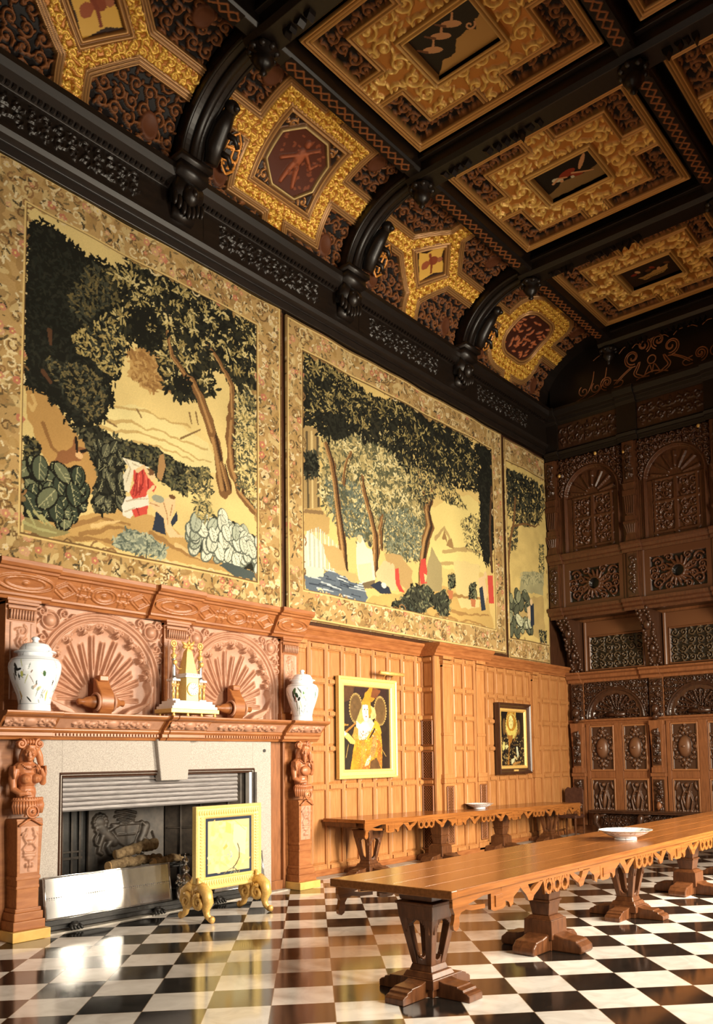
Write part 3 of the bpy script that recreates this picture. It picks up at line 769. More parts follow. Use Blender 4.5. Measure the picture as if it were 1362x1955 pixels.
# ---- first tapestry: the red-cloaked figure under the dark trees
c = Cv(-.10, 4.19, 3.92, 8.60, .0105, SKY); c.warp(.035, .22)
c.shade(.08, 6)
c.poly([(1.111, 5.954), (1.668, 6.247), (2.247, 6.207), (2.806, 6.082), (2.990, 5.710), (2.120, 5.450), (1.259, 5.624)], C(232, 204, 120))
for p in ([(1.112, 5.874), (1.671, 5.997), (2.249, 6.004), (2.806, 5.992)], [(1.170, 5.785), (1.734, 5.905), (2.351, 5.889), (2.843, 5.821)], [(1.368, 6.120), (1.920, 6.217), (2.521, 6.205)], [(1.257, 5.705), (1.923, 5.793), (2.593, 5.782)]):
    c.stroke(p, .02, .012, C(190, 148, 70), alpha=.8, warp=True)
for p in ([(1.731, 6.198), (1.794, 6.120)], [(2.520, 6.413), (2.556, 6.276)], [(2.625, 6.447), (2.661, 6.294)], [(1.313, 5.911), (1.445, 5.885)], [(2.384, 6.016), (2.697, 6.230)]): c.stroke(p, .015, .01, C(140, 104, 52))
foliage(c, [(1.600, 6.895), (1.848, 7.063), (2.208, 7.042), (2.244, 6.645), (1.917, 6.502), (1.634, 6.599)], C(176, 126, 56), (C(150, 102, 44), C(196, 148, 72), C(170, 120, 54)), 260, .03, .06)
# ochre rock with the grey hound-like beast
c.poly([(0.279, 5.982), (0.453, 6.082), (0.649, 5.932), (0.840, 5.631), (0.992, 5.546), (1.163, 5.304), (1.166, 5.066), (1.044, 4.852), (0.854, 4.781), (0.586, 5.121), (0.455, 5.311), (0.286, 5.635)], C(190, 138, 62))
for k in range(60): c.ell(RNG.uniform(.3, 1.5), RNG.uniform(5.0, 6.4), .05, .02, C(206, 158, 80) if k % 2 else C(160, 110, 48), RNG.uniform(0, 3), alpha=.0)
c.stroke([(0.368, 5.913), (0.407, 5.825), (0.371, 5.738), (0.332, 5.800)], .02, .02, C(214, 168, 86)); c.stroke([(0.499, 5.628), (0.607, 5.381), (0.766, 5.273)], .025, .015, C(150, 100, 42))
c.poly([(0.611, 5.153), (0.712, 5.335), (0.870, 5.458), (0.896, 5.569), (0.930, 5.462), (1.048, 5.470), (0.995, 5.336), (0.846, 5.256), (0.663, 5.117)], C(150, 92, 44)); c.ell(*[(0.940, 5.373)][0], .05, .04, C(226, 170, 100)); c.stroke([(0.896, 5.569), (0.912, 5.404)], .02, .012, C(40, 30, 20)); c.stroke([(0.966, 5.428), (1.057, 5.472)], .02, .015, C(40, 30, 20))
# great dark tree at left
DT = [(0.267, 7.833), (0.404, 7.969), (0.494, 7.997), (0.618, 7.974), (0.720, 7.972), (0.844, 7.913), (0.942, 7.880), (0.986, 7.778), (1.141, 7.894), (1.346, 7.880), (1.432, 7.752), (1.517, 7.480), (1.559, 7.217), (1.568, 6.995), (1.515, 6.834), (1.437, 6.555), (1.321, 6.404), (1.382, 6.206), (1.254, 5.946), (1.100, 5.790), (0.921, 5.656), (0.783, 5.847), (0.505, 6.024), (0.278, 6.020)]
foliage(c, DT, DK, (DK, DK2, C(38, 38, 26)), 1500, .025, .05, edge=DK)
foliage(c, [(0.849, 6.790), (1.412, 7.379), (1.565, 7.219), (1.539, 6.816), (1.423, 6.523), (1.247, 6.513), (1.073, 6.638), (0.879, 6.616)], None, (LIT, C(150, 124, 60), DG), 300, .025, .045)
foliage(c, [(0.813, 7.334), (1.056, 7.798), (1.347, 7.825), (1.471, 7.516), (1.178, 7.278), (1.012, 6.990), (0.816, 7.122)], None, (C(110, 92, 46), DG, DG, C(90, 78, 42)), 260, .025, .045)
foliage(c, [(0.485, 6.413), (1.019, 6.483), (1.307, 6.344), (1.225, 5.991), (1.029, 5.821), (0.753, 6.071)], None, (C(96, 84, 46), DG, C(120, 100, 52)), 260, .02, .04)
c.stroke([(0.556, 6.750), (0.572, 6.601)], .03, .02, C(90, 56, 30)); c.stroke([(0.488, 6.235), (0.580, 6.140)], .03, .02, C(90, 56, 30))
# trees at right
for p, w0, w1 in (([(3.083, 5.490), (2.990, 5.923), (2.897, 6.261), (2.805, 6.475), (2.696, 6.712), (2.570, 6.879), (2.448, 6.924), (2.241, 7.084), (2.189, 7.417), (2.153, 7.757)], .10, .03), ([(3.749, 5.337), (3.409, 5.540), (3.254, 5.842), (3.216, 6.141), (3.254, 6.590), (3.235, 7.023), (3.120, 7.169), (2.950, 7.355), (2.802, 7.483)], .11, .035),
                  ([(2.696, 6.712), (2.588, 6.915), (2.446, 7.193), (2.375, 7.553), (2.204, 7.601)], .05, .02), ([(3.178, 5.514), (3.064, 5.852)], .05, .05)):
    c.stroke(p, w0, w1, BRN, warp=True); c.stroke([(x-.03, y) for x, y in p], w0*.3, w1*.3, C(176, 124, 60)); c.stroke([(x+.045, y) for x, y in p], w0*.25, w1*.25, C(70, 44, 22))
RT = [(1.376, 7.867), (1.587, 7.995), (1.774, 8.169), (1.967, 8.233), (2.133, 8.193), (2.337, 8.138), (2.583, 8.127), (2.837, 8.117), (3.138, 8.122), (3.412, 8.143), (3.705, 8.152), (3.714, 6.931), (3.450, 6.812), (3.293, 7.106), (3.139, 7.208), (2.894, 7.180), (2.804, 6.779), (2.484, 6.624), (2.244, 6.645), (2.159, 6.906), (2.141, 7.046), (1.912, 7.059), (1.644, 7.082), (1.564, 7.303), (1.593, 7.457), (1.715, 7.681), (1.469, 7.656)]
foliage(c, RT, None, (DK, DK2, DK, C(60, 54, 30)), 2300, .035, .07, .33, edge=None)
foliage(c, [(1.588, 7.966), (1.902, 8.202), (2.167, 8.119), (2.583, 8.005), (3.138, 7.869), (3.696, 8.034), (3.695, 7.640), (2.950, 7.417), (2.445, 7.402), (1.909, 7.361), (1.717, 7.510)], None, (DK, DK2), 900, .035, .07, .35)
clusters(c, RT, 95, .20, (DK, DK2, C(52, 48, 28)), (LIT, LIT2, C(160, 132, 64), C(120, 102, 52)))
for p, w0, w1 in (([(2.897, 6.261), (2.805, 6.475), (2.696, 6.712), (2.570, 6.879), (2.448, 6.924), (2.241, 7.084), (2.189, 7.417), (2.153, 7.757)], .075, .02), ([(3.254, 6.590), (3.235, 7.023), (3.120, 7.169), (2.950, 7.355), (2.802, 7.483)], .06, .02)):
    c.stroke(p, w0, w1, BRN, warp=True); c.stroke([(x-.02, y) for x, y in p], w0*.3, w1*.3, C(176, 124, 60))
clusters(c, [(1.588, 7.966), (1.967, 8.233), (2.234, 8.121), (2.948, 8.040), (3.655, 8.082), (3.654, 7.559), (3.101, 7.350), (2.515, 7.370), (2.105, 7.442), (1.719, 7.340)], 26, .17, (DK, DK2), (LIT, LIT2, C(140, 118, 58)), 30, 14)
foliage(c, [(1.624, 7.470), (1.907, 7.592), (2.106, 7.267), (1.880, 7.061), (1.659, 7.116)], None, (DK,), 130, .04, .06, .35); foliage(c, [(2.243, 6.849), (2.553, 6.902), (2.519, 6.651), (2.312, 6.668)], None, (DK,), 60, .035, .055, .35)
foliage(c, [(3.313, 6.923), (3.714, 7.061), (3.729, 5.396), (3.528, 5.538), (3.331, 5.614), (3.274, 6.158)], None, (DG, C(100, 92, 56), LIT, LIT2, C(130, 112, 60)), 620, .03, .055, .3)
# ground, plants and figures
c.poly([(0.289, 4.306), (0.298, 4.454), (0.778, 4.559), (1.101, 4.735), (1.502, 4.880), (1.932, 4.868), (2.460, 4.696), (2.955, 4.557), (3.768, 4.707), (3.786, 4.270), (3.178, 4.326), (2.461, 4.350), (1.391, 4.373)], C(196, 148, 70))
c.poly([(0.300, 4.332), (0.297, 4.503), (0.623, 4.475), (0.860, 4.449), (0.651, 4.330)], C(150, 132, 70)); 
for p in ([(0.779, 4.508), (1.214, 4.707), (1.624, 4.690)], [(0.995, 4.451), (1.388, 4.613), (1.934, 4.590)], [(1.934, 4.645), (2.461, 4.494), (2.956, 4.408)], [(0.861, 4.373), (1.507, 4.450)]): c.stroke(p, .035, .015, C(160, 112, 50), warp=True)
for p in ([(1.103, 4.578), (1.504, 4.718)], [(2.325, 4.583), (2.811, 4.441)]): c.stroke(p, .03, .012, C(220, 176, 98), warp=True)
foliage(c, [(0.921, 5.656), (1.142, 5.777), (1.492, 5.748), (1.766, 5.747), (1.799, 5.644), (1.585, 5.501), (1.499, 5.096), (1.444, 4.813), (1.157, 4.747), (1.127, 4.898), (1.178, 5.281)], DK2, (DK, DG, C(96, 88, 54)), 260, .03, .06)
bigleaves(c, [(1.146, 5.538), (1.552, 5.684), (1.589, 5.118), (1.473, 4.846), (1.156, 4.800), (1.207, 5.236)], 34, .06, .10, (DG, DK2, C(90, 86, 58)), DK, C(150, 140, 90))
foliage(c, [(1.492, 5.694), (1.797, 5.756), (1.988, 5.783), (2.118, 5.735), (2.454, 5.655), (2.807, 5.721), (2.880, 5.620), (2.595, 5.368), (2.456, 5.276), (2.121, 5.336), (1.926, 5.483), (1.615, 5.509)], DK2, (DK, DG, C(84, 80, 46), C(110, 98, 54)), 420, .025, .05)
foliage(c, [(2.455, 5.597), (2.807, 5.721), (2.899, 5.384), (2.595, 5.221)], None, (DG, LIT, C(120, 106, 60)), 120, .03, .05, .25)
foliage(c, [(0.291, 5.388), (0.478, 5.394), (0.458, 5.137), (0.298, 5.068)], DK2, (DK, DG, C(110, 96, 50)), 110, .03, .055)
c.poly([(0.281, 5.039), (0.457, 5.187), (0.638, 5.110), (0.903, 5.129), (0.987, 4.968), (1.071, 4.885), (1.045, 4.748), (0.779, 4.508), (0.520, 4.503), (0.297, 4.478)], DK)
bigleaves(c, [(0.284, 5.114), (0.585, 5.146), (0.957, 5.143), (1.043, 4.878), (1.018, 4.742), (0.752, 4.528), (0.442, 4.634), (0.294, 4.649)], 42, .10, .17, (C(84, 88, 58), C(60, 66, 44), C(110, 110, 70)), DK, C(176, 166, 106))
for p in ([(0.345, 4.562), (0.421, 4.432)], [(0.419, 4.579), (0.547, 4.459)], [(0.494, 4.547), (0.624, 4.450)], [(0.298, 4.430), (0.523, 4.379)], [(0.472, 4.393), (0.676, 4.386)]): c.stroke(p, .02, .01, C(176, 164, 92))
foliage(c, [(1.419, 4.459), (1.625, 4.636), (1.934, 4.617), (2.160, 4.494), (2.112, 4.344), (1.750, 4.347), (1.449, 4.385)], C(120, 124, 96), (C(150, 150, 112), C(90, 96, 74), C(176, 172, 126)), 180, .02, .05)
# kneeling pair
c.poly([(1.518, 5.523), (1.738, 5.521), (1.910, 5.493), (1.770, 5.413), (1.678, 5.333), (1.635, 5.102), (1.565, 5.112), (1.542, 5.297), (1.616, 5.427)], WHT, warp=False)
c.poly([(1.590, 5.037), (1.898, 5.139), (1.915, 5.003), (1.744, 4.908), (1.653, 4.778), (1.548, 4.782), (1.531, 4.914)], C(226, 206, 168), warp=False)
c.poly([(1.692, 5.406), (1.832, 5.458), (1.896, 5.363), (2.018, 5.267), (1.977, 5.187), (1.897, 5.209), (1.866, 5.104), (1.681, 5.031), (1.638, 5.103), (1.694, 5.227)], RED, warp=False); c.poly([(1.667, 4.891), (1.899, 5.000), (1.884, 4.885), (1.714, 4.805)], RED, warp=False); c.poly([(1.740, 5.294), (1.834, 5.207), (1.711, 5.066)], C(160, 36, 26), warp=False)
c.ell(*[(1.943, 5.403)][0], .055, .065, FLESH); c.ell(*[(1.927, 5.438)][0], .055, .04, C(120, 78, 40)); c.stroke([(1.739, 5.405), (1.831, 5.486), (1.895, 5.433)], .025, .018, FLESH); c.stroke([(1.976, 5.257), (1.897, 5.167)], .022, .018, FLESH)
c.poly([(2.011, 4.942), (2.107, 4.992), (2.159, 4.663), (2.077, 4.675), (1.959, 4.692), (1.980, 4.781)], BLU, warp=False); c.poly([(2.223, 4.847), (2.329, 5.028), (2.340, 4.901), (2.257, 4.797)], BLU, warp=False)
c.poly([(1.899, 5.042), (2.123, 5.137), (2.254, 5.198), (2.305, 5.095), (2.256, 4.940), (2.223, 4.819), (2.358, 4.698), (2.225, 4.643), (2.158, 4.720), (2.124, 4.882), (1.930, 5.007)], FLESH, warp=False); c.ell(*[(2.254, 5.155)][0], .05, .06, FLESH); c.ell(*[(2.254, 5.192)][0], .05, .03, C(110, 70, 34)); c.ell(*[(2.042, 5.118)][0], .09, .05, C(150, 146, 110)); c.stroke([(2.224, 4.677), (2.425, 4.703)], .025, .015, FLESH)
c.poly([(2.053, 5.688), (2.118, 5.735), (2.152, 5.573), (2.088, 5.356), (2.023, 5.396)], C(170, 122, 62), warp=False)
for p in ([(1.739, 5.377), (1.716, 5.233), (1.687, 5.088)], [(1.816, 5.426), (1.827, 5.289), (1.773, 5.109)], [(1.896, 5.335), (1.897, 5.223)], [(1.744, 4.922), (1.775, 4.847)]): c.stroke(p, .011, .007, C(150, 34, 26))
for p in ([(1.770, 5.358), (1.757, 5.160)], [(1.864, 5.382), (1.878, 5.246)]): c.stroke(p, .010, .006, C(232, 96, 66))
for p in ([(1.585, 5.501), (1.647, 5.408), (1.588, 5.227)], [(1.676, 5.485), (1.769, 5.469)], [(1.591, 4.982), (1.742, 5.046), (1.898, 5.083)], [(1.577, 4.843), (1.713, 4.929)]): c.stroke(p, .010, .006, C(186, 164, 120))
for p in ([(2.123, 5.081), (2.173, 4.950), (2.191, 4.812)], [(2.255, 5.083), (2.223, 4.933)], [(1.930, 5.035), (2.058, 5.023)]): c.stroke(p, .009, .006, C(176, 124, 68))
# pale cabbage-like plant in the corner
c.poly([(2.494, 4.703), (2.597, 4.899), (2.809, 5.034), (3.254, 5.102), (3.768, 4.897), (3.766, 4.424), (3.254, 4.490), (2.810, 4.530), (2.598, 4.607)], DK2)
bigleaves(c, [(2.494, 4.732), (2.597, 4.928), (2.809, 5.064), (3.293, 5.110), (3.748, 4.893), (3.746, 4.483), (3.292, 4.497), (2.810, 4.530), (2.598, 4.607)], 95, .085, .15, (C(206, 200, 158), C(176, 176, 136), C(224, 214, 168)), C(96, 98, 76), C(120, 120, 92))
c.poly([(2.992, 4.399), (3.254, 4.475), (3.766, 4.424), (3.786, 4.286), (3.254, 4.323)], C(76, 82, 70))
foliage(c, [(2.526, 5.234), (2.808, 5.332), (2.954, 5.066), (2.702, 4.981)], None, (LIT, DG, C(140, 124, 70)), 60, .04, .07, .2)
border(c, -.10, 4.19, 3.92, 8.60, .255, 3.725, 4.30, 8.14)
hang(c, 'tapestry', 'large tapestry with a kneeling figure in red beneath dark trees, over the fireplace')

# ---- second tapestry: the bathers by the waterfall
c = Cv(4.29, 10.47, 3.86, 8.54, .0118, C(222, 182, 92)); c.warp(.04, .24); c.shade(.08, 6)
# far hills, town and pale light at right
c.poly([(7.808, 6.316), (9.090, 6.913), (9.738, 6.760), (9.719, 5.431), (8.312, 5.277), (7.652, 5.482)], C(232, 200, 104))
for p in ([(8.059, 5.843), (8.339, 6.065), (8.680, 5.759), (9.045, 5.786)], [(8.323, 5.608), (9.047, 5.829), (9.655, 5.771)], [(8.041, 5.312), (8.814, 5.489), (9.488, 5.522)]): c.stroke(p, .04, .02, C(186, 150, 78), warp=True)
c.poly([(8.297, 5.850), (8.352, 6.026), (8.455, 5.798)], C(160, 118, 58)); c.poly([(8.432, 5.753), (8.545, 5.962), (8.679, 5.738)], C(160, 118, 58))
# classical columns at left
for x in (150, 172, 198, 215): pass
for p in ([(4.757, 6.844), (4.781, 5.584)], [(4.884, 6.848), (4.894, 5.593)], [(4.663, 6.815), (4.684, 5.596)]): c.stroke(p, .10, .10, C(170, 134, 70)); c.stroke([(q[0]+.06, q[1]) for q in p], .022, .022, C(96, 76, 44)); c.stroke([(q[0]-.06, q[1]) for q in p], .02, .02, C(214, 178, 104))
c.poly([(4.661, 5.624), (5.014, 5.637), (5.231, 5.547), (5.179, 5.293), (4.796, 5.214), (4.657, 5.253)], C(190, 148, 74)); c.stroke([(4.660, 5.557), (5.037, 5.608)], .03, .03, C(140, 104, 56))
# pale middle-distance trees
MT = [(5.053, 6.864), (5.610, 7.178), (6.033, 7.087), (6.602, 7.411), (7.196, 7.197), (7.694, 6.853), (7.808, 6.316), (7.658, 5.682), (7.584, 5.350), (7.023, 5.248), (6.556, 5.350), (6.002, 5.425), (5.531, 5.436), (5.135, 5.700), (5.020, 6.158)]
foliage(c, MT, C(176, 150, 82), (C(150, 128, 70), C(200, 172, 98), C(120, 106, 62), C(214, 186, 110), C(96, 88, 54)), 2300, .03, .06, .3); clusters(c, MT, 60, .24, (C(96, 90, 54), C(120, 108, 64), C(84, 82, 52)), (C(214, 188, 112), C(226, 202, 130), C(190, 162, 90)), 24, 24)
foliage(c, [(5.141, 6.119), (5.544, 6.294), (6.071, 6.210), (6.225, 5.655), (6.002, 5.425), (5.529, 5.365), (5.233, 5.652)], None, (C(96, 100, 76), C(120, 122, 90), C(80, 84, 62)), 380, .03, .06, .3)
foliage(c, [(6.454, 5.891), (7.169, 6.168), (7.602, 5.949), (7.584, 5.350), (6.786, 5.281), (6.503, 5.527)], None, (C(110, 112, 82), C(140, 136, 94), C(84, 86, 62)), 420, .03, .06, .3)
foliage(c, [(4.669, 6.475), (4.905, 6.542), (4.972, 6.145), (4.666, 6.099)], DK2, (DK, DG), 100, .035, .06)
# trunks
for p, w0, w1 in (([(5.571, 4.772), (5.536, 5.154), (5.470, 5.458), (5.385, 5.828), (5.329, 6.167), (5.244, 6.498), (5.124, 6.745)], .10, .05), ([(6.309, 4.897), (6.338, 5.234), (6.322, 5.527), (6.201, 5.871), (6.070, 6.173), (5.994, 6.411)], .085, .035), ([(6.470, 5.334), (6.476, 5.634), (6.568, 5.879)], .05, .03),
                  ([(7.609, 4.880), (7.649, 5.362), (7.737, 5.697), (7.897, 6.012), (7.820, 6.278), (7.949, 6.593), (8.108, 6.920), (8.314, 7.349), (8.396, 7.709)], .13, .045), ([(7.841, 6.323), (7.689, 6.690), (7.568, 6.981)], .05, .03), ([(5.543, 6.222), (5.625, 6.531), (5.760, 6.787)], .035, .02)):
    c.stroke(p, w0, w1, BRN, warp=True); c.stroke([(x-.04, y) for x, y in p], w0*.3, w1*.3, C(186, 134, 66)); c.stroke([(x+.05, y) for x, y in p], w0*.3, w1*.3, C(66, 44, 24))
# dark crowns
T1 = [(4.592, 8.134), (5.167, 8.162), (5.418, 8.094), (5.834, 7.987), (6.160, 7.952), (6.497, 7.876), (6.521, 7.654), (6.372, 7.340), (5.927, 7.203), (5.555, 7.017), (5.151, 6.930), (4.910, 6.995), (4.627, 6.941)]
foliage(c, T1, None, (DK, DK2, C(50, 46, 26)), 1500, .035, .075, .33)
foliage(c, [(4.592, 8.152), (5.118, 8.179), (5.288, 7.866), (5.207, 7.408), (4.676, 7.162)], DK, (DK, DK2), 700, .035, .07, edge=DK)
clusters(c, T1, 40, .26, (DK, DK2), (LIT, C(150, 124, 60), C(120, 102, 52)), 30, 18)
foliage(c, [(4.912, 7.170), (5.561, 7.381), (5.766, 7.154), (5.400, 6.898), (4.957, 6.905)], None, (DK, DK2), 380, .035, .06)
T2 = [(6.498, 7.915), (6.852, 8.015), (7.157, 8.058), (7.473, 8.123), (7.661, 7.940), (8.132, 8.090), (8.411, 8.136), (8.840, 8.098), (9.133, 8.013), (9.585, 7.791), (9.766, 7.392), (9.556, 7.116), (8.945, 7.007), (8.513, 7.024), (8.097, 6.999), (7.634, 7.039), (7.191, 6.998), (6.830, 7.092), (6.540, 7.200), (6.142, 7.045), (6.315, 7.322)]
foliage(c, T2, None, (DK, DK2, DK, C(56, 50, 30)), 2000, .035, .075, .34)
foliage(c, [(7.095, 8.037), (7.602, 8.125), (7.994, 8.004), (8.766, 8.076), (9.126, 7.836), (8.815, 7.445), (8.106, 7.291), (7.583, 7.469), (7.087, 7.718)], DK, (DK, DK2), 800, .035, .07, edge=DK)
clusters(c, T2, 44, .26, (DK, DK2), (LIT, C(140, 116, 56), C(110, 94, 46)), 34, 14)
foliage(c, [(7.315, 6.993), (8.097, 6.999), (8.652, 6.933), (9.078, 6.608), (8.639, 6.591), (8.084, 6.625), (7.677, 6.285), (7.302, 6.514)], None, (DG, LIT, C(130, 110, 58), DK2), 600, .03, .06, .3)
foliage(c, [(8.918, 6.315), (9.379, 6.590), (9.678, 6.304), (9.498, 5.742), (9.047, 5.829)], None, (DG, C(130, 112, 60), LIT), 240, .03, .055, .3)
T3 = [(9.397, 7.950), (9.716, 8.075), (10.119, 8.032), (10.113, 7.028), (10.026, 6.018), (9.807, 5.622), (9.693, 5.734), (9.513, 6.094), (9.602, 6.729), (9.550, 7.336), (9.778, 7.665)]
foliage(c, T3, DK, (DK, DK2), 500, .03, .06, edge=DK)
c.stroke([(9.978, 5.518), (9.936, 6.358), (10.043, 7.283)], .045, .03, C(90, 58, 28))
# waterfall, stream and banks
c.poly([(4.625, 4.313), (4.628, 4.579), (5.073, 4.619), (5.220, 4.713), (5.986, 4.590), (6.145, 4.433), (6.007, 4.287)], C(96, 104, 104))
for k in range(40):
    x, y = RNG.uniform(4.72, 6.0), RNG.uniform(4.36, 4.75); c.stroke([(x, y), (x+.22, y-.01)], .012, .006, (C(196, 196, 176), C(60, 66, 70))[k % 2])
c.poly([(4.656, 5.119), (4.796, 5.248), (4.960, 5.145), (5.102, 5.002), (5.073, 4.585), (4.651, 4.550)], C(206, 198, 156))
for k in range(16): x = 4.72+k*.045; c.stroke([(x, 5.35-.1*abs(k-5)*.2), (x+.01, 4.72)], .01, .012, (C(222, 214, 176), C(176, 172, 136))[k % 2])
c.poly([(5.031, 5.091), (5.526, 5.117), (5.597, 4.812), (5.881, 4.681), (5.519, 4.728), (5.221, 4.747), (5.125, 4.903)], C(196, 154, 82)); c.poly([(5.220, 4.713), (5.884, 4.825), (5.988, 4.662), (5.775, 4.629)], C(206, 164, 88))
c.poly([(6.034, 4.273), (6.256, 4.486), (7.007, 4.634), (7.765, 4.945), (9.010, 4.889), (9.779, 5.001), (9.988, 4.326), (9.745, 4.255), (8.695, 4.262), (7.615, 4.253), (6.761, 4.260)], C(206, 160, 74))
c.poly([(6.554, 5.275), (7.024, 5.286), (7.324, 5.069), (7.250, 4.631), (6.775, 4.825)], C(190, 148, 78)); c.poly([(7.919, 5.653), (8.246, 5.348), (8.227, 4.815), (7.631, 4.766), (7.842, 5.317)], C(168, 144, 84)); c.poly([(8.671, 5.506), (9.490, 5.566), (9.453, 4.695), (8.853, 4.615), (8.653, 5.044)], C(226, 192, 108))
for p in ([(7.624, 4.529), (8.705, 4.512), (9.839, 4.571)], [(8.435, 4.846), (9.008, 4.846), (9.775, 4.913)], [(8.009, 4.342), (8.989, 4.381), (9.829, 4.351)]): c.stroke(p, .035, .015, C(170, 122, 54), warp=True)
# figures
c.poly([(5.848, 5.178), (5.894, 5.385), (6.002, 5.425), (6.107, 5.264), (6.244, 5.253), (6.317, 4.751), (6.150, 4.652), (5.908, 4.686), (5.859, 4.929)], WHT, warp=False); c.ell(*[(5.937, 5.376)][0], .055, .07, FLESH); c.poly([(5.886, 4.933), (6.212, 5.027), (6.260, 4.706), (5.934, 4.654)], C(226, 196, 140), warp=False); c.poly([(5.987, 4.644), (6.317, 4.751), (6.258, 4.596), (6.039, 4.562)], C(120, 96, 60), warp=False)
c.ell(*[(6.191, 5.335)][0], .05, .05, C(70, 66, 50))
c.poly([(6.319, 4.862), (6.551, 5.125), (6.724, 5.118), (6.775, 4.825), (6.653, 4.581), (6.426, 4.621)], FLESH, warp=False); c.poly([(6.177, 4.638), (6.429, 4.751), (6.684, 4.679), (6.740, 4.575), (6.452, 4.533)], BLU, warp=False); c.ell(*[(6.541, 4.694)][0], .07, .05, C(226, 214, 176))
c.poly([(6.839, 5.025), (6.934, 5.060), (6.963, 4.779), (7.080, 4.644), (6.948, 4.644), (6.833, 4.797)], RED, warp=False); c.ell(*[(6.780, 5.052)][0], .055, .06, FLESH); c.poly([(6.691, 4.962), (6.839, 5.025), (6.859, 4.649), (6.712, 4.627)], FLESH, warp=False)
c.poly([(7.584, 5.330), (7.727, 5.376), (7.785, 5.147), (7.733, 4.940), (7.798, 4.930), (7.570, 4.874), (7.525, 5.064)], RED, warp=False); c.poly([(7.673, 5.088), (7.782, 5.067), (7.713, 4.917)], C(226, 190, 110), warp=False)
c.poly([(9.439, 5.276), (9.677, 5.380), (9.779, 5.001), (9.648, 4.721), (9.495, 4.787)], FLESH, warp=False); c.poly([(9.454, 5.083), (9.589, 5.147), (9.701, 4.685), (9.528, 4.640)], BLU, warp=False); c.poly([(9.797, 5.400), (9.999, 5.433), (10.029, 4.861), (9.835, 4.834)], RED, warp=False); c.ell(*[(9.717, 5.395)][0], .055, .07, FLESH)
for p in ([(6.765, 4.410), (7.127, 4.613), (7.317, 4.835), (7.763, 4.865), (8.023, 4.744), (8.297, 4.866), (8.501, 4.732), (8.419, 4.393), (8.144, 4.358), (7.883, 4.525), (7.553, 4.284), (6.761, 4.260)], [(9.128, 5.076), (9.319, 5.149), (9.347, 4.895), (9.118, 4.820)], [(8.447, 5.177), (8.660, 5.212), (8.652, 5.002), (8.473, 4.934)]):
    foliage(c, p, DG, (DK2, C(90, 92, 60), C(130, 122, 76), DK), 220, .03, .06, .3)
c.poly([(6.588, 4.256), (6.765, 4.410), (7.243, 4.361), (7.489, 4.257)], DK); foliage(c, [(6.646, 4.282), (7.002, 4.443), (7.493, 4.394), (7.426, 4.268)], None, (DK2, C(76, 80, 58)), 80, .03, .06)
for x in ([(9.231, 4.836)][0], [(8.507, 4.898)][0]): c.poly([(x[0]-.09, x[1]), (x[0]+.09, x[1]), (x[0]+.06, x[1]-.16), (x[0]-.06, x[1]-.16)], C(196, 112, 56), warp=False)
border(c, 4.29, 10.47, 3.86, 8.54, 4.64, 10.09, 4.33, 8.10, 130, 11)
hang(c, 'tapestry', 'widest tapestry with bathers and a waterfall under slender trees, between the other two')

# ---- third tapestry: the narrow strip beside the end wall
c = Cv(10.58, 12.32, 3.80, 8.50, .0125, C(222, 184, 92)); c.warp(.04, .24)
foliage(c, [(10.657, 7.811), (12.232, 7.834), (12.252, 7.340), (11.986, 6.983), (11.406, 6.761), (10.867, 6.786), (10.613, 6.915)], None, (DK, DG, C(120, 100, 50), C(80, 70, 40)), 700, .035, .075, .34)
foliage(c, [(10.657, 7.811), (11.655, 7.884), (12.132, 7.809), (12.003, 7.282), (11.145, 6.990), (10.668, 7.161)], None, (DK, DK2, DG), 420, .035, .075, .34)
foliage(c, [(10.594, 6.542), (11.039, 6.683), (11.014, 6.208), (10.653, 6.000)], None, (DG, C(110, 94, 50)), 130, .03, .06)
c.stroke([(10.652, 5.129), (10.643, 5.815), (10.737, 6.293), (10.909, 6.749), (10.981, 7.283)], .05, .03, BRN); c.stroke([(10.904, 6.654), (11.316, 6.789), (11.784, 6.817), (11.983, 6.933)], .025, .012, BRN)
c.poly([(11.164, 5.672), (12.065, 5.872), (12.101, 5.341), (11.051, 5.234)], C(170, 156, 98)); foliage(c, [(11.074, 5.657), (12.114, 5.880), (12.119, 5.637), (11.240, 5.403)], None, (C(130, 124, 80), C(190, 174, 110)), 140, .03, .06, .25)
c.poly([(10.556, 4.933), (12.082, 5.338), (12.115, 4.276), (11.458, 4.398), (10.563, 4.210)], C(196, 158, 80))
bigleaves(c, [(10.591, 5.120), (11.324, 5.274), (11.573, 4.789), (11.464, 4.493), (10.651, 4.265)], 46, .09, .16, (C(206, 198, 140), C(150, 146, 96), C(90, 90, 60)), DK2, C(110, 106, 70))
c.poly([(11.400, 5.003), (11.608, 5.079), (11.609, 4.604), (11.448, 4.538)], BLU, warp=False); c.ell(*[(11.497, 5.087)][0], .06, .07, FLESH); c.poly([(11.305, 4.943), (11.447, 5.009), (11.456, 4.680), (11.338, 4.713)], FLESH, warp=False)
foliage(c, [(11.841, 4.535), (12.179, 4.525), (12.158, 4.184), (11.866, 4.156)], DG, (DK2, LIT), 60, .03, .05); foliage(c, [(11.953, 6.438), (12.170, 6.480), (12.131, 5.834), (11.919, 5.847)], None, (DG, C(120, 110, 60)), 80, .03, .05)
border(c, 10.58, 12.32, 3.80, 8.50, 10.62, 12.29, 4.22, 8.02, 130, 23)
hang(c, 'tapestry', 'narrow strip of tapestry beside the end wall')

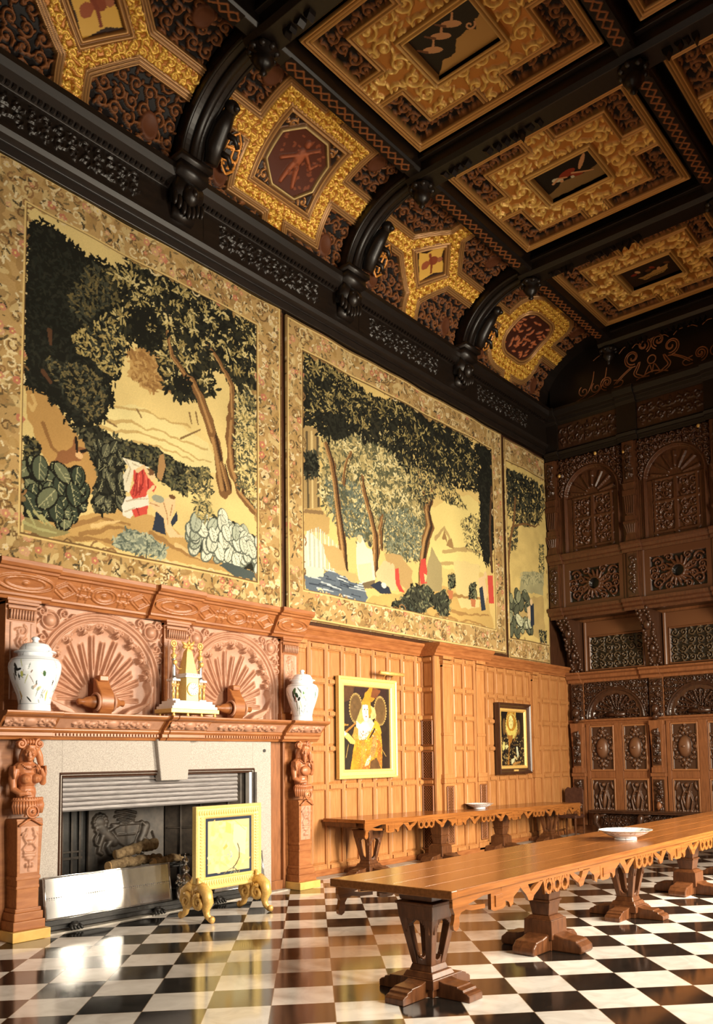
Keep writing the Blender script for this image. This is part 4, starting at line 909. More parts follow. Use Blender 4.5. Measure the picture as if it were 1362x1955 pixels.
# ------------------------------------------------------------------ oak wainscot of the long wall
pan = wthing('wall_panelling', 'light oak wainscot of small raised panels on the long wall under the tapestries', 'panelling', (0, 8.7, 0))
RAILS = [.12, 1.33, 1.92, 2.46, 2.96, 3.50]
def panel_field(nm, ys, plane, fn3, mats, z1=3.58, rails=RAILS, half=.038):
    """raised panels between stiles ys; fn3(a, d, z) turns along / out / up into a point"""
    m = MB()
    def bx(a0, a1, d0, d1, z0, z1_):
        P = [fn3(a, d, z) for z in (z0, z1_) for a, d in ((a0, d0), (a1, d0), (a1, d1), (a0, d1))]
        m.quad(P, [(3,2,1,0),(4,5,6,7),(0,1,5,4),(1,2,6,5),(2,3,7,6),(3,0,4,7)])
    def fr(a0, a1, z0, z1_, d0, d1, ins):
        P = [fn3(a, d0, z) for a, z in ((a0, z0), (a1, z0), (a1, z1_), (a0, z1_))]+[fn3(a, d1, z) for a, z in ((a0+ins, z0+ins), (a1-ins, z0+ins), (a1-ins, z1_-ins), (a0+ins, z1_-ins))]
        m.quad(P, [(4,5,6,7),(0,1,5,4),(1,2,6,5),(2,3,7,6),(3,0,4,7)])
    bx(ys[0], ys[-1], 0, .015, .0, z1)
    for y_ in ys:
        bx(y_-half, y_+half, .0, .045, .0, z1); bx(y_-half*.45, y_+half*.45, .045, .052, .1, z1)
    for i in range(len(ys)-1):
        a0, a1 = ys[i]+half, ys[i+1]-half
        for k, zr in enumerate(rails):
            bx(a0, a1, 0, .042, zr-.045, zr+.045); bx(a0+.012, a1-.012, .042, .066, zr-.03, zr+.028)
        for k in range(len(rails)-1):
            fr(a0, a1, rails[k]+.045, rails[k+1]-.045, .015, .034, .035)
    return m.build(nm, mats, plane, bevel=.004)
LW = lambda x0: (lambda a, d, z: (x0+d, a, z))
panel_field('panel_field', [4.36, 4.74, 5.117, 5.485, 5.86, 6.235, 6.62, 7.0, 7.385, 7.60], pan, LW(0), OAK_L)
panel_field('panel_field', [9.10, 9.30, 9.67, 10.0, 10.36, 10.74, 11.13, 11.40, 11.60, 11.84, 12.26, 12.66, 13.06, 13.2], pan, LW(0), OAK_L)
# projecting pier
PX = .33
m = MB(); m.box(0, PX-.002, 7.60, 9.10, 0, 3.58); pier = m.build('pier', OAK_L, pan)
panel_field('panel_field', [8.03, 8.39, 8.75], pan, LW(PX), OAK_L)
panel_field('panel_field', [.03, .30], pan, lambda a, d, z: (a, 7.60-d, z), OAK_L, rails=[.12, .60, 1.33, 1.92, 2.46, 2.96, 3.50], half=.03)
def lattice(fn3, a0, a1, z0, z1):
    m = MB(); P = [fn3(a, d, z) for z in (z0, z1) for a, d in ((a0, 0), (a1, 0), (a1, .012), (a0, .012))]
    m.quad(P, [(3,2,1,0),(4,5,6,7),(0,1,5,4),(1,2,6,5),(2,3,7,6),(3,0,4,7)])
    g = m.build('grille', EBON, pan)
    m = MB(); w_ = a1-a0; st = .05; n = int((z1-z0+w_)/st)
    for k in range(1, n):
        for sg in (1, -1):
            q0 = z0+k*st-(w_ if sg > 0 else 0); q1 = q0+sg*w_
            if sg < 0: q0, q1 = z0+k*st, z0+k*st-w_
            aa, zz = [a0, a1], [q0, q1]
            def cl(t): return a0+t*w_, q0+t*(q1-q0)
            ts = [0, 1]
            for lim in (z0, z1):
                t = (lim-q0)/(q1-q0)
                if 0 < t < 1: ts.append(t)
            ts = sorted(t for t in ts if z0-1e-6 <= q0+t*(q1-q0) <= z1+1e-6)
            if len(ts) >= 2:
                (A0, Z0), (A1, Z1) = cl(ts[0]), cl(ts[-1]); m.tube([fn3(A0, .018, Z0), fn3(A1, .018, Z1)], .007, 4)
    for q in (a0, a1): m.tube([fn3(q, .018, z0), fn3(q, .018, z1)], .014, 4)
    for q in (z0, z1): m.tube([fn3(a0, .018, q), fn3(a1, .018, q)], .014, 4)
    m.build('lattice', OAK_S, g); return g
SIDE = lambda a, d, z: (a, 7.545-d, z)
for z0, z1 in ((.17, .54), (.68, 1.27), (1.39, 1.86), (1.98, 2.41)): lattice(SIDE, .055, .275, z0, z1)
def pilaster(nm, yc, hw, x0, ped=True):
    m = MB(); xa = x0
    m.box(xa, xa+.075, yc-hw-.02, yc+hw+.02, 0, .18)
    if ped:
        m.box(xa, xa+.06, yc-hw, yc+hw, .18, 1.30); m.box(xa, xa+.085, yc-hw-.025, yc+hw+.025, 1.30, 1.38); m.box(xa, xa+.075, yc-hw-.012, yc+hw+.012, 1.38, 1.46)
    m.box(xa, xa+.055, yc-hw*.9, yc+hw*.9, .18, 3.40)
    m.box(xa, xa+.07, yc-hw*.97, yc+hw*.97, 2.14, 2.19)
    for k, z in enumerate((3.36, 3.42, 3.50)): m.box(xa, xa+.065+.014*k, yc-hw*.9-.012*k, yc+hw*.9+.012*k, z, z+.06)
    return m.build(nm, OAK_L, pan, bevel=.006)
pilaster('pilaster', 7.86, .15, PX); lattice(LW(PX+.062), 7.77, 7.95, .24, 1.24)
pilaster('pilaster', 8.92, .14, PX); lattice(LW(PX+.062), 8.83, 9.01, .24, 1.24)
pilaster('pilaster', 11.50, .11, .045); pilaster('pilaster', 4.50, .12, .03, False)
CP = [(0, 3.55), (.03, 3.55), (.04, 3.58), (.06, 3.60), (.07, 3.64), (.115, 3.70), (.13, 3.705), (.15, 3.73), (.15, 3.765), (0, 3.80)]
m = MB()
for y0, y1, dx in ((4.2, 7.5, .045), (7.46, 9.24, PX+.05), (9.2, 13.2, .045)):
    m.xz([(x+dx if x > 0 else 0, z) for x, z in CP], y0, y1)
m.build('cornice', OAK_M, pan, bevel=.004)
m = MB()
for y0, y1, dx in ((4.36, 7.6, 0), (7.56, 9.14, PX), (9.14, 13.2, 0)): m.box(0, dx+.075, y0, y1, 0, .09); m.box(0, dx+.085, y0, y1, 0, .05)
m.build('skirting', OAK_M, pan, bevel=.006)

# ------------------------------------------------------------------ portraits
def frame_mesh(m, y0, y1, z0, z1, wd, x0, prof):
    """mitred picture frame; prof is a list of (inset fraction, projection)"""
    for k in range(len(prof)-1):
        (i0, d0), (i1, d1) = prof[k], prof[k+1]
        a = [(x0+d0, y, z) for y, z in ((y0+i0*wd, z0+i0*wd), (y1-i0*wd, z0+i0*wd), (y1-i0*wd, z1-i0*wd), (y0+i0*wd, z1-i0*wd))]
        b = [(x0+d1, y, z) for y, z in ((y0+i1*wd, z0+i1*wd), (y1-i1*wd, z0+i1*wd), (y1-i1*wd, z1-i1*wd), (y0+i1*wd, z1-i1*wd))]
        m.quad(a+b, [(i, (i+1) % 4, 4+(i+1) % 4, 4+i) for i in range(4)])
FP = [(0, 0), (0, .07), (.12, .085), (.25, .075), (.35, .05), (.7, .045), (.8, .06), (.92, .05), (1, .02)]
t = wthing('portrait', 'gilt-framed portrait of a person in golden gown and winged gauze ruff', 'painting', (.07, 5.98, 1.47), 'framed portraits on the oak panelling')
m = MB(); frame_mesh(m, 5.29, 6.72, 1.44, 3.06, .15, .07, FP); m.build('frame', GILTB, t)
m = MB(); m.box(.06, .075, 5.31, 6.70, 1.46, 3.04); m.build('back_board', OAK_D, t)
c = Cv(5.43, 6.58, 1.58, 2.92, .0075, C(54, 34, 20)); c.warp(.006, .08)
c.poly([(5.437, 2.954), (5.742, 2.963), (5.681, 2.840), (5.672, 2.760), (5.591, 2.697), (5.432, 2.631)], C(96, 58, 28)); c.poly([(5.681, 2.879), (5.951, 2.955), (6.103, 2.954), (6.513, 2.947), (6.508, 2.739), (5.947, 2.773), (5.709, 2.792)], C(62, 34, 26)); c.poly([(5.410, 2.086), (5.667, 2.020), (5.572, 1.562), (5.395, 1.565)], C(52, 38, 22))
for cc in ([(5.735, 2.564)][0], [(6.337, 2.541)][0]):       # winged gauze ruff edged with points
    c.ell(cc[0], cc[1], .155, .235, C(150, 112, 54)); c.ell(cc[0], cc[1], .13, .205, C(120, 84, 42))
    for k in range(30): c.ell(cc[0]+.155*math.cos(k*.21), cc[1]+.235*math.sin(k*.21), .014, .014, C(206, 162, 84))
c.poly([(5.587, 1.561), (5.634, 1.775), (5.681, 1.981), (5.756, 2.090), (5.874, 2.051), (6.086, 2.093), (6.229, 2.257), (6.338, 2.228), (6.366, 2.075), (6.375, 1.769), (6.355, 1.555)], C(226, 150, 40))
c.poly([(5.634, 1.775), (5.696, 1.991), (5.874, 2.041), (5.865, 1.575), (5.601, 1.566)], C(226, 148, 34)); c.poly([(6.240, 2.064), (6.334, 2.044), (6.368, 1.789), (6.356, 1.626), (6.263, 1.668)], C(222, 110, 36)); c.poly([(6.079, 1.711), (6.234, 1.770), (6.355, 1.565), (5.985, 1.553)], C(110, 72, 34)); c.poly([(5.867, 1.644), (6.063, 1.671), (6.045, 1.561), (5.865, 1.560)], C(214, 104, 44))
c.poly([(5.933, 2.011), (6.200, 2.388), (6.308, 2.320), (6.368, 2.177), (6.320, 2.136), (6.182, 2.256), (5.994, 2.032)], C(236, 170, 44))
c.poly([(5.746, 2.366), (5.881, 2.410), (6.093, 2.416), (6.183, 2.317), (6.073, 2.173), (5.949, 2.071), (5.814, 2.050), (5.713, 2.138)], C(250, 232, 176)); c.poly([(5.775, 2.308), (6.000, 2.343), (6.074, 2.234), (5.935, 2.101), (5.815, 2.090), (5.758, 2.188)], C(254, 246, 214))
c.poly([(5.746, 2.366), (5.854, 2.569), (5.915, 2.651), (5.940, 2.371), (5.849, 2.309)], C(220, 186, 96)); c.poly([(6.082, 2.638), (6.204, 2.562), (6.232, 2.430), (6.092, 2.375)], C(226, 190, 110))
c.ell(*[(5.973, 2.523)][0], .085, .17, C(252, 240, 200)); c.poly([(5.867, 2.629), (5.901, 2.711), (6.007, 2.716), (6.098, 2.679), (6.118, 2.518), (6.046, 2.394), (6.028, 2.626), (5.900, 2.631)], C(214, 150, 40)); c.poly([(5.932, 2.753), (5.948, 2.814), (6.041, 2.879), (6.103, 2.944), (6.164, 2.886), (6.239, 2.767), (6.129, 2.681), (5.885, 2.680)], C(206, 142, 36)); c.poly([(6.100, 2.761), (6.165, 2.937), (6.352, 2.876), (6.239, 2.747)], C(130, 70, 32))
c.ell(*[(5.943, 2.552)][0], .014, .010, C(110, 74, 44)); c.ell(*[(6.011, 2.553)][0], .014, .010, C(110, 74, 44)); c.ell(*[(5.983, 2.435)][0], .022, .010, C(196, 90, 60)); c.stroke([(5.985, 2.533), (5.980, 2.483)], .006, .009, C(226, 190, 130))
c.poly([(5.425, 2.164), (5.525, 2.175), (5.711, 2.040), (5.695, 1.981), (5.594, 2.000), (5.481, 2.087)], C(240, 200, 96)); c.ell(*[(5.460, 2.155)][0], .05, .035, C(250, 230, 180)); c.stroke([(5.496, 2.184), (5.731, 2.326)], .02, .014, C(190, 120, 44)); c.stroke([(5.420, 2.290), (5.541, 2.293)], .018, .012, C(206, 140, 50))
c.poly([(5.700, 2.266), (5.788, 2.229), (5.786, 2.090), (5.711, 2.040), (5.639, 2.118)], C(206, 150, 60)); c.poly([(6.066, 1.841), (6.149, 2.134), (6.242, 2.125), (6.254, 1.972), (6.173, 1.801), (6.079, 1.731), (5.986, 1.632), (5.926, 1.653)], C(196, 146, 72)); c.poly([(5.941, 1.653), (5.989, 1.752), (6.081, 1.821), (6.095, 1.771), (6.017, 1.652), (5.926, 1.624)], C(250, 226, 170))
for k in range(420):
    x, y = RNG.uniform(5.72, 6.5), RNG.uniform(1.58, 2.2)
    i, j = np.searchsorted(c.A, x), np.searchsorted(c.B, y)
    if c.p[j, i, 0] > .45: c.ell(x, y, .007, .013, (C(196, 112, 34), C(238, 176, 62), C(176, 116, 40))[k % 3], RNG.uniform(0, 3))
for k in range(14): c.ell(*RNG.uniform((5.92, 1.8), (6.3, 2.3)), .008, .008, C(255, 240, 200))
for p in ([(5.550, 1.980), (5.490, 1.776)], [(6.362, 1.912), (6.471, 1.788)], [(5.874, 2.031), (5.843, 1.576)], [(5.963, 2.012), (5.929, 1.772)], [(5.920, 2.091), (5.866, 1.634)]): c.stroke(p, .006, .006, C(200, 150, 70))
c.p *= .66; c.shade(.22, 18); c.shade(.12, 60)
grid('canvas', c.A, c.B, 0, WALL(.095), PAINTM, t, col=c.p, skirt=.01)
m = MB(); m.tube([(.26, 6.15, 3.155), (.26, 6.76, 3.155)], .032, 14); m.build('picture_light', GILT, t, smooth=True)
m = MB()
for y_ in (6.35, 6.56): m.tube([(.26, y_, 3.15), (.20, y_, 3.12), (.13, y_, 3.05)], .008, 6)
m.build('light_bracket', GILT, t, smooth=True)

t = wthing('portrait', 'dark-framed portrait of a person in black jewelled gown and pale ruff', 'painting', (.07, 10.5, 1.40), 'framed portraits on the oak panelling')
m = MB(); frame_mesh(m, 9.90, 11.16, 1.40, 2.84, .17, .065, [(0, 0), (0, .11), (.15, .12), (.3, .10), (.45, .06), (.62, .055)]); m.build('frame', OAK_D, t)
m = MB(); frame_mesh(m, 10.005, 11.055, 1.505, 2.735, .07, .07, [(0, .04), (.2, .06), (.6, .055), (1, .02)]); m.build('gilt_slip', GILT, t)
m = MB(); m.box(.05, .07, 9.92, 11.14, 1.42, 2.82); m.build('back_board', OAK_D, t)
c = Cv(10.06, 11.0, 1.56, 2.68, .0085, C(30, 21, 14)); c.warp(.006, .08)
c.poly([(10.037, 2.721), (10.128, 2.725), (10.103, 2.197), (10.012, 2.196)], C(190, 160, 60)); c.poly([(10.028, 2.179), (10.189, 2.252), (10.357, 2.219), (10.633, 2.222), (10.776, 2.261), (10.914, 2.171), (10.880, 1.545), (9.998, 1.560)], C(34, 26, 18))
for k in range(240):
    x, y = RNG.uniform(10.1, 10.98), RNG.uniform(1.58, 2.15); c.ell(x, y, .013, .013, (C(150, 112, 56), C(206, 170, 96), C(96, 66, 30))[k % 3])
c.ell(*[(10.228, 2.360)][0], .06, .17, C(120, 84, 40)); c.ell(*[(10.790, 2.353)][0], .06, .16, C(120, 84, 40)); c.ell(*[(10.511, 2.384)][0], .22, .26, C(238, 206, 96)); c.ell(*[(10.508, 2.493)][0], .20, .22, C(196, 132, 40))
for k in range(28): c.ell([(10.510, 2.375)][0][0]+.215*math.cos(k*.225), [(10.510, 2.375)][0][1]+.25*math.sin(k*.225), .02, .02, C(230, 196, 100))
c.ell(*[(10.489, 2.456)][0], .09, .14, C(250, 226, 130))
for q in ([(10.465, 2.665)], [(10.552, 2.677)], [(10.672, 2.644)]): c.ell(*q[0], .02, .06, C(220, 170, 70))
c.ell(*[(10.447, 2.478)][0], .016, .010, C(120, 80, 40)); c.ell(*[(10.545, 2.481)][0], .016, .010, C(120, 80, 40)); c.ell(*[(10.489, 2.402)][0], .02, .009, C(196, 100, 60)); c.stroke([(10.495, 2.475), (10.489, 2.434)], .006, .009, C(222, 186, 100))
c.stroke([(10.275, 2.280), (10.354, 2.165), (10.417, 2.057)], .018, .012, C(170, 116, 50)); c.stroke([(10.777, 2.289), (10.665, 2.168), (10.591, 2.076)], .018, .012, C(170, 116, 50)); c.poly([(10.372, 2.192), (10.562, 2.194), (10.521, 2.076), (10.449, 2.012), (10.386, 1.769), (10.394, 1.589), (10.326, 1.590), (10.373, 1.859), (10.383, 2.057)], C(180, 116, 44))
c.poly([(10.133, 1.949), (10.179, 2.047), (10.247, 2.047), (10.223, 1.904), (10.154, 1.868)], C(230, 206, 110)); c.poly([(10.234, 1.967), (10.329, 2.003), (10.378, 1.958), (10.273, 1.904)], C(240, 220, 140)); c.poly([(10.672, 1.949), (10.725, 1.958), (10.770, 1.812), (10.739, 1.730), (10.697, 1.767)], C(236, 226, 170)); c.poly([(10.468, 1.696), (10.608, 1.731), (10.586, 1.641), (10.479, 1.588)], C(240, 226, 160)); c.stroke([(10.549, 1.596), (10.814, 1.638)], .03, .02, C(190, 130, 60)); c.stroke([(10.609, 1.749), (10.676, 1.703)], .025, .02, C(226, 190, 120))
c.p *= .62; c.shade(.22, 18)
grid('canvas', c.A, c.B, 0, WALL(.085), PAINTM, t, col=c.p, skirt=.01)
m = MB(); m.box(.16, .175, 10.43, 10.60, 1.455, 1.49); m.build('name_plate', GILT, t)

for y0, y1, x0, x1 in ((4.3, 7.45, .09, .34), (9.25, 13.0, .09, .30)):
    m = MB(); m.box(x0, x1, y0, y1, -.01, .002); struct(m.build('trim_%d' % tn, HEARTH)); tn += 1

# ------------------------------------------------------------------ the great carved fireplace
fp = wthing('fireplace', 'carved oak chimneypiece with two shell arches above a stone fire opening', 'fireplace', (.4, 2.05, 0))
# masonry and woodwork behind
m = MB(); m.box(0, .15, -.22, 4.22, 1.98, 3.55); m.build('overmantel_back', OAK_M, fp)
m = MB(); m.box(.02, .46, -.25, .22, .0, 2.02); m.box(.45, .50, -.24, .20, .0, 2.01); m.build('jamb_panel', OAK_M, fp, bevel=.006)
m = MB(); m.box(.02, .46, 3.50, 4.22, .0, 2.02); m.box(.44, .49, 3.78, 4.20, .0, 2.01); m.build('jamb_panel', OAK_M, fp, bevel=.006)
m = MB(); m.box(.46, .485, 3.53, 3.74, .12, 2.0); m.box(.46, .52, 3.50, 3.53, 0, 2.0); m.box(.46, .53, 3.74, 3.78, 0, 2.0); m.box(.46, .52, 3.50, 3.78, 0, .13); m.build('side_strip', OAK_S, fp, bevel=.005)
# stone surround
m = MB(); m.box(.15, .55, .21, .52, 0, 2.02); m.box(.15, .55, 3.18, 3.50, 0, 2.02); m.box(.15, .55, .52, 3.18, 1.62, 2.02)
ss = m.build('stone_surround', STONE, fp, bevel=.004)
m = MB()
m.ext([(1.72, 1.53), (2.10, 1.53), (2.14, 2.02), (1.66, 2.02)], .5, .615, lambda p, q, a: (a, p, q)); m.build('keystone', STONE, fp, bevel=.012)
m = MB(); m.tube([(.55, 3.38, 1.88), (.56, 3.38, 1.88)], .022, 12); m.build('socket', IRON, ss)
m = MB(); m.tube([(.55, .50, 0), (.55, .50, 1.64), (.55, 3.20, 1.64), (.55, 3.20, 0)], .016, 4); m.tube([(.53, .535, 0), (.53, .535, 1.605), (.53, 3.165, 1.605), (.53, 3.165, 0)], .014, 4); m.build('opening_moulding', OAK_D, fp)
m = MB(); m.box(.47, .545, 3.125, 3.165, 0, 1.6); m.build('marble_slip', MARBLE, fp)
# slatted metal smoke canopy at the head of the opening
m = MB()
for k in range(7):
    z = 1.225+k*.053; m.ext([(.42, z), (.475, z+.004), (.488, z+.022), (.475, z+.05), (.42, z+.053)], .52, 2.98, lambda p, q, a: (p, a, q))
m.build('smoke_canopy', CANOPY, fp, auto=50)
# firebox: splayed iron cheeks, back wall and the armorial fireback
m = MB()
m.box(-.42, -.30, .3, 3.4, 0, 1.75); m.box(-.42, .5, .3, .5, 0, 1.7); m.box(-.42, .5, 3.2, 3.4, 0, 1.7); m.box(-.42, .5, .3, 3.4, 1.64, 1.75); m.box(-.42, .55, .3, 3.4, -.02, .03)
m.build('firebox', IRON, fp)
m = MB()
m.xy([(-.30, 2.42), (-.24, 2.38), (.44, 3.06), (.44, 3.2), (-.3, 3.2)], .03, 1.62)
for q in (.12, .30, .55, .80): 
    yy = 2.40+q*.68/.68; xx = -.22+q; m.tube([(xx, yy-.0, .05), (xx, yy, 1.6)], .018, 6)
for z in (.55, .9): m.tube([(-.22, 2.40, z), (.44, 3.06, z)], .014, 6)
m.build('iron_cheek', SOOT, fp)
m = MB()
for q in (.98, 1.10, 1.20): m.box(-.30, -.27, q, q+.025, .03, 1.6)
m.box(-.30, -.275, .9, 1.25, .62, .65); m.box(-.30, -.275, .9, 1.25, .70, .72); m.build('iron_panel', SOOT, fp)
H = Cv(1.30, 2.36, .30, 1.22, .009, k=1)
def fb(p, w0, w1, h=1.): H.stroke(p, w0, w1, h, dome=True)
for q in ([(1.642, 1.094), (1.775, 1.112), (1.928, 1.076)], [(1.686, 1.052), (1.806, 1.070), (1.913, 1.037)], [(1.717, 1.017), (1.806, 1.031), (1.913, 1.003)], [(1.656, 1.146), (1.805, 1.157), (1.943, 1.122)]): fb(q, .012, .012, .8)
H.poly([(1.599, 0.993), (1.990, 0.991), (1.961, 0.860), (1.916, 0.757), (1.795, 0.702), (1.705, 0.762), (1.659, 0.871)], .55, warp=False); fb([(1.689, 0.868), (1.915, 0.863)], .014, .014, 1.); fb([(1.792, 0.992), (1.795, 0.715)], .012, .012, .9); fb([(1.599, 0.993), (1.990, 0.991)], .014, .014, .9)
H.ell(*[(1.447, 1.029)][0], .085, .085, 1., dome=True)
for k in range(12): H.ell([(1.446, 1.036)][0][0]+.085*math.cos(k*.52), [(1.446, 1.036)][0][1]+.085*math.sin(k*.52), .03, .03, .9, dome=True)
fb([(1.454, 0.977), (1.513, 0.895), (1.601, 0.823), (1.645, 0.781)], .075, .055); fb([(1.485, 0.859), (1.450, 0.772), (1.430, 0.684), (1.473, 0.654)], .04, .025); fb([(1.601, 0.797), (1.544, 0.738), (1.574, 0.657), (1.618, 0.640)], .045, .025); fb([(1.570, 0.930), (1.658, 0.975), (1.687, 0.980)], .03, .02); fb([(1.443, 0.747), (1.386, 0.778), (1.371, 0.843), (1.413, 0.903), (1.377, 0.945)], .018, .014)
fb([(2.085, 0.944), (2.054, 0.852), (2.008, 0.776), (2.040, 0.692)], .06, .045); fb([(2.069, 0.959), (2.021, 1.003)], .035, .02); fb([(2.006, 1.004), (1.976, 0.885)], .016, .010); fb([(2.039, 0.813), (2.118, 0.753), (2.166, 0.681)], .03, .02); fb([(2.166, 0.681), (2.213, 0.785), (2.180, 0.869)], .016, .012); fb([(2.024, 0.721), (1.963, 0.659), (2.041, 0.612)], .03, .02)
grid('fireback', H.A, H.B, H.p[..., 0]*.035, WALL(-.235), SOOT, fp, skirt=.05)

# mantel entablature with breaks over the herms
def runs(m, prof, segs):
    for y0, y1, dx in segs: m.xz([(x+(dx if x > .3 else 0), z) for x, z in prof], y0, y1)
MS = [(-.22, 4.26, 0), (-.25, .34, .06), (1.68, 2.29, .06), (1.76, 2.21, .075), (3.62, 4.30, .06)]
m = MB(); runs(m, [(.2, 2.0), (.58, 2.0), (.60, 2.03), (.625, 2.035), (.625, 2.075), (.645, 2.08), (.66, 2.10), (.66, 2.115), (.77, 2.225), (.80, 2.23), (.83, 2.245), (.845, 2.262), (.845, 2.282), (.2, 2.285)], MS)
ent = m.build('mantel_shelf', OAK_M, fp, bevel=.004)
for y0, y1, dx in ((.34, 1.68, 0), (2.29, 3.62, 0)):
    m = MB(); y = y0+.02
    while y < y1-.03: m.box(.60, .642, y, y+.022, 2.042, 2.07); y += .04
    m.build('dentils', OAK_M, ent)
def frieze_relief(y0, y1, dx, kind):
    L = math.hypot(.11, .11); c = Cv(y0+.03, y1-.03, 0.012, L-.012, .0085, k=1); yc = (y0+y1)/2; w_ = y1-y0
    if kind == 'cart':
        c.ell(yc, L/2, .075, .052, 1., dome=True); hw = min(w_*.36, .42)
        for s_ in (-1, 1):
            for k in range(int(hw/.05)):
                q = yc+s_*(.10+k*.05); c.ell(q, L/2+.02*math.sin(k*2.2), .035, .018, .8, s_*k*.9, dome=True); c.ell(q+.02, L/2-.03*math.cos(k*1.7), .02, .016, .7, dome=True); c.stroke(spiral(q, L/2+.02*math.cos(k*3), .032, 1.1, s_, k, 10), .008, .006, .7, dome=True)
    o = grid('carved_frieze', c.A, c.B, c.p[..., 0]*.03, lambda a, b, h: (.66+dx+.002+b*.7071+h*.7071, a, 2.115+b*.7071-h*.7071), OAK_C, ent)
for y0, y1, dx, k in ((-.25, .34, .06, 'cart'), (.34, 1.68, 0, 'cart'), (1.68, 2.29, .075, 'cart'), (2.29, 3.62, 0, 'cart'), (3.62, 4.30, .06, 'cart')): frieze_relief(y0, y1, dx, k)

# overmantel cornice with strapwork of ovals and lozenges
OS = [(-.22, 4.16, 0), (-.25, .40, .06), (1.63, 2.30, .06), (3.60, 4.20, .06)]
m = MB(); runs(m, [(.0, 3.47), (.40, 3.47), (.42, 3.50), (.45, 3.505), (.45, 3.53), (.57, 3.735), (.60, 3.74), (.61, 3.765), (.64, 3.77), (.66, 3.80), (.66, 3.845), (0, 3.85)], OS)
oc = m.build('overmantel_cornice', OAK_M, fp, bevel=.004)
def strap(y0, y1, dx, units):
    L = math.hypot(.12, .205); c = Cv(y0+.02, y1-.02, .012, L-.012, .008, k=1); n = len(units); sw = (y1-y0)/sum({'o': .42, 'l': .36, 'x': .2}[u] for u in units); y = y0
    for u in units:
        w_ = {'o': .42, 'l': .36, 'x': .2}[u]*sw; yc = y+w_/2; zc = L/2
        if u == 'o':
            for r_, q in ((1, 1.), (.72, .7)):
                P = [(yc+w_*.46*r_*math.cos(t), zc+L*.38*r_*math.sin(t)) for t in np.linspace(0, 2*PI, 30)]; c.stroke(P, .013, .013, q, dome=True)
            c.ell(yc, zc, .04, .025, 1., dome=True)
        elif u == 'l':
            for r_ in (1, .62): c.stroke([(yc-w_*.5*r_, zc), (yc, zc+L*.4*r_), (yc+w_*.5*r_, zc), (yc, zc-L*.4*r_), (yc-w_*.5*r_, zc)], .012, .012, .9, dome=True)
        else:
            for q in (-.3, .3): c.stroke([(yc+q*w_, zc-L*.42), (yc+q*w_, zc+L*.42)], .010, .010, .8, dome=True); c.stroke([(yc-w_*.5, zc+q*L*.5), (yc+w_*.5, zc+q*L*.5)], .010, .010, .8, dome=True)
            for q in (-1, 1):
                for r_ in (-1, 1): c.rect(yc+q*w_*.24-.02, yc+q*w_*.24+.02, zc+r_*L*.22-.018, zc+r_*L*.22+.018, 1.)
        y += w_
    sn, cs = .12/L, .205/L
    grid('strapwork_frieze', c.A, c.B, c.p[..., 0]*.018, lambda a, b, h: (.45+dx+.002+b*sn+h*cs, a, 3.53+b*cs-h*sn), OAK_M, oc)
strap(-.25, .40, .06, 'o'); strap(.40, 1.63, 0, 'lxoxl'); strap(1.63, 2.30, .06, 'o'); strap(2.30, 3.60, 0, 'lxoxl'); strap(3.60, 4.20, .06, 'o')

# overmantel pilasters
for k, yc in enumerate((.12, 2.07, 4.00)):
    m = MB(); x1 = .40
    m.box(.1, x1, yc-.17, yc+.17, 2.28, 3.48); m.box(.1, x1+.03, yc-.19, yc+.19, 2.28, 2.40)
    pl_ = None
    for z, w_, d in ((3.26, .145, .02), (3.38, .155, .035), (3.425, .17, .055), (3.455, .185, .07)): m.box(.2, x1+d, yc-w_, yc+w_, z, z+.035 if z > 3.3 else z+.12)
    pl_ = m.build('overmantel_pilaster', OAK_M, fp, bevel=.005)
    c = Cv(yc-.12, yc+.12, 2.42, 3.24, .009, k=1)
    for s_ in (-1, 1): c.stroke([(yc+s_*.112, 2.43), (yc+s_*.112, 3.23)], .008, .008, .8, dome=True)
    arab(c, yc-.09, yc+.09, 2.45, 3.22, .13, sym=True)
    for q in range(3): c.ell(yc, 2.62+q*.24, .05, .035, 1., dome=True); c.stroke([(yc, 2.5+q*.24), (yc, 2.66+q*.24)], .012, .008, .9, dome=True)
    grid('carved_drop', c.A, c.B, c.p[..., 0]*.022, WALL(x1+.002), OAK_C, pl_)
    m = MB()
    for q in range(9): m.tube([(x1+.03, yc-.125+q*.031, 3.27), (x1+.045, yc-.125+q*.031, 3.37)], .013, 6)
    m.build('fluted_necking', OAK_C, pl_, smooth=True)

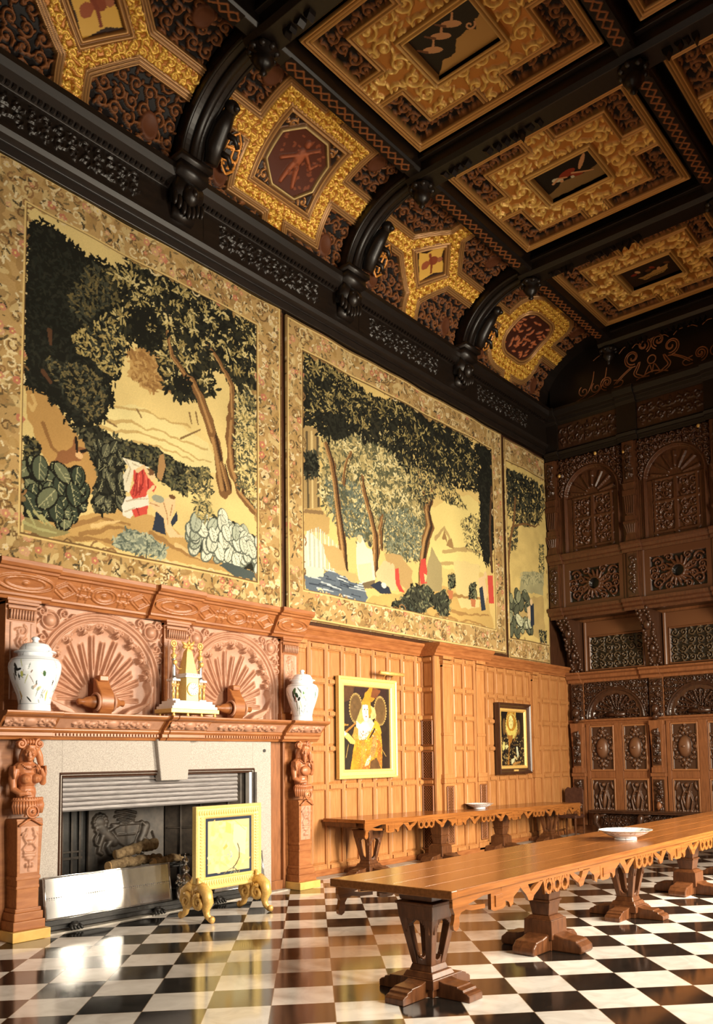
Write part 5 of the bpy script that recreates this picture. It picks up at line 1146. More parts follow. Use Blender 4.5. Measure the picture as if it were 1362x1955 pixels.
# shell arches
def shell_panel(y0, y1):
    yc = (y0+y1)/2; R = (y1-y0)/2; zb, zt = 2.285, 3.475; zc = zt-.02-R*.97
    c = Cv(y0, y1, zb, zt, .0065, k=1); sp = Cv(y0, y1, zb, zt, .0065, k=1); a, b = np.meshgrid(c.A, c.B)
    dy, dz = a-yc, b-zc
    d = np.hypot(dy, np.maximum(dz, 0))                       # stilted arch distance
    r = d/R
    fz = 2.47; fx, fy = a-yc, b-fz; th = np.arctan2(fy, fx); rad = np.hypot(fx, fy)
    # outline of the shell measured along rays from the hinge
    n = 12; edge = np.clip(th/PI, 0, 1); lob = np.abs(np.sin(edge*n*PI/1.0*.75+.2)) 
    rim_r = R*.80
    inside = d < rim_r*(0.965+.05*lob)
    H = np.zeros(a.shape)+.06
    nar = (r < .97); 
    H[nar] = .0
    bowl = -.10*np.clip(1-(d/rim_r)**2, 0, 1)**.6
    H = np.where(r < .83, bowl, H)
    # thin ribs of the shell radiating from the hinge
    k = 15; ph = th/PI*k; fr_ = np.abs(ph-np.round(ph))*PI/k*rad
    lng = np.where(np.round(ph).astype(int) % 2 == 0, .86, .76)
    on = np.clip((rim_r*lng-d)/.03, 0, 1)*np.clip((rad-.2)/.03, 0, 1)*(fy > -.02)
    H = H+on*(.020*np.exp(-(fr_/.013)**2)-.030*np.exp(-((fr_-.027)/.009)**2))
    # scalloped frill between shell and arch
    fr2 = (d > rim_r*(.93+.05*lob)) & (r < .85)
    H = np.where(fr2, .0+.05*np.clip((d-rim_r*(.93+.05*lob))/.05, 0, 1), H)
    mo = (r >= .85) & (r < 1.0); t_ = (r-.85)/.15
    H = np.where(mo, .035+.035*(.5-.5*np.cos(2*PI*2*t_)), H)
    # spandrels
    for s_ in (-1, 1):
        q = (yc+s_*R*.80, zt-R*.20); sp.ell(*q, .07, .07, 1.3, dome=True)
        sp.stroke([(q[0]+.1*math.cos(t), q[1]+.1*math.sin(t)) for t in np.linspace(0, 2*PI, 16)], .012, .012, .8, dome=True)
        for (ua, ub, rr_) in ((-.36, .06, .075), (-.2, .12, .06), (.1, -.28, .07), (.13, -.45, .06), (.12, .12, .06), (-.5, .12, .04)):
            sp.stroke(spiral(yc+s_*(R*.80+ua*R), zt-R*.20+ub*R*.9, rr_*R*1.25, 1.3, s_, 1.+ua*9, 14), .016, .010, .9, dome=True)
        for u in range(7): sp.ell(yc+s_*R*(.97-.1*u*(u > 3)), zt-R*(.1+.13*u)*(1 if u <= 3 else .3), .04, .016, .8, u, dome=True)
    H = np.where(r >= 1.0, .055+.045*sp.p[..., 0], H)
    # acanthus tips on the frill
    tp = Cv(y0, y1, zb, zt, .0065, k=1)
    for t in np.linspace(.15, PI-.15, 9):
        q = (yc+R*.80*math.cos(t), zc+R*.80*math.sin(t))
        for dt in (-.25, 0, .25): tp.ell(q[0]-.03*math.cos(t+dt), q[1]-.03*math.sin(t+dt), .055, .018, 1., t+dt*2, dome=True)
        tp.stroke(spiral(q[0]+.05*math.sin(t), q[1]-.05*math.cos(t), .035, 1.1, 1, t, 10), .010, .008, .8, dome=True); tp.stroke(spiral(q[0]-.05*math.sin(t), q[1]+.05*math.cos(t), .035, 1.1, -1, t, 10), .010, .008, .8, dome=True)
    for s_ in (-1, 1):
        for u in range(5): tp.stroke([(yc+s_*R*(.38+.02*u), zb+.02+.012*u), (yc+s_*R*(.62+.05*u), zb+.06+.03*u), (yc+s_*R*(.74+.03*u), zb+.14+.06*u)], .022, .012, .9, dome=True)
    H = np.maximum(H, np.where(tp.p[..., 0] > 0, .0+.06*tp.p[..., 0], -9))
    o = grid('shell_arch', c.A, c.B, H, WALL(.29), OAK_C, fp, skirt=.12)
    # the hinge: a rolled scroll with turned ends under a strap
    m = MB()
    m.tube([(.33, yc-.30, 2.44), (.33, yc-.28, 2.44), (.34, yc-.24, 2.44), (.34, yc-.2, 2.44), (.35, yc-.14, 2.44), (.36, yc-.09, 2.44), (.36, yc+.09, 2.44), (.35, yc+.14, 2.44), (.34, yc+.2, 2.44), (.34, yc+.24, 2.44), (.33, yc+.28, 2.44), (.33, yc+.3, 2.44)],
           [.015, .04, .03, .055, .07, .085, .085, .07, .055, .03, .04, .015], 14)
    m.build('turned_roller', OAK_M, o, smooth=True)
    m = MB()
    pr_ = [(.30, 2.72), (.36, 2.70), (.40, 2.62), (.46, 2.55), (.485, 2.46), (.47, 2.37), (.42, 2.31), (.36, 2.29), (.30, 2.29)]
    m.ext(pr_, yc-.085, yc+.085, lambda p, q, a_: (p, a_, q)); m.box(.29, .40, yc-.06, yc+.06, 2.68, 2.75)
    m.build('scroll_strap', OAK_M, o, bevel=.012, auto=40)
    for s_ in (-1, 1):
        m = MB(); m.tube([(.385+.095*math.cos(t), yc+s_*.10, 2.44+.095*math.sin(t)) for t in np.linspace(-1.5, 3.6, 18)], .018, 6); m.build('volute_edge', OAK_C, o, smooth=True)
    return o
shell_panel(.30, 1.90); shell_panel(2.25, 3.83)

# herm figures
def herm(yc, kind):
    r = link(bpy.data.objects.new('herm', None)); own(r, fp)
    x0 = .50
    m = MB()
    m.frus((.60, yc, .25), (.10, .105), (.61, yc, 1.18), (.12, .135)); m.box(x0, .72, yc-.135, yc+.135, 1.16, 1.20)
    m.build('tapered_shaft', OAK_M, r, bevel=.006)
    m = MB(); m.box(x0, .717, yc-.127, yc+.127, .59, .63); m.build('shaft_band', OAK_M, r, bevel=.008)
    m = MB()
    for z0, z1, e in ((.50, .53, .006), (.27, .50, .0), (.27, .31, .02), (.19, .27, .034), (.10, .19, .05)): m.box(x0, .705+e, yc-.115-e, yc+.115+e, z0, z1+.002)
    m.build('base_mouldings', OAK_M, r, bevel=.008)
    m = MB(); m.box(.46, .80, yc-.19, yc+.20, 0, .10); m.build('plinth', PLINTH, r, bevel=.006)
    c = Cv(-.09, .09, .66, 1.12, .008, k=1)
    for s_ in (-1, 1):
        c.stroke([(s_*.03, 1.1), (s_*.065, 1.02), (s_*.03, .95), (s_*.07, .9), (s_*.03, .85)], .011, .008, .8, dome=True); c.stroke(spiral(s_*.055, 1.04, .03, 1.1, s_, 0, 10), .008, .006, .8, dome=True)
    c.ell(0, .965, .04, .028, 1., dome=True)
    for z in (.86, .83): c.stroke([(-.055, z), (.055, z)], .013, .013, .9, dome=True)
    c.ell(0, .80, .05, .02, .9, dome=True); c.stroke([(0, .8), (0, .68)], .012, .006, .8, dome=True)
    for q in (-.03, 0, .03): c.ell(q, .735, .014, .028, .9, dome=True)
    grid('carved_trophy', c.A, c.B, c.p[..., 0]*.028, lambda a, b, h: (.7005+(b-.25)*.0323+h, yc+a, b), OAK_C, r)
    # the figure: one continuous carved body
    m = MB(); X = .64
    m.ball((X-.02, yc, 1.70), (.10, .135, .09)); m.ball((X, yc, 1.60), (.10, .115, .10)); m.ball((X-.01, yc, 1.46), (.09, .10, .11)); m.ball((X-.005, yc, 1.36), (.095, .125, .08)); m.ball((X+.04, yc, 1.42), (.06, .07, .07))
    m.tube([(X, yc, 1.70), (X+.02, yc+.01, 1.82)], [.05, .045], 12)
    hx, hy, hz = X+.05, yc+.01, 1.86
    ca, sa = math.cos(-.62), math.sin(-.62)         # the head turns towards the room
    hp = lambda u, v, w_: (hx+u*ca-v*sa, hy+u*sa+v*ca, hz+w_); HR = Matrix.Rotation(-.62, 3, 'Z')
    def hb(c_, r_): m.ball(hp(*c_), r_, 14, 10, HR)
    hb((0, 0, .01), (.068, .060, .078)); hb((.022, 0, -.035), (.046, .044, .052)); hb((.047, 0, -.068), (.020, .022, .018))
    hb((.070, 0, -.008), (.011, .010, .024)); hb((.076, 0, -.022), (.011, .012, .009)); hb((.058, 0, .030), (.016, .046, .010)); hb((.062, 0, -.042), (.011, .020, .006)); hb((.060, 0, -.053), (.011, .017, .006))
    for s_ in (-1, 1):
        hb((.059, s_*.025, .010), (.008, .012, .007)); hb((.050, s_*.034, -.016), (.018, .017, .016)); hb((-.005, s_*.060, -.002), (.014, .010, .022))
        # hair falling on the shoulders
        m.tube([hp(-.01, s_*.055, .055), hp(-.03, s_*.080, -.03), hp(-.045, s_*.095, -.13)], [.030, .036, .028], 10); m.tube([hp(.02, s_*.03, .072), hp(.02, s_*.058, .045), hp(0, s_*.07, .0)], [.016, .018, .012], 8)
    m.tube([hp(.01, -.05, .062), hp(.045, 0, .068), hp(.01, .05, .062)], .020, 10)
    if kind == 'bust':
        for s_ in (-1, 1): m.ball((X+.085, yc+s_*.055, 1.60), (.055, .052, .05)); m.ball((X+.137, yc+s_*.058, 1.598), .010, 8, 6)
    else:
        m.ball((X+.09, yc, 1.60), (.04, .09, .07)); hb((.045, 0, -.085), (.03, .036, .045)); m.tube([hp(.05, 0, -.08), hp(.06, 0, -.16)], [.034, .010], 10)
    # arms: one folded down at the side with its hand on the belly, the other raised
    m.tube([(X, yc-.12, 1.70), (X+.01, yc-.15, 1.60), (X+.02, yc-.145, 1.50), (X+.09, yc-.10, 1.45), (X+.115, yc-.05, 1.455)], [.045, .042, .036, .03, .022], 10)
    for q in range(4): m.tube([(X+.118, yc-.055+.004*q, 1.468-.010*q), (X+.124, yc-.02+.004*q, 1.466-.010*q), (X+.116, yc-.002+.002*q, 1.462-.010*q)], [.007, .0065, .005], 6)
    m.tube([(X+.112, yc-.06, 1.47), (X+.125, yc-.045, 1.485)], [.008, .006], 6)
    m.tube([(X, yc+.12, 1.70), (X+.01, yc+.15, 1.61), (X+.05, yc+.145, 1.56), (X+.095, yc+.125, 1.63), (X+.115, yc+.09, 1.70)], [.045, .042, .035, .028, .02], 10)
    for q in range(4): m.tube([(X+.113, yc+.088-.004*q, 1.705+.008*q), (X+.126, yc+.066-.004*q, 1.715+.009*q), (X+.12, yc+.052-.003*q, 1.708+.009*q)], [.007, .0065, .005], 6)
    m.tube([(X+.108, yc+.085, 1.70), (X+.12, yc+.068, 1.696)], [.008, .006], 6)
    m.build('figure', FIGOAK, r, remesh=.0055)
    m = MB()
    for s_ in (-1, 1):    # ram-like volutes above the head
        for w_ in (-.018, .018): m.tube([(X+.03+w_, p[0], p[1]) for p in spiral(yc+s_*.095+.01, 1.955, .05, 1.5, s_, 1.6, 20)], .014, 8)
        m.tube([(X, yc+s_*.095+.01, 1.955), (X+.06, yc+s_*.095+.01, 1.955)], .018, 8)
        for q in range(5): m.tube([(X-.02+.02*q, yc+s_*(.15+.003*q), 1.73), (X-.02+.022*q, yc+s_*.165, 1.66), (X-.02+.022*q, yc+s_*.16, 1.60)], [.014, .013, .006], 6)
    for q in range(5): m.ball((X+.03, yc-.05+.03*q, 1.975), (.03, .018, .03), 8, 6)
    m.build('volutes', FIGOAK, r, smooth=True)
    m = MB()               # fringed girdle and shield-like rosette
    for q in range(-7, 8):
        t = q/7*1.25; px, py = X+.115*math.cos(t), yc+.15*math.sin(t); m.tube([(px, py, 1.38), (px+.012*math.cos(t), py+.012*math.sin(t), 1.33), (px+.004, py, 1.25)], [.014, .017, .010], 6); m.ball((px, py, 1.395), .019, 8, 6)
    m.tube([(X+.12*math.cos(t), yc+.155*math.sin(t), 1.385) for t in np.linspace(-1.4, 1.4, 14)], .014, 8)
    m.ball((X+.115, yc, 1.27), (.03, .055, .055)); m.tube([(X+.135, yc+.06*math.cos(t), 1.27+.06*math.sin(t)) for t in np.linspace(0, 2*PI, 16, endpoint=False)], .010, 6, closed=True); m.ball((X+.145, yc, 1.27), .018, 8, 6)
    for s_ in (-1, 1): m.tube([(X+.10, yc, 1.205), (X+.105, yc+s_*.12, 1.13)], [.016, .012], 6); m.tube([(X+.11, yc+s_*.02, 1.33), (X+.125, yc+s_*.06, 1.30), (X+.11, yc+s_*.07, 1.22)], .010, 6)
    m.build('girdle', FIGOAK, r, smooth=True)
    m = MB()               # beads of the necklace
    for t in np.linspace(-1.2, 1.2, 13): m.ball((X+.10-.035*t*t, yc+.075*math.sin(t), 1.70+.03*t*t), .009, 6, 5)
    m.build('necklace', FIGOAK, r, smooth=True)
    return r
PLINTH = plain('pale_plinth_oak', (.62, .36, .09), (.78, .50, .15), .35, 6, bmp=.05)
FIGOAK = plain('figure_oak', (.30, .095, .035), (.48, .185, .075), .40, 9, bmp=.08)
herm(.09, 'bust'); herm(3.98, 'bearded')

# ------------------------------------------------------------------ on the mantel shelf
def jar(name, label, x, y, z, R, Hh, seed, scene):
    t = wthing(name, label, 'jar', (x, y, z), 'lidded porcelain jars on the mantel')
    prof = [(.0, .002), (.62, .002), (.62, .02), (.60, .10), (.66, .20), (.84, .36), (.97, .50), (1., .58), (.985, .63), (.90, .685), (.74, .715), (.66, .722)]
    lidp = [(.64, .715), (.65, .74), (.66, .765), (.80, .775), (.79, .79), (.64, .80), (.60, .84), (.50, .885), (.34, .905), (.16, .915), (.12, .925), (.10, .94), (.15, .955), (.16, .972), (.10, .99), (.0, 1.)]
    rng = np.random.default_rng(seed)
    for nm, pf in (('jar_body', prof), ('lid', lidp)):
        P = np.array(pf)*[R, Hh]; s_ = np.concatenate([[0], np.cumsum(np.hypot(*np.diff(P, axis=0).T))])
        c = Cv(0, 2*PI, 0, s_[-1], .012, C(244, 236, 222)); c.A = np.linspace(0, 2*PI, 241); c.B = np.linspace(0, s_[-1], 200); c.p = np.zeros((200, 241, 3)); c.p[:] = C(246, 238, 226)
        if nm == 'jar_body':
            top, bot = np.interp(.66*Hh, P[:, 1], s_), np.interp(.1*Hh, P[:, 1], s_)
            c.rect(0, 7, top, top+.012, C(196, 190, 176)); c.rect(0, 7, bot-.01, bot, C(190, 190, 180))
            for k in range(90):
                a, b = rng.uniform(0, 2*PI), rng.uniform(bot, top-.03)
                c.ell(a, b, rng.uniform(.05, .12), rng.uniform(.006, .02), (C(110, 122, 104), C(196, 160, 126), C(84, 100, 78), C(190, 184, 96))[rng.integers(4)], rng.uniform(-.8, .8), alpha=.75)
            for (a, b, ra, rb, cc) in scene: c.ell(a, np.interp(b*Hh, P[:, 1], s_), ra, rb, cc, rng.uniform(-.5, .5))
        else:
            for k in range(26): c.ell(rng.uniform(0, 6.28), rng.uniform(0, s_[-1]*.85), .09, .007, (C(60, 80, 60), C(150, 160, 140), C(190, 170, 140))[k % 3], rng.uniform(-.6, .6))
        rr = lambda b: np.interp(b, s_, P[:, 0]); zz = lambda b: np.interp(b, s_, P[:, 1])
        grid(nm, c.A, c.B, 0, lambda a, b, h: (x+rr(b)*np.cos(a-2.3), y+rr(b)*np.sin(a-2.3), z+zz(b)), CERAM, t, col=c.p)
    return t
BK, GN = C(36, 40, 36), C(64, 96, 52)
# the camera sees the side of each jar around angle 1.5 (painted frame)
jar('porcelain_jar', 'lidded white porcelain jar at the left end of the mantel with faint painted figures', .70, .125, 2.285, .255, .78, 4,
    [(1.05, .56, .10, .03, BK), (1.0, .50, .05, .05, BK), (1.2, .53, .10, .012, BK), (.9, .44, .03, .04, BK), (1.15, .44, .03, .035, BK), (1.3, .47, .06, .03, C(196, 190, 90)), (1.7, .5, .05, .01, C(150, 120, 100)), (2.2, .48, .07, .03, GN), (1.5, .15, .14, .012, BK), (1.0, .2, .05, .05, C(190, 150, 90)), (2.5, .2, .05, .06, C(196, 186, 96)), (2.7, .37, .03, .03, BK), (1.9, .36, .02, .03, C(90, 90, 80)), (1.7, .4, .10, .008, C(150, 120, 100))])
jar('porcelain_jar', 'lidded white porcelain jar at the right end of the mantel with a dark green flower', .70, 3.95, 2.285, .225, .72, 9,
    [(1.0, .55, .13, .04, GN), (1.15, .48, .12, .035, C(40, 66, 40)), (.95, .43, .05, .06, C(46, 66, 44)), (1.3, .41, .10, .025, C(30, 40, 30)), (.9, .5, .05, .05, BK), (1.35, .57, .14, .012, C(60, 76, 56)), (1.05, .40, .04, .05, C(150, 90, 70)), (1.6, .52, .05, .02, C(110, 150, 80)), (1.65, .44, .04, .02, C(190, 200, 120)), (1.1, .28, .04, .08, C(120, 116, 84)), (1.25, .2, .03, .07, C(100, 110, 80)), (2.5, .5, .04, .06, C(90, 120, 60))])

t = wthing('mantel_clock', 'white marble and gilt obelisk clock between two columns at the middle of the mantel', 'clock', (.64, 2.08, 2.285))
zb = 2.285; yc = 2.06; xc = .64
for q in (-.30, -.10, .10, .30):
    for d in (.52, .79):
        m = MB(); m.lathe([(.018, 0), (.022, .015), (.012, .03), (.02, .04)], (d, yc+q, zb), 10); m.build('foot', GILT, t, smooth=True)
m = MB(); m.box(.48, .82, yc-.35, yc+.35, zb+.04, zb+.09); m.build('gilt_base', GILTB, t, bevel=.006)
m = MB(); m.box(.49, .81, yc-.33, yc+.33, zb+.09, zb+.125); m.box(.50, .80, yc-.30, yc+.30, zb+.125, zb+.155); m.box(.51, .79, yc-.27, yc+.27, zb+.155, zb+.19); m.build('stepped_base', MARBLE, t, bevel=.005)
m = MB(); m.box(.56, .75, yc-.09, yc+.09, zb+.19, zb+.475); cs_ = m.build('clock_case', GILTB, t, bevel=.005)
m = MB(); m.box(.55, .76, yc-.105, yc+.105, zb+.475, zb+.50); m.box(.555, .755, yc-.098, yc+.098, zb+.50, zb+.525)
for q in range(10): m.box(.755, .765, yc-.1+q*.021, yc-.09+q*.021, zb+.50, zb+.52)
m.build('case_cornice', MARBLE, t, bevel=.003)
m = MB(); m.frus((.655, yc, zb+.525), (.075, .085), (.655, yc, zb+.80), (.035, .038)); m.frus((.655, yc, zb+.80), (.035, .038), (.655, yc, zb+.83), (.02, .02)); m.build('obelisk', GILTB, t, bevel=.003)
m = MB(); m.tube([(.655, yc-.005, zb+.83), (.66, yc, zb+.87)], [.02, .028], 8); m.ball((.665, yc+.002, zb+.905), (.02, .02, .025)); m.tube([(.66, yc+.02, zb+.875), (.655, yc+.07, zb+.905), (.65, yc+.10, zb+.94)], [.02, .02, .004], 8); m.tube([(.66, yc-.02, zb+.875), (.655, yc-.06, zb+.895), (.65, yc-.09, zb+.92)], [.02, .02, .004], 8); m.ball((.66, yc-.05, zb+.855), (.03, .03, .025)); m.ball((.66, yc+.045, zb+.85), (.03, .03, .025)); m.tube([(.665, yc+.01, zb+.92), (.665, yc+.015, zb+.99)], .005, 6)
m.build('gilt_eagle', GILT, t, smooth=True)
m = MB(); m.tube([(.74, yc, zb+.335), (.765, yc, zb+.335)], .082, 28); m.build('bezel', GILT, cs_, smooth=False)
m = MB(); m.tube([(.755, yc, zb+.335), (.769, yc, zb+.335)], .072, 28); dial = m.build('dial', MARBLE, cs_)
m = MB()
for q in range(12):
    a = q*PI/6; m.box(.769, .7705, yc+.06*math.sin(a)-.004, yc+.06*math.sin(a)+.004, zb+.335+.06*math.cos(a)-.006, zb+.335+.06*math.cos(a)+.006)
m.tube([(.771, yc, zb+.335), (.771, yc+.03, zb+.36)], .003, 4); m.tube([(.771, yc, zb+.335), (.771, yc-.045, zb+.35)], .0025, 4); m.build('hands', IRON, cs_)
for s_ in (-1, 1):
    y_ = yc+s_*.195
    m = MB(); m.box(xc-.06, xc+.06, y_-.05, y_+.05, zb+.19, zb+.215); m.box(xc-.065, xc+.065, y_-.055, y_+.055, zb+.43, zb+.455); m.box(xc-.03, xc+.01, y_-.03, y_+.03, zb+.215, zb+.43); m.build('pedestal', MARBLE, t, bevel=.003)
    m = MB()
    for w_ in (-.028, .028):      # little gilt bearers under each column
        m.tube([(xc+.035, y_+w_-.008, zb+.215), (xc+.035, y_+w_-.006, zb+.27), (xc+.035, y_+w_, zb+.31)], [.007, .010, .012], 6); m.tube([(xc+.035, y_+w_+.010, zb+.215), (xc+.035, y_+w_+.008, zb+.27), (xc+.035, y_+w_, zb+.31)], [.007, .010, .012], 6)
        m.ball((xc+.035, y_+w_, zb+.34), (.014, .016, .032)); m.ball((xc+.037, y_+w_, zb+.388), (.012, .012, .015)); 
        for v in (-1, 1): m.tube([(xc+.035, y_+w_+v*.014, zb+.36), (xc+.038, y_+w_+v*.022, zb+.39), (xc+.036, y_+w_+v*.014, zb+.425)], .005, 6)
    m.build('bearers', GILT, t, smooth=True)
    m = MB(); m.lathe([(.04, .455), (.04, .475), (.028, .48), (.026, .50), (.024, .68), (.03, .69), (.03, .70)], (xc, y_, zb), 16); m.build('column', SILVER, t, smooth=True)
    m = MB(); m.lathe([(.03, .70), (.02, .71), (.034, .73), (.034, .75), (.016, .765), (.012, .80), (.03, .82), (.006, .845)], (xc, y_, zb), 14); m.tube([(xc, y_+.036*math.cos(a), zb+.885+.036*math.sin(a)) for a in np.linspace(0, 2*PI, 20, endpoint=False)], .009, 8, closed=True); m.ball((xc, y_, zb+.885), (.012, .022, .022)); m.ball((xc+.03, y_, zb+.655), (.02, .03, .03)); m.tube([(xc+.03, y_, zb+.63), (xc+.03, y_-s_*.05, zb+.58), (xc+.02, y_-s_*.11, zb+.585)], .006, 6)
    m.build('column_finial', GILT, t, smooth=True)

# ------------------------------------------------------------------ hearth
m = MB(); m.xy([(.25, .20), (.735, .20), (.62, 3.78), (.25, 3.78)], 0, .012); hs = tag(m.build('hearth_slab', HEARTH), 'pale stone slab let into the floor before the fireplace', 'hearth')
t = wthing('fender', 'long polished steel fender on black paw feet in front of the fire', 'fender', (.66, 1.8, .012))
m = MB(); m.box(.62, .70, .27, 3.30, .085, .135); m.box(.30, .70, .25, .285, .085, .135); m.box(.60, .66, .30, 3.28, .03, .09); m.build('base_rail', IRON, t, bevel=.004)
for y0, y1 in ((.29, 1.83), (2.44, 3.27)):
    m = MB(); tl = .06
    m.quad([(.685, y0, .14), (.685, y1, .14), (.685-tl, y1, .575), (.685-tl, y0, .575), (.668, y0, .14), (.668, y1, .14), (.668-tl, y1, .575), (.668-tl, y0, .575)], [(0,1,2,3),(7,6,5,4),(0,4,5,1),(1,5,6,2),(2,6,7,3),(3,7,4,0)])
    pl_ = m.build('steel_plate', STEEL, t)
    m = MB()
    for z in (.15, .565): x = .687-tl*(z-.14)/.435; m.tube([(x, y0, z), (x, y1, z)], .009, 6)
    for y_ in (y0+.01, y1-.01): m.tube([(.688, y_, .14), (.688-tl, y_, .575)], .009, 6)
    m.build('rim', SILVER, pl_, smooth=True)
    m = MB(); z = .36; x = .687-tl*(z-.14)/.435; y_ = y0+.03
    while y_ < y1-.02: m.ball((x, y_, z), .006, 6, 4); m.ball((x, y_, z-.018), .004, 5, 4); y_ += .026
    m.build('bead_rows', SILVER, pl_)
for y_ in (.60, 1.62, 2.5, 3.1):
    m = MB(); m.ball((.70, y_, .06), (.05, .05, .035))
    for q in range(4): m.tube([(.71, y_-.045+.03*q, .065), (.745, y_-.055+.036*q, .05), (.765, y_-.058+.039*q, .022)], [.016, .018, .012], 8)
    m.box(.68, .72, y_-.03, y_+.03, .075, .10); m.build('paw_foot', IRON, t, smooth=True)

def log_mesh(m, p0, p1, r0, r1, seed, k=14):
    rng = np.random.default_rng(seed); n = 20; pts, rr = [], []
    for i in range(n+1):
        t_ = i/n; q = Vector(p0).lerp(Vector(p1), t_); q += Vector((rng.normal(0, .006), rng.normal(0, .006), rng.normal(0, .008)+.02*math.sin(t_*3))); pts.append(q); rr.append((r0+(r1-r0)*t_)*(1+rng.normal(0, .07)))
    m.tube(pts, rr, k)
for lb, p0, p1, r0, r1, sd in (('pale cut-ended log lying lowest on the fire, front', (.30, 1.24, .565), (.18, 2.02, .570), .062, .055, 2), ('thick bark-covered log laid slanting on top of the fire', (.17, 1.42, .675), (.12, 2.0, .74), .06, .075, 5), ('knotty short log at the right of the fire', (.345, 1.80, .560), (.31, 2.26, .555), .05, .04, 8)):
    t = wthing('firewood_log', lb, 'log', tuple(p0), 'logs laid in the fireplace')
    m = MB(); log_mesh(m, p0, p1, r0, r1, sd); m.build('bark', BARK, t, smooth=True)
    d = (Vector(p1)-Vector(p0)).normalized(); m = MB(); m.tube([Vector(p0)-d*.012, Vector(p0)+d*.02], r0*.93, 14); m.build('cut_end', CUTW, t)
t = wthing('fire_basket', 'black iron fire basket carrying the logs', 'grate', (.2, 1.8, .03))
m = MB()
for x in (.08, .2, .32): m.tube([(x, 1.2, .48), (x, 2.3, .48)], .016, 6)
for y_ in (1.25, 2.2):
    m.tube([(.06, y_, .48), (.34, y_, .48)], .016, 6)
    for x in (.08, .32): m.tube([(x, y_, .03), (x, y_, .5)], .016, 6)
m.build('bars', IRON, t)
t = wthing('andiron', 'ornate silvered firedog with scroll legs standing right of the fender plate', 'andiron', (.57, 2.1, .012))
m = MB(); m.lathe([(.03, .20), (.05, .22), (.085, .30), (.08, .36), (.04, .40), (.03, .42), (.055, .44), (.05, .47), (.025, .50), (.022, .53), (.045, .55), (.04, .58), (.015, .60), (.03, .625), (.0, .65)], (.57, 2.1, 0), 16); m.build('stem', SILVER, t, smooth=True)
m = MB()
for s_ in (-1, 1):
    m.tube([(.57, 2.1+s_*.03, .26), (.58, 2.1+s_*.10, .25), (.60, 2.1+s_*.13, .16), (.60, 2.1+s_*.10, .08), (.60, 2.1+s_*.15, .03)], [.02, .03, .025, .02, .025], 8); m.tube([(.6, p[0], p[1]) for p in spiral(2.1+s_*.11, .30, .05, 1.2, s_, 0, 14)], .014, 6)
    m.ball((.6, 2.1+s_*.12, .38), (.03, .028, .04)); m.ball((.615, 2.1+s_*.10, .33), (.03, .035, .03)); m.ball((.61, 2.1+s_*.06, .16), (.03, .03, .03)); m.ball((.58, 2.1+s_*.155, .025), .026)
m.ball((.62, 2.1, .23), (.04, .05, .05)); m.ball((.63, 2.1, .32), (.03, .035, .04)); m.build('scroll_legs', SILVER, t, smooth=True)
m = MB()
for q in range(6): m.ball((.57+.03*math.cos(q), 2.1+.04*math.sin(q*1.05), .63), .016, 8, 6)
m.tube([(.57, 2.1, .2), (.3, 2.1, .2), (.3, 2.1, .04)], .02, 8); m.build('billet_bar', IRON, t, smooth=True)

# ------------------------------------------------------------------ embroidered fire screen
t = wthing('fire_screen', 'gilt-framed embroidered fire screen on two pairs of scroll feet', 'screen', (1.36, 2.13, 0))
yl, yr, z0, z1 = 1.65, 2.60, .315, 1.245
m = MB(); frame_mesh(m, yl, yr, z0, z1, .145, 1.335, [(0, -.035), (0, .03), (.1, .04), (.22, .028), (.35, .035), (.75, .03), (.85, .04), (1, .012)]); m.box(1.30, 1.345, yl+.01, yr-.01, z0+.01, z1-.01); fm = m.build('frame', GILTB, t)
m = MB(); q = yl+.05
while q < yr-.04: m.ball((1.368, q, z0+.075), (.012, .014, .03), 6, 4); m.ball((1.368, q, z1-.075), (.012, .014, .03), 6, 4); q += .034
q = z0+.12
while q < z1-.1: m.ball((1.368, yl+.075, q), (.012, .03, .014), 6, 4); m.ball((1.368, yr-.075, q), (.012, .03, .014), 6, 4); q += .034
m.build('leaf_carving', GILTB, fm, smooth=True)
c = Cv(yl+.135, yr-.135, z0+.135, z1-.135, .006, C(52, 56, 64)); c.warp(.004, .06)
c.rect(yl+.175, yr-.175, z0+.175, z1-.175, C(226, 192, 124))
for k in range(70): c.ell(RNG.uniform(yl+.2, yr-.2), RNG.uniform(z0+.2, z1-.2), RNG.uniform(.02, .06), RNG.uniform(.01, .03), (C(232, 204, 142), C(216, 172, 96), C(226, 186, 108))[k % 3], RNG.uniform(0, 3), alpha=.6)
c.poly([(2.076, 1.060), (2.158, 1.023), (2.158, 0.911), (2.066, 0.934)], C(238, 186, 96)); c.poly([(2.087, 0.806), (2.107, 0.773), (2.046, 0.731), (2.036, 0.763)], C(226, 170, 84)); c.poly([(2.199, 1.020), (2.387, 0.974), (2.365, 0.652), (2.261, 0.695), (2.178, 0.830)], C(234, 208, 146))
c.stroke([(2.250, 0.792), (2.277, 0.725), (2.273, 0.629), (2.230, 0.562), (2.188, 0.527)], .007, .006, C(70, 60, 40)); c.stroke([(2.188, 0.527), (2.117, 0.503), (2.047, 0.464)], .004, .003, C(130, 110, 70)); c.stroke([(2.199, 0.518), (2.260, 0.471), (2.323, 0.392)], .006, .005, C(80, 66, 44)); c.stroke([(2.178, 0.520), (2.199, 0.430)], .004, .004, C(100, 84, 54))
for k in range(16): c.ell([(2.199, 0.470)][0][0]+RNG.normal(0, .035), [(2.199, 0.470)][0][1]+RNG.normal(0, .03), .012, .005, (C(110, 116, 90), C(170, 150, 100))[k % 2], RNG.uniform(0, 3))
for k in range(12): c.ell([(2.148, 0.698)][0][0]+RNG.normal(0, .018), [(2.148, 0.698)][0][1]+RNG.normal(0, .03), .012, .006, (C(150, 156, 150), C(190, 180, 150))[k % 2], RNG.uniform(0, 3))
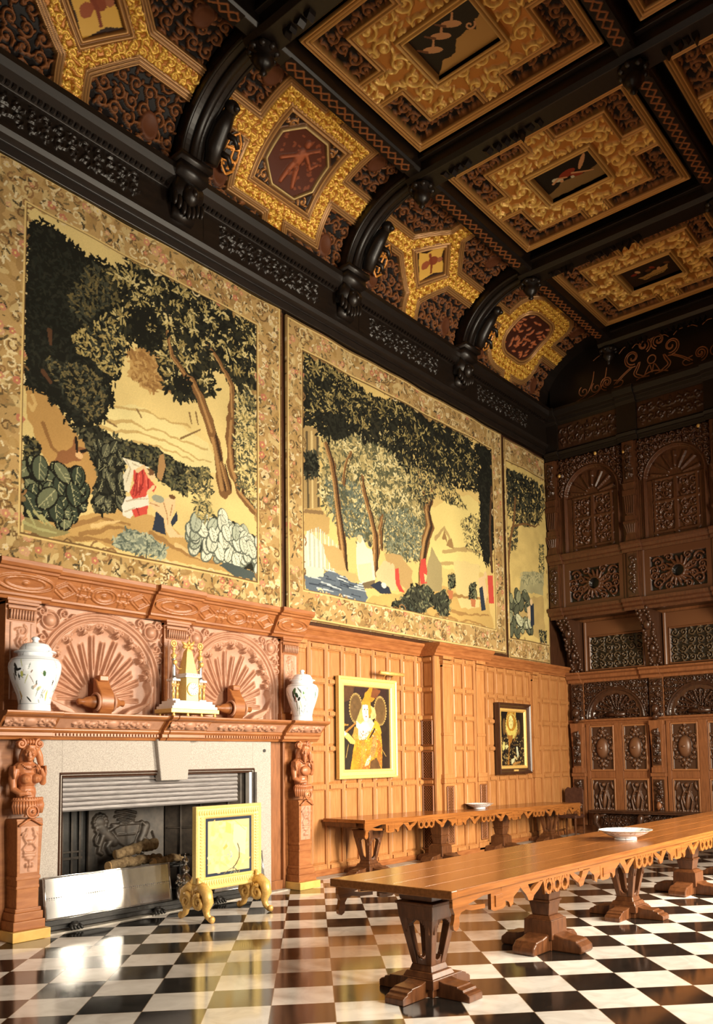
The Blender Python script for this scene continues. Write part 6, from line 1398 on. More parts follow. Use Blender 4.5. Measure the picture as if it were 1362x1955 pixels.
c.stroke([(2.036, 1.063), (2.199, 1.068), (2.366, 0.943)], .006, .004, C(226, 176, 90))
c.p *= .84
grid('embroidered_panel', c.A, c.B, 0, WALL(1.352), EMBR, t, col=c.p, skirt=.01)
for y_ in (1.66, 2.50):
    m = MB(); th_ = .035
    for s_ in (-1, 1):
        pts = [(1.36+s_*.02, .33), (1.36+s_*.10, .37), (1.36+s_*.185, .31), (1.36+s_*.21, .22), (1.36+s_*.17, .14), (1.36+s_*.19, .075), (1.36+s_*.26, .03)]
        m.tube([(x, y_, z) for x, z in pts], [.05, .06, .065, .06, .045, .034, .03], 10); m.ball((1.36+s_*.275, y_, .04), (.03, .035, .04))
        m.tube([(p[0], y_-.05, p[1]) for p in spiral(1.36+s_*.10, .215, .085, 1.6, s_, 1.2, 24)], [.03]*12+[.022]*12, 8); m.tube([(p[0], y_+.05, p[1]) for p in spiral(1.36+s_*.10, .215, .085, 1.6, s_, 1.2, 24)], .024, 8); m.ball((1.36+s_*.10, y_, .215), (.06, .045, .06))
    m.ball((1.36, y_, .34), (.12, .05, .06)); m.ball((1.36, y_, .27), (.06, .04, .05))
    for q in range(5): m.ball((1.30+.03*q, y_-.045, .31-.02*abs(q-2)), (.012, .014, .04), 6, 5)
    m.build('scroll_foot', GILT, t, smooth=True)
    m = MB(); m.tube([(1.40, y_, .36), (1.405, y_, .42), (1.39, y_, .47)], [.035, .026, .012], 8); m.tube([(1.29, y_, .36), (1.285, y_, .42), (1.30, y_, .46)], [.03, .026, .012], 8); m.build('bracket', GILT, t, smooth=True)

# ------------------------------------------------------------------ long oak tables
PEDM = {}
def pedestal(kind, parent, x, y, h):
    """square carved pedestal on four cross feet; kind 'open' has pierced tapering sides, 'solid' a vase-like post"""
    key = (kind, round(h, 3))
    first = key not in PEDM
    if first:
        m = MB()
        if kind == 'open':
            m.frus((0, 0, .0), (.13, .13), (0, 0, .06), (.13, .13)); m.frus((0, 0, .06), (.155, .155), (0, 0, .13), (.15, .15))
            m.frus((0, 0, .13), (.14, .14), (0, 0, .17), (.12, .12)); m.frus((0, 0, .17), (.105, .105), (0, 0, .215), (.09, .09))
            za, zb = .215, .56
            for sx in (-1, 1):
                for sy in (-1, 1): m.frus((sx*.064, sy*.064, za), (.026, .026), (sx*.120, sy*.120, zb), (.036, .036))
            for k in range(15):      # arched heads and round feet of the openings
                t = k/14
                for s_ in (-1, 1):
                    for ax in (0, 1):
                        for up_ in (0, 1):
                            z = zb-.005-.075*(1-math.sin(PI*abs(t-.5)))**1.0 if up_ else za
                            if up_:
                                zz0 = zb-.10*(2*abs(t-.5))**2-.012; d = .12; q = -.11+.22*t
                                if ax == 0: m.box(q-.009, q+.009, s_*d-.028, s_*d+.028, zz0, zb+.002)
                                else: m.box(s_*d-.028, s_*d+.028, q-.009, q+.009, zz0, zb+.002)
                            else:
                                zz1 = za+.03+.06*(2*abs(t-.5))**2; d = .066; q = -.06+.12*t
                                if ax == 0: m.box(q-.006, q+.006, s_*d-.02, s_*d+.02, za-.002, zz1)
                                else: m.box(s_*d-.02, s_*d+.02, q-.006, q+.006, za-.002, zz1)
            m.frus((0, 0, .555), (.158, .158), (0, 0, .66), (.168, .168)); m.frus((0, 0, .66), (.178, .178), (0, 0, .68), (.178, .178))
            m.frus((0, 0, .68), (.10, .10), (0, 0, h-.10), (.135, .135)); m.frus((0, 0, h-.10), (.15, .15), (0, 0, h), (.17, .17))
        else:
            m.frus((0, 0, .0), (.12, .12), (0, 0, .10), (.12, .12)); m.frus((0, 0, .10), (.145, .145), (0, 0, .27), (.14, .14)); m.frus((0, 0, .27), (.13, .13), (0, 0, .30), (.10, .10))
            m.frus((0, 0, .30), (.085, .085), (0, 0, .42), (.105, .105)); m.frus((0, 0, .42), (.115, .115), (0, 0, .44), (.115, .115)); m.frus((0, 0, .44), (.10, .10), (0, 0, h-.12), (.135, .135)); m.frus((0, 0, h-.12), (.15, .15), (0, 0, h), (.17, .17))
        o = m.build('pedestal', LEG, None, bevel=.005); PEDM[key] = o
        for k in range(4):
            m = MB(); L0, L1, w_ = .06, .42, .085
            pr_ = [(L0, 0), (L1, 0), (L1, .045), (L1-.02, .06), (L1-.05, .066), (L1-.055, .082), (L1-.10, .09), (L1-.105, .10), (.20, .105), (.15, .12), (L0, .13)]
            if kind == 'solid': pr_ = [(L0, 0), (L1-.02, 0), (L1, .03), (L1-.01, .07), (L1-.05, .10), (L1-.06, .115), (L1-.10, .12), (L1-.18, .125), (L0, .17)]; w_ = .11
            an = k*PI/2
            m.ext(pr_, -w_, w_, lambda p, q, a: (p*math.cos(an)-a*math.sin(an), p*math.sin(an)+a*math.cos(an), q))
            m.build('foot', LEG, o, bevel=.012)
    else:
        o = copy_tree(PEDM[key])
    o.location = (x-parent.location.x, y-parent.location.y, 0); o.parent = parent
    return o
def apron(parent, nm, xs, y0, y1, zt, out, period=1.8, ph=0.0, per_z=None):
    """pierced valance along one long side: blocks, rings, brackets and drops under a thin rail; one continuous carved board"""
    m = MB(); T0 = .022; cnt = [0]; T = T0; zt_ = per_z or (lambda y: zt)
    def plate(poly):
        cnt[0] += 1; e = .0006*(cnt[0]*3 % 7)
        m.ext(poly, -e, T+e, lambda p, q, a: (xs+out*a, p, zt_(p)+q))
    def ring(yc, zc, r0, r1, n=16):
        for i in range(n):
            a, b = 2*PI*i/n, 2*PI*(i+1)/n
            plate([(yc+r0*math.cos(a), zc+r0*math.sin(a)), (yc+r1*math.cos(a), zc+r1*math.sin(a)), (yc+r1*math.cos(b), zc+r1*math.sin(b)), (yc+r0*math.cos(b), zc+r0*math.sin(b))])
    n = max(2, int((y1-y0)/.6))
    for i in range(n):
        a, b = y0+(y1-y0)*i/n, y0+(y1-y0)*(i+1)/n
        plate([(a, -.035), (b, -.035), (b, 0), (a, 0)])
    # corner drops
    for yy, s_ in ((y0, 1), (y1, -1)):
        q = lambda u, v: (yy+s_*u, v)
        plate([q(0, -.03), q(.0, -.07), q(.022, -.115), q(.012, -.16), q(.0, -.185), q(.008, -.215), q(.035, -.23), (yy+s_*.066, -.215), q(.078, -.18), q(.074, -.14), q(.10, -.11), q(.16, -.10), q(.22, -.115), q(.40, -.125), q(.40, -.095), q(.26, -.085), q(.18, -.07), q(.40, -.03)])
    yc = y0+.58
    k = 0
    while yc < y1-.3:
        # carved block
        plate([(yc-.10, -.03), (yc-.10, -.15), (yc-.06, -.165), (yc+.06, -.165), (yc+.10, -.15), (yc+.10, -.03)])
        m.ext([(yc-.05, -.135), (yc+.05, -.135), (yc+.05, -.055), (yc-.05, -.055)], T, T+.012, lambda p, q, a: (xs+out*a, p, zt_(p)+q))
        # scroll brackets either side of the next ring group
        for s_, y_ in ((1, yc+.10), (-1, yc+period-.10)):
            if not (y0 < y_ < y1): continue
            q = lambda u, v: (y_+s_*u, v)
            plate([q(0, -.03), q(0, -.11), q(.05, -.13), q(.07, -.17), q(.11, -.15), q(.12, -.10), q(.20, -.06), q(.24, -.03)])
            plate([q(.20, -.03), q(.30, -.11), q(.34, -.16), q(.40, -.165), q(.43, -.12), q(.37, -.09), q(.33, -.03)])
            plate([q(.36, -.10), q(.44, -.06), q(.52, -.03), q(.58, -.03), q(.50, -.09), q(.42, -.13)])
        yr = yc+period/2
        for d in (-.135, 0, .135):
            if y0 < yr+d < y1: ring(yr+d, -.092, .035, .063)
        for d in (-.20, -.067, .067, .20):
            if y0 < yr+d < y1: plate([(yr+d-.025, -.03), (yr+d+.025, -.03), (yr+d, -.15)])
        yc += period; k += 1
    return m.build(nm, TABLE, parent, bevel=0)
# near table
TX0, TX1, TY0, TY1, TZ = 4.51, 5.64, .57, 11.1, .84
t = wthing('long_table', 'long oak trestle table in the middle of the chequered floor', 'table', (5.105, 5.8, 0), 'long tables of the hall')
m = MB(); nb = 4
for i in range(nb):
    a, b = TX0+(TX1-TX0)*i/nb, TX0+(TX1-TX0)*(i+1)/nb; m.box(a+(.0025 if i else 0), b-(.0025 if i < nb-1 else 0), TY0, TY1, TZ-.05, TZ)
m.box(TX0+.01, TX1-.01, TY0+.01, TY1-.01, TZ-.052, TZ-.006); m.build('tabletop', TABLE, t, bevel=.0015)
m = MB(); m.box(TX0-.004, TX1+.004, TY0-.07, TY0, TZ-.058, TZ+.002); m.build('breadboard_end', TABLE, t, bevel=.008)
apron(t, 'apron', TX1-.045, TY0-.03, TY1, TZ-.05, 1); apron(t, 'apron', TX0+.045, TY0-.03, TY1, TZ-.05, -1)
m = MB(); 
for x in (4.80, 5.40): m.box(x-.035, x+.035, TY0+.2, TY1-.2, TZ-.12, TZ-.05)
m.build('under_rails', LEG, t)
for i, y in enumerate((.94, 2.72, 4.55, 6.40, 8.2, 10.0)): pedestal('open' if i % 2 == 0 else 'solid', t, 5.105, y, TZ-.05)

# table against the panelling: its top falls a little towards the far end
UX0, UX1, UY0, UY1 = .11, .95, 4.95, 11.75
uz = lambda y: .865-.0135*(y-UY0)
t = wthing('long_table', 'oak trestle table set against the panelled wall beneath the portraits', 'table', (.53, 8.3, 0), 'long tables of the hall')
m = MB()
for i in range(3):
    a, b = UX0+(UX1-UX0)*i/3, UX0+(UX1-UX0)*(i+1)/3; a += .002 if i else 0; b -= .002 if i < 2 else 0
    m.quad([(a, UY0, uz(UY0)-.05), (b, UY0, uz(UY0)-.05), (b, UY1, uz(UY1)-.05), (a, UY1, uz(UY1)-.05), (a, UY0, uz(UY0)), (b, UY0, uz(UY0)), (b, UY1, uz(UY1)), (a, UY1, uz(UY1))],
           [(3,2,1,0),(4,5,6,7),(0,1,5,4),(1,2,6,5),(2,3,7,6),(3,0,4,7)])
m.build('tabletop', TABLE, t, bevel=.0015)
apron(t, 'apron', UX1-.03, UY0, UY1, 0, 1, per_z=lambda y: uz(y)-.05)
m = MB(); m.box(UX0+.02, UX1-.08, UY0+.06, UY0+.085, uz(UY0)-.13, uz(UY0)-.052); m.box(UX0+.02, UX1-.2, UY0+.01, UY0+.03, uz(UY0)-.11, uz(UY0)-.052); m.build('end_rail', LEG, t)
for i, y in enumerate((5.50, 7.35, 9.3, 11.15)): pedestal('open' if i in (0, 3) else 'solid', t, .53, y, round(uz(y)-.05, 3))

# ------------------------------------------------------------------ bowls
def bowl(label, x, y, z, R, seed):
    t = wthing('porcelain_bowl', label, 'bowl', (x, y, z), 'painted porcelain bowls on the tables')
    prof = [(.0, .0), (.40, .0), (.42, .02), (.40, .06), (.45, .10), (.62, .16), (.80, .25), (.86, .30), (1.0, .36), (.995, .375), (.85, .33), (.78, .28), (.6, .18), (.4, .12), (.0, .10)]
    P = np.array(prof)*R; s_ = np.concatenate([[0], np.cumsum(np.hypot(*np.diff(P, axis=0).T))])
    c = Cv(0, 1, 0, 1, .5); c.A = np.linspace(0, 2*PI, 129); c.B = np.linspace(0, s_[-1], 110); c.p = np.zeros((110, 129, 3)); c.p[:] = C(248, 240, 230)
    rng = np.random.default_rng(seed)
    for lo, hi, n, dk in ((6, 8, 90, 0), (9, 11, 120, 1), (3, 4, 26, 0)):
        for k in range(n):
            a, b = rng.uniform(0, 2*PI), rng.uniform(s_[lo], s_[hi]); c.ell(a, b, rng.uniform(.025, .06), rng.uniform(.003, .008), (C(90, 84, 88), C(120, 110, 120), C(190, 150, 120), C(60, 56, 60))[rng.integers(4)], rng.uniform(-1, 1), alpha=.8)
    c.rect(0, 7, s_[8]-.004, s_[9]+.004, C(206, 176, 140))
    rr = lambda b: np.interp(b, s_, P[:, 0]); zz = lambda b: np.interp(b, s_, P[:, 1])
    grid('bowl_body', c.A, c.B, 0, lambda a, b, h: (x+rr(b)*np.cos(a), y+rr(b)*np.sin(a), z+zz(b)), CERAM, t, col=c.p)
bowl('white painted bowl standing on the middle table', 5.19, 4.36, TZ, .285, 3)
bowl('white painted bowl standing on the table against the wall', .62, 8.45, uz(8.45)+.006, .26, 6)

# ------------------------------------------------------------------ chair beyond the far table end, bench along the end wall
t = wthing('chair', 'dark leather-backed chair beyond the far end of the wall table', 'chair', (.38, 12.42, 0))
m = MB(); m.box(.14, .62, 12.18, 12.62, .40, .47); m.build('seat', LEATHER, t, bevel=.02)
m = MB(); m.ext([(.16, .70), (.60, .70), (.60, 1.0), (.54, 1.06), (.46, 1.03), (.38, 1.07), (.30, 1.03), (.22, 1.06), (.16, 1.0)], 12.58, 12.64, lambda p, q, a: (p, a, q)); m.build('backrest', LEATHER, t, bevel=.01)
for x, y, h in ((.17, 12.21, .42), (.59, 12.21, .42), (.17, 12.61, .98), (.59, 12.61, .98)):
    m = MB(); m.tube([(x, y, 0), (x, y, h)], .022, 8); m.build('leg', LEG, t)
for x in (.17, .59):
    m = MB(); m.tube([(x, 12.21, .14), (x, 12.61, .14)], .015, 6); m.build('stretcher', LEG, t)
t = wthing('bench', 'dark carved bench with beast legs along the foot of the end wall', 'bench', (2.6, 12.86, 0))
m = MB(); m.box(.72, 5.0, 12.62, 12.96, .50, .56); m.box(.70, 5.02, 12.60, 12.96, .54, .565); m.build('seat', OAK_D, t, bevel=.006)
c = Cv(.9, 4.8, .20, .49, .012, k=1); arab(c, .95, 4.75, .21, .48, .14)
grid('carved_front', c.A, c.B, c.p[..., 0]*.03, ENDW(12.80), OAK_D, t, skirt=.04)
for x in (.86, 1.86, 2.9, 3.9, 4.85):
    m = MB(); m.tube([(x, 12.72, .50), (x+.02, 12.64, .42), (x-.02, 12.66, .30), (x+.05, 12.70, .18), (x+.02, 12.66, .08), (x, 12.62, .03)], [.06, .075, .06, .04, .035, .04], 10); m.ball((x, 12.61, .04), (.055, .06, .04)); m.tube([(x, 12.70, .40), (x+.12, 12.70, .46), (x+.22, 12.71, .48)], [.05, .04, .02], 8)
    m.build('leg', OAK_D, t, smooth=True)
m = MB(); m.box(.8, 4.9, 12.66, 12.74, .06, .12); m.build('stretcher', OAK_D, t, bevel=.005)

# ------------------------------------------------------------------ carved oak screen of the end wall
YU = 12.40                       # face of the projecting upper storey
scr = wthing('carved_screen', 'dark carved oak screen with a projecting gallery filling the end wall', 'screen', (2.8, 13.0, 0))
NB, PIT, PX0 = 3, 1.855, .19     # bays, pitch, first pilaster centre
XE = PX0+NB*PIT+.2
m = MB(); m.box(.06, XE, YU+.20, YE, 4.86, 9.62); m.build('gallery_back', OAK_D, scr)
m = MB(); m.box(.0, XE, YE-.004, YE+.004, 0, 4.9); m.build('lower_back', OAK_S, scr)
def run_x(nm, prof, segs, mt, y0):
    m = MB()
    for x0, x1, d in segs: m.yz([(y0-(p+d if p > 0 else p), z) for p, z in prof], x0, x1)
    return m.build(nm, mt, scr, bevel=.005)
brk = [(max(.075, PX0+k*PIT-.22), PX0+k*PIT+.22, .06) for k in range(NB+1)]
run_x('gallery_sill', [(-.1, 4.78), (.02, 4.78), (.03, 4.84), (.09, 4.87), (.10, 4.92), (.15, 4.95), (.16, 5.02), (-.1, 5.04)], [(.075, XE, 0)]+brk, OAK_SHADE, YU)
run_x('gallery_rail', [(-.1, 6.02), (.03, 6.02), (.04, 6.08), (.08, 6.10), (.10, 6.16), (.13, 6.19), (.13, 6.23), (-.1, 6.24)], [(.075, XE, 0)]+brk, OAK_SHADE, YU)
run_x('upper_cornice', [(-.1, 8.42), (.04, 8.42), (.05, 8.50), (.10, 8.52), (.12, 8.58), (.06, 8.62), (.06, 9.22), (.12, 9.26), (.14, 9.34), (.22, 9.38), (.26, 9.48), (.26, 9.54), (-.1, 9.56)], [(.075, XE, 0)]+brk, EBON, YU)
run_x('lower_cornice', [(-.05, 3.40), (.04, 3.40), (.05, 3.46), (.12, 3.49), (.13, 3.56), (.19, 3.59), (.19, 3.63), (-.05, 3.65)], [(0, XE, 0)]+brk, OAK_S, YE-.06)
run_x('lower_rail', [(-.05, 2.46), (.05, 2.46), (.06, 2.50), (.09, 2.52), (.09, 2.56), (-.05, 2.58)], [(0, XE, 0)], OAK_S, YE-.06)
# upper pilasters: tapering baluster pilasters over carved dies
SM = {}
def part(nm, key, make, dx):
    """first use builds the part, later ones share its mesh one bay further on"""
    if key not in SM: o = make(); SM[key] = o; return o
    src = SM[key]; o = src.copy(); COL.objects.link(o); o.location = (o.location.x+dx, o.location.y, o.location.z)
    for ch in src.children:
        c_ = ch.copy(); COL.objects.link(c_); c_.parent = o
    return o
def upper_pilaster():
    m = MB(); x = PX0
    m.box(x-.17, x+.17, YU-.02, YU+.12, 5.04, 8.44); m.box(x-.12, x+.12, YU-.07, YU, 5.06, 6.02)
    m.frus((x, YU-.05, 6.25), (.13, .06), (x, YU-.05, 6.40), (.10, .06)); m.frus((x, YU-.05, 6.40), (.09, .05), (x, YU-.06, 6.62), (.14, .09)); m.frus((x, YU-.06, 6.62), (.15, .09), (x, YU-.06, 6.67), (.15, .09))
    m.frus((x, YU-.05, 6.67), (.11, .07), (x, YU-.05, 6.80), (.11, .07)); m.frus((x, YU-.05, 6.80), (.07, .05), (x, YU-.06, 7.22), (.125, .08)); m.frus((x, YU-.06, 7.22), (.14, .09), (x, YU-.06, 7.34), (.14, .09)); m.frus((x, YU-.05, 7.34), (.11, .07), (x, YU-.05, 7.50), (.14, .08))
    for k in range(5): m.tube([(x-.08+.04*k, YU-.115, 6.84), (x-.10+.05*k, YU-.145, 7.2)], .012, 6)
    for k in range(5): m.tube([(x-.07+.035*k, YU-.105, 6.42), (x-.11+.055*k, YU-.155, 6.6)], .016, 6)
    m.frus((x, YU-.04, 7.5), (.12, .05), (x, YU-.05, 8.40), (.13, .07))
    o = m.build('gallery_pilaster', OAK_SHADE, scr, bevel=.006)
    c = Cv(x-.10, x+.10, 5.10, 5.98, .011, k=1); arab(c, x-.08, x+.08, 5.14, 5.94, .15); c.ell(x, 5.85, .04, .04, 1., dome=True); c.ell(x, 5.42, .045, .045, 1., dome=True); c.ell(x, 5.2, .03, .03, 1., dome=True)
    grid('carved_die', c.A, c.B, c.p[..., 0]*.035, ENDW(YU-.072), OAK_D, o)
    c = Cv(x-.10, x+.10, 7.56, 8.36, .011, k=1); arab(c, x-.09, x+.09, 7.6, 8.32, .16)
    for q in range(4): c.ell(x, 7.7+.18*q, .06, .05, 1., dome=True)
    grid('carved_drop', c.A, c.B, c.p[..., 0]*.06, ENDW(YU-.10), OAK_D, o)
    return o
def upper_arch():
    x0, x1 = PX0+.17, PX0+PIT-.17; xc = (x0+x1)/2; R = (x1-x0)/2-.07; zs = 7.50
    c = Cv(x0, x1, 6.24, 8.42, .012, k=1); a, b = np.meshgrid(c.A, c.B); s_ = Cv(x0, x1, 6.24, 8.42, .012, k=1); arab(s_, x0, x1, 7.55, 8.42, .14); arab(s_, x0+.28, xc-.08, 6.42, 6.98, .22); arab(s_, xc+.08, x1-.28, 6.42, 6.98, .22); arab(s_, x0+.28, xc-.08, 7.04, 7.45, .2); arab(s_, xc+.08, x1-.28, 7.04, 7.45, .2)
    dx, dz = a-xc, b-zs; d = np.hypot(dx, np.maximum(dz, 0)*1.0); H = np.full(a.shape, .0)
    ing = d < R-.07; H = np.where(d < R, .03, H); H = np.where((d >= R-.07) & (d < R), .05+.02*np.sin((d-R)*90), H)
    H = np.where(ing, -.06, H); H = np.where(d >= R, .02+.08*s_.p[..., 0], H)
    th = np.arctan2(dz, dx); pet = (np.abs(((th/PI*7) % 1)-.5) < .13) & (np.hypot(dx, dz) < R*.78) & (np.hypot(dx, dz) > .16) & (dz > .03); H = np.where(pet, -.01, H)
    low = ing & (dz < 0); H = np.where(low, -.06+.05*s_.p[..., 0], H)
    for q in (7.48, 7.01, 6.36): H = np.where(ing & (np.abs(b-q) < .03) & (b < zs), -.015, H)
    H = np.where(ing & (b < zs) & ((np.abs(dx) < .045) | (np.abs(np.abs(dx)-(R-.24)) < .03)), -.015, H); H = np.where(ing & (b < zs) & (np.abs(dx) > R-.2), -.03, H)
    return grid('arched_panel', c.A, c.B, H, ENDW(YU+.04), OAK_SHADE, scr, skirt=.1)
def pierced_panel():
    x0, x1 = PX0+.17, PX0+PIT-.17; xc = (x0+x1)/2; zc = 5.50; c = Cv(x0, x1, 5.03, 6.03, .011, k=1); f = Cv(x0, x1, 5.03, 6.03, .011, k=1)
    w_, h_ = .58, .36
    a, b = np.meshgrid(c.A, c.B); dx, dz = a-xc, b-zc
    for k in range(16):
        t = k*PI/8; f.stroke([(xc+.16*math.cos(t), zc+.16*math.sin(t)), (xc+.30*math.cos(t+.15), zc+.30*math.sin(t+.15))], .045, .02, 1., dome=True)
    for sx in (-1, 1):
        for sz in (-1, 1):
            for (u, v, r_) in ((.42, .22, .12), (.20, .30, .09), (.50, .06, .09), (.32, .10, .08)): f.stroke(spiral(xc+sx*u, zc+sz*v, r_, 1.4, sx*sz, .5, 18), .026, .016, 1., dome=True)
            f.stroke([(xc+sx*.2, zc+sz*.05), (xc+sx*.42, zc+sz*.33)], .02, .012, .9, dome=True)
    inn = (np.abs(dx) < w_) & (np.abs(dz) < h_); H = np.where(inn, -.05+.07*f.p[..., 0], .02); hole = np.hypot(dx, dz) < .11; H = np.where(hole, -.09, H); H = np.where((np.hypot(dx, dz) < .15) & ~hole, .03, H)
    ed = (np.abs(dx) > (x1-x0)/2-.05); H = np.where(ed, .05, H)
    col = np.where((inn & (f.p[..., 0] < .15))[..., None], np.array([.008, .005, .003]), np.array([.085, .03, .012])); col = np.where(hole[..., None], np.array([.004, .003, .002]), col)  # raised wood carries the gallery's darkened tone; ground and hole near black
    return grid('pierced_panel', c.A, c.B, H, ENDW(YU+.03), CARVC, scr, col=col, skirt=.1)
def frieze_panel():
    x0, x1 = PX0+.2, PX0+PIT-.2; c = Cv(x0, x1, 8.64, 9.20, .014, k=1); arab(c, x0+.05, x1-.05, 8.7, 9.14, .2)
    return grid('carved_frieze', c.A, c.B, c.p[..., 0]*.03, ENDW(YU-.062), OAK_D, scr)
# lower storey
YL = YE-.06
def corbel():
    m = MB(); x = PX0+.14
    pr_ = [(YL+.02, 3.64), (YL-.10, 3.66), (YL-.14, 3.80), (YL-.20, 3.98), (YL-.34, 4.16), (YL-.40, 4.30), (YL-.46, 4.48), (YL-.66, 4.66), (YL-.78, 4.80), (YL+.02, 4.80)]
    m.yz(pr_, x-.13, x+.13); o = m.build('console', OAK_D, scr, bevel=.01)
    m = MB()
    for k in range(26):
        t = k/25; i = min(int(t*7), 6); p = Vector(pr_[1+i]).lerp(Vector(pr_[2+i]), t*7-i)
        for s_ in (-1, 1): m.ball((x+s_*(.03+.09*abs(math.sin(k*1.3))), p[0]-.01, p[1]), (.04, .04, .05), 8, 6)
    m.ball((x, YL-.50, 4.50), (.09, .09, .12)); m.ball((x, YL-.25, 4.02), (.07, .07, .1)); m.build('carving', OAK_D, o, smooth=True); return o
def mid_panel():
    x0, x1 = PX0+.30, PX0+PIT-.02; c = Cv(x0, x1, 3.66, 4.78, .011, k=1); xc, zc = (x0+x1)/2, 4.06; w_, h_ = .62, .36
    f = Cv(x0, x1, 3.66, 4.78, .011, k=1); arab(f, xc-w_, xc+w_, zc-h_, zc+h_, .17, sym=True); a, b = np.meshgrid(c.A, c.B); dx, dz = a-xc, b-zc
    inn = (np.abs(dx) < w_) & (np.abs(dz) < h_); H = np.where(inn, -.05+.07*f.p[..., 0], .02); ring_ = (np.maximum(np.abs(dx)-w_, np.abs(dz)-h_)); H = np.where((ring_ > 0) & (ring_ < .035), .04, H); H = np.where(np.abs(dx) > (x1-x0)/2-.05, .05, H)
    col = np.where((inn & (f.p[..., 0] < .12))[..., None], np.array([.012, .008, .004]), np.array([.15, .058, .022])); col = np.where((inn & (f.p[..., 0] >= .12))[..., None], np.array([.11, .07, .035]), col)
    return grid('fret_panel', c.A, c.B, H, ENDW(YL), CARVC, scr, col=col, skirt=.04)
def lunette():
    x0, x1 = PX0+.27, PX0+PIT-.10; xc = (x0+x1)/2; z0 = 2.58; R = (x1-x0)/2-.04; c = Cv(x0, x1, z0, 3.40, .010, k=1); s_ = Cv(x0, x1, z0, 3.40, .010, k=1); a, b = np.meshgrid(c.A, c.B)
    dx, dz = a-xc, (b-z0); d = np.hypot(dx, dz*1.03); H = np.full(a.shape, .03); arab(s_, x0, x1, z0, 3.4, .13)
    for k in range(13):
        t = PI*(k+.5)/13; s_.stroke([(xc+.17*math.cos(t), z0+.1+.15*math.sin(t)), (xc+R*.72*math.cos(t), z0+R*.72*math.sin(t))], .012, .032, 1., dome=True)
    H = np.where(d > R, .02+.05*s_.p[..., 0], H); H = np.where((d <= R) & (d > R-.07), .055+.015*np.sin(d*120), H); H = np.where(d <= R-.07, -.05+.07*s_.p[..., 0]*(np.hypot(dx, dz) < R*.75), H)
    n = 14; lob = np.abs(np.sin(np.arctan2(dz, dx)*n/2)); H = np.where((d < R-.07) & (d > (R-.15)*(.92+.08*lob)), .02, H)
    o = grid('shell_lunette', c.A, c.B, H, ENDW(YL), OAK_D, scr, skirt=.03)
    m = MB(); m.tube([(xc-.22, YL-.03, z0+.07), (xc+.22, YL-.03, z0+.07)], .05, 12); m.tube([(xc+p[0], YL-.09, p[1]) for p in spiral(.03, z0+.09, .06, 1.5, 1, 0, 16)], .014, 6); m.build('shell_hinge', OAK_D, o, smooth=True)
    return o
def lower_panels():
    r = link(bpy.data.objects.new('panel_group', None)); own(r, scr)
    m = MB(); X0, X1 = PX0+.27, PX0+PIT-.10; cw = (X1-X0)
    st = [X0, X0+.10, X0+.10+.58, X0+.10+.58+.20, X0+.10+.58+.20+.56, X1]
    for k in (0, 2, 4): m.box(st[k]-.0, st[k+1], YL-.045, YL+.02, .2, 2.465)
    for z0, z1 in ((1.24, 1.40), (2.42, 2.47), (.30, .52)):
        m.box(X0+.004, X1-.004, YL-.038, YL+.015, z0, z1)
    m.build('frame', OAK_S, r, bevel=.012)
    for k, (xa, xb) in enumerate(((st[1], st[2]), (st[3], st[4]))):
        for z0, z1, kd in ((1.40, 2.42, 'boss'), (.52, 1.24, 'leaf')):
            xc, zc = (xa+xb)/2, (z0+z1)/2; c = Cv(xa, xb, z0, z1, .0085, k=1); e = c.ell
            a, b = np.meshgrid(c.A, c.B)
            if kd == 'boss':
                for q in range(14):
                    t = q*2*PI/14; e(xc+.20*math.cos(t), zc+.29*math.sin(t), .045, .045, .75, dome=True); e(xc+.235*math.cos(t+.2), zc+.345*math.sin(t+.2), .03, .03, .6, dome=True)
                for q in (-1, 1):
                    e(xc, zc+q*.36, .05, .06, 1., dome=True); e(xc+.06, zc+q*.39, .03, .04, .8, dome=True); e(xc-.06, zc+q*.39, .03, .04, .8, dome=True); e(xc, zc+q*.45, .03, .03, .8, dome=True); c.stroke(spiral(xc+q*.19, zc+.22, .05, 1.2, q, 0, 12), .016, .012, .9, dome=True); c.stroke(spiral(xc+q*.19, zc-.22, .05, 1.2, q, 3, 12), .016, .012, .9, dome=True)
                    e(xc+q*.235, zc, .022, .07, .9, dome=True)
                e(xc, zc, .145, .235, 1.9, dome=True); e(xc, zc, .02, .025, 2.4)
            else:
                for q in (-1, 1):
                    e(xc+q*.2, zc+.2, .035, .10, .9, q*.3, dome=True); e(xc+q*.19, zc-.05, .03, .07, .8, -q*.3, dome=True); e(xc+q*.2, zc-.22, .03, .06, .8, dome=True); c.stroke([(xc+q*.08, zc-.32), (xc+q*.12, zc-.1), (xc+q*.05, zc+.1), (xc+q*.1, zc+.25)], .025, .015, .9, dome=True)
                e(xc, zc+.22, .05, .05, 1.4, dome=True); e(xc+.02, zc-.1, .05, .22, 1.3, -.15, dome=True); e(xc-.06, zc-.12, .03, .18, 1., .25, dome=True); e(xc, zc+.08, .10, .03, .7, dome=True)
                for q in range(9): e(xc-.2+.05*q, zc-.31, .022, .025, .7, dome=True)
            ed = np.maximum(np.abs(a-xc)-(xb-xa)/2, np.abs(b-zc)-(z1-z0)/2); H = c.p[..., 0]*.055; H = np.where(ed > -.035, .02+.03*np.abs(np.sin(ed*120)), H)
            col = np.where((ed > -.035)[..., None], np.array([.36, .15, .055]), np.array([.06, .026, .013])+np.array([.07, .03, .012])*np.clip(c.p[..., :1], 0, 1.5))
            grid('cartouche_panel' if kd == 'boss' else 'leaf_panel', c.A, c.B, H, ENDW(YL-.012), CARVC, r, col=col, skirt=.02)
    return r
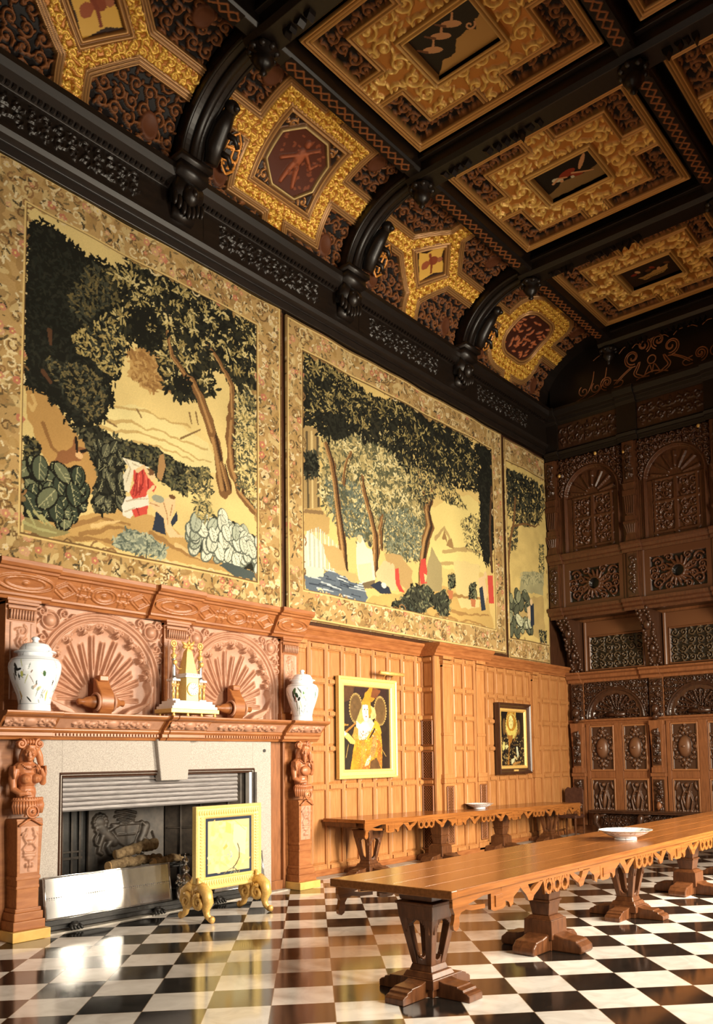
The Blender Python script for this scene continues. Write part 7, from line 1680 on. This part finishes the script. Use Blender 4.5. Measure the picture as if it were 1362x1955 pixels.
def lower_pilaster():
    x = PX0+.10; m = MB(); m.box(x-.16, x+.16, YL-.05, YL+.02, .2, 3.42); m.frus((x, YL-.08, 1.36), (.10, .05), (x, YL-.09, 2.40), (.15, .07)); m.box(x-.16, x+.16, YL-.10, YL, .2, 1.30); m.box(x-.17, x+.17, YL-.13, YL, 1.28, 1.36); m.box(x-.13, x+.13, YL-.16, YL, 1.36, 1.48); m.box(x-.16, x+.16, YL-.16, YL, 2.38, 2.48)
    o = m.build('term_pilaster', OAK_S, scr, bevel=.008)
    for z0, z1, w_, d, sz in ((2.50, 3.38, .15, .06, .15), (1.52, 2.34, .09, .155, .14), (.50, 1.22, .12, .11, .14)):
        c = Cv(x-w_, x+w_, z0, z1, .010, k=1); arab(c, x-w_+.02, x+w_-.02, z0+.03, z1-.03, sz)
        for q in range(4): c.ell(x+.03*(-1)**q, z0+(z1-z0)*(q+.5)/4, .05, .06, 1.2, dome=True)
        grid('carving', c.A, c.B, c.p[..., 0]*.055, ENDW(YL-d), OAK_D, o)
    m = MB(); m.ball((x, YL-.14, 2.72), (.09, .09, .11)); m.ball((x+.02, YL-.2, 2.68), (.03, .04, .04)); m.ball((x, YL-.15, 2.55), (.07, .07, .07)); m.build('mask', OAK_D, o, smooth=True)
    m = MB(); m.ball((x, YL-.14, .66), (.06, .05, .10)); m.build('boss', OAK_S, o, smooth=True)
    return o
for k in range(NB+1):
    dx = k*PIT
    part('gallery_pilaster', 'up', upper_pilaster, dx); part('console', 'con', corbel, dx); part('term_pilaster', 'lp', lower_pilaster, dx)
    if k < NB:
        part('arched_panel', 'arch', upper_arch, dx); part('pierced_panel', 'prc', pierced_panel, dx); part('carved_frieze', 'frz', frieze_panel, dx)
        part('fret_panel', 'mid', mid_panel, dx); part('shell_lunette', 'lun', lunette, dx); part('panel_group', 'pg', lower_panels, dx)
for k, (x, z) in enumerate(((1.30, 8.33), (1.95, 8.2), (3.55, 8.34), (.42, 8.02))):
    m = MB(); m.ball((x, YU-.10, z), (.035, .03, .04), 10, 8); m.build('gilt_stud', GILT, scr, smooth=True)
STRAPC = plain('red_brown_strapwork', (.34, .12, .045), (.5, .2, .08), .4, 9)
# strapwork scrolls of the lunette under the coving, above the cornice
m = MB(); m.box(.2, XR, 12.38, 12.5, 9.5, ZC+.2); lb = m.build('lunette_board', EBON, scr)
m = MB(); Y = 12.375
def smooth(P, n=6):
    P = [P[0]]+list(P)+[P[-1]]; out = []
    for i in range(1, len(P)-2):
        for k in range(n):
            t = k/n; out.append(tuple(.5*(2*P[i][j]+(P[i+1][j]-P[i-1][j])*t+(2*P[i-1][j]-5*P[i][j]+4*P[i+1][j]-P[i+2][j])*t*t+(3*P[i][j]-P[i-1][j]-3*P[i+1][j]+P[i+2][j])*t**3) for j in (0, 1)))
    return out+[P[-1]]
def st(pts, r=.014): m.tube([(p[0], Y, p[1]) for p in (smooth(pts) if len(pts) < 10 else pts)], r, 6)
for x0 in (2.62, 5.35):
    for s_ in (-1, 1):
        for o_ in (0, .055):
            st([(x0+s_*(.06+o_), 9.72), (x0+s_*(.30-o_*.3), 9.75+o_), (x0+s_*(.40-o_), 9.86), (x0+s_*(.34-o_), 9.98), (x0+s_*(.28-o_*.5), 10.08)])
            st(spiral(x0+s_*.42, 10.22, .21-o_, 1.35, s_, -1.9, 26)); st(spiral(x0+s_*.16, 10.42, .18-o_, 1.3, -s_, -1.2, 24))
            st([(x0+s_*(.42+o_), 10.02), (x0+s_*(.62+o_), 9.9), (x0+s_*(.8+o_), 9.76)], .012)
        st(spiral(x0+s_*1.02, 9.86, .17, 1.4, s_, -1.5, 24)); st(spiral(x0+s_*1.02, 9.86, .11, 1.2, s_, -1.5, 20)); st([(x0+s_*.86, 9.70), (x0+s_*.70, 9.70), (x0+s_*.66, 9.80), (x0+s_*.86, 9.86)], .012)
    st([(x0+.09*math.cos(t), 10.06+.09*math.sin(t)) for t in np.linspace(0, 2*PI, 22)]); st([(x0-.16, 9.78), (x0-.05, 9.95), (x0, 9.78), (x0+.05, 9.95), (x0+.16, 9.78)], .012); st([(x0-.35, 9.70), (x0, 9.80), (x0+.35, 9.70)])
for x0 in (1.05, 1.35, 3.95): st(spiral(x0, 9.82, .13, 1.3, 1, 2, 20), .012); st([(x0-.2, 9.64), (x0+.05, 9.72), (x0+.2, 9.95), (x0+.26, 10.2)], .012)
for k in range(14): x0 = 1.3+k*.3; st([(x0, 10.45+.05*math.sin(k*2)), (x0+.1, 10.5), (x0+.2, 10.47+.06*math.cos(k*3))], .010)
st([(.3, 9.60), (XE, 9.60)], .010)
m.build('strapwork', STRAPC, lb, smooth=True)
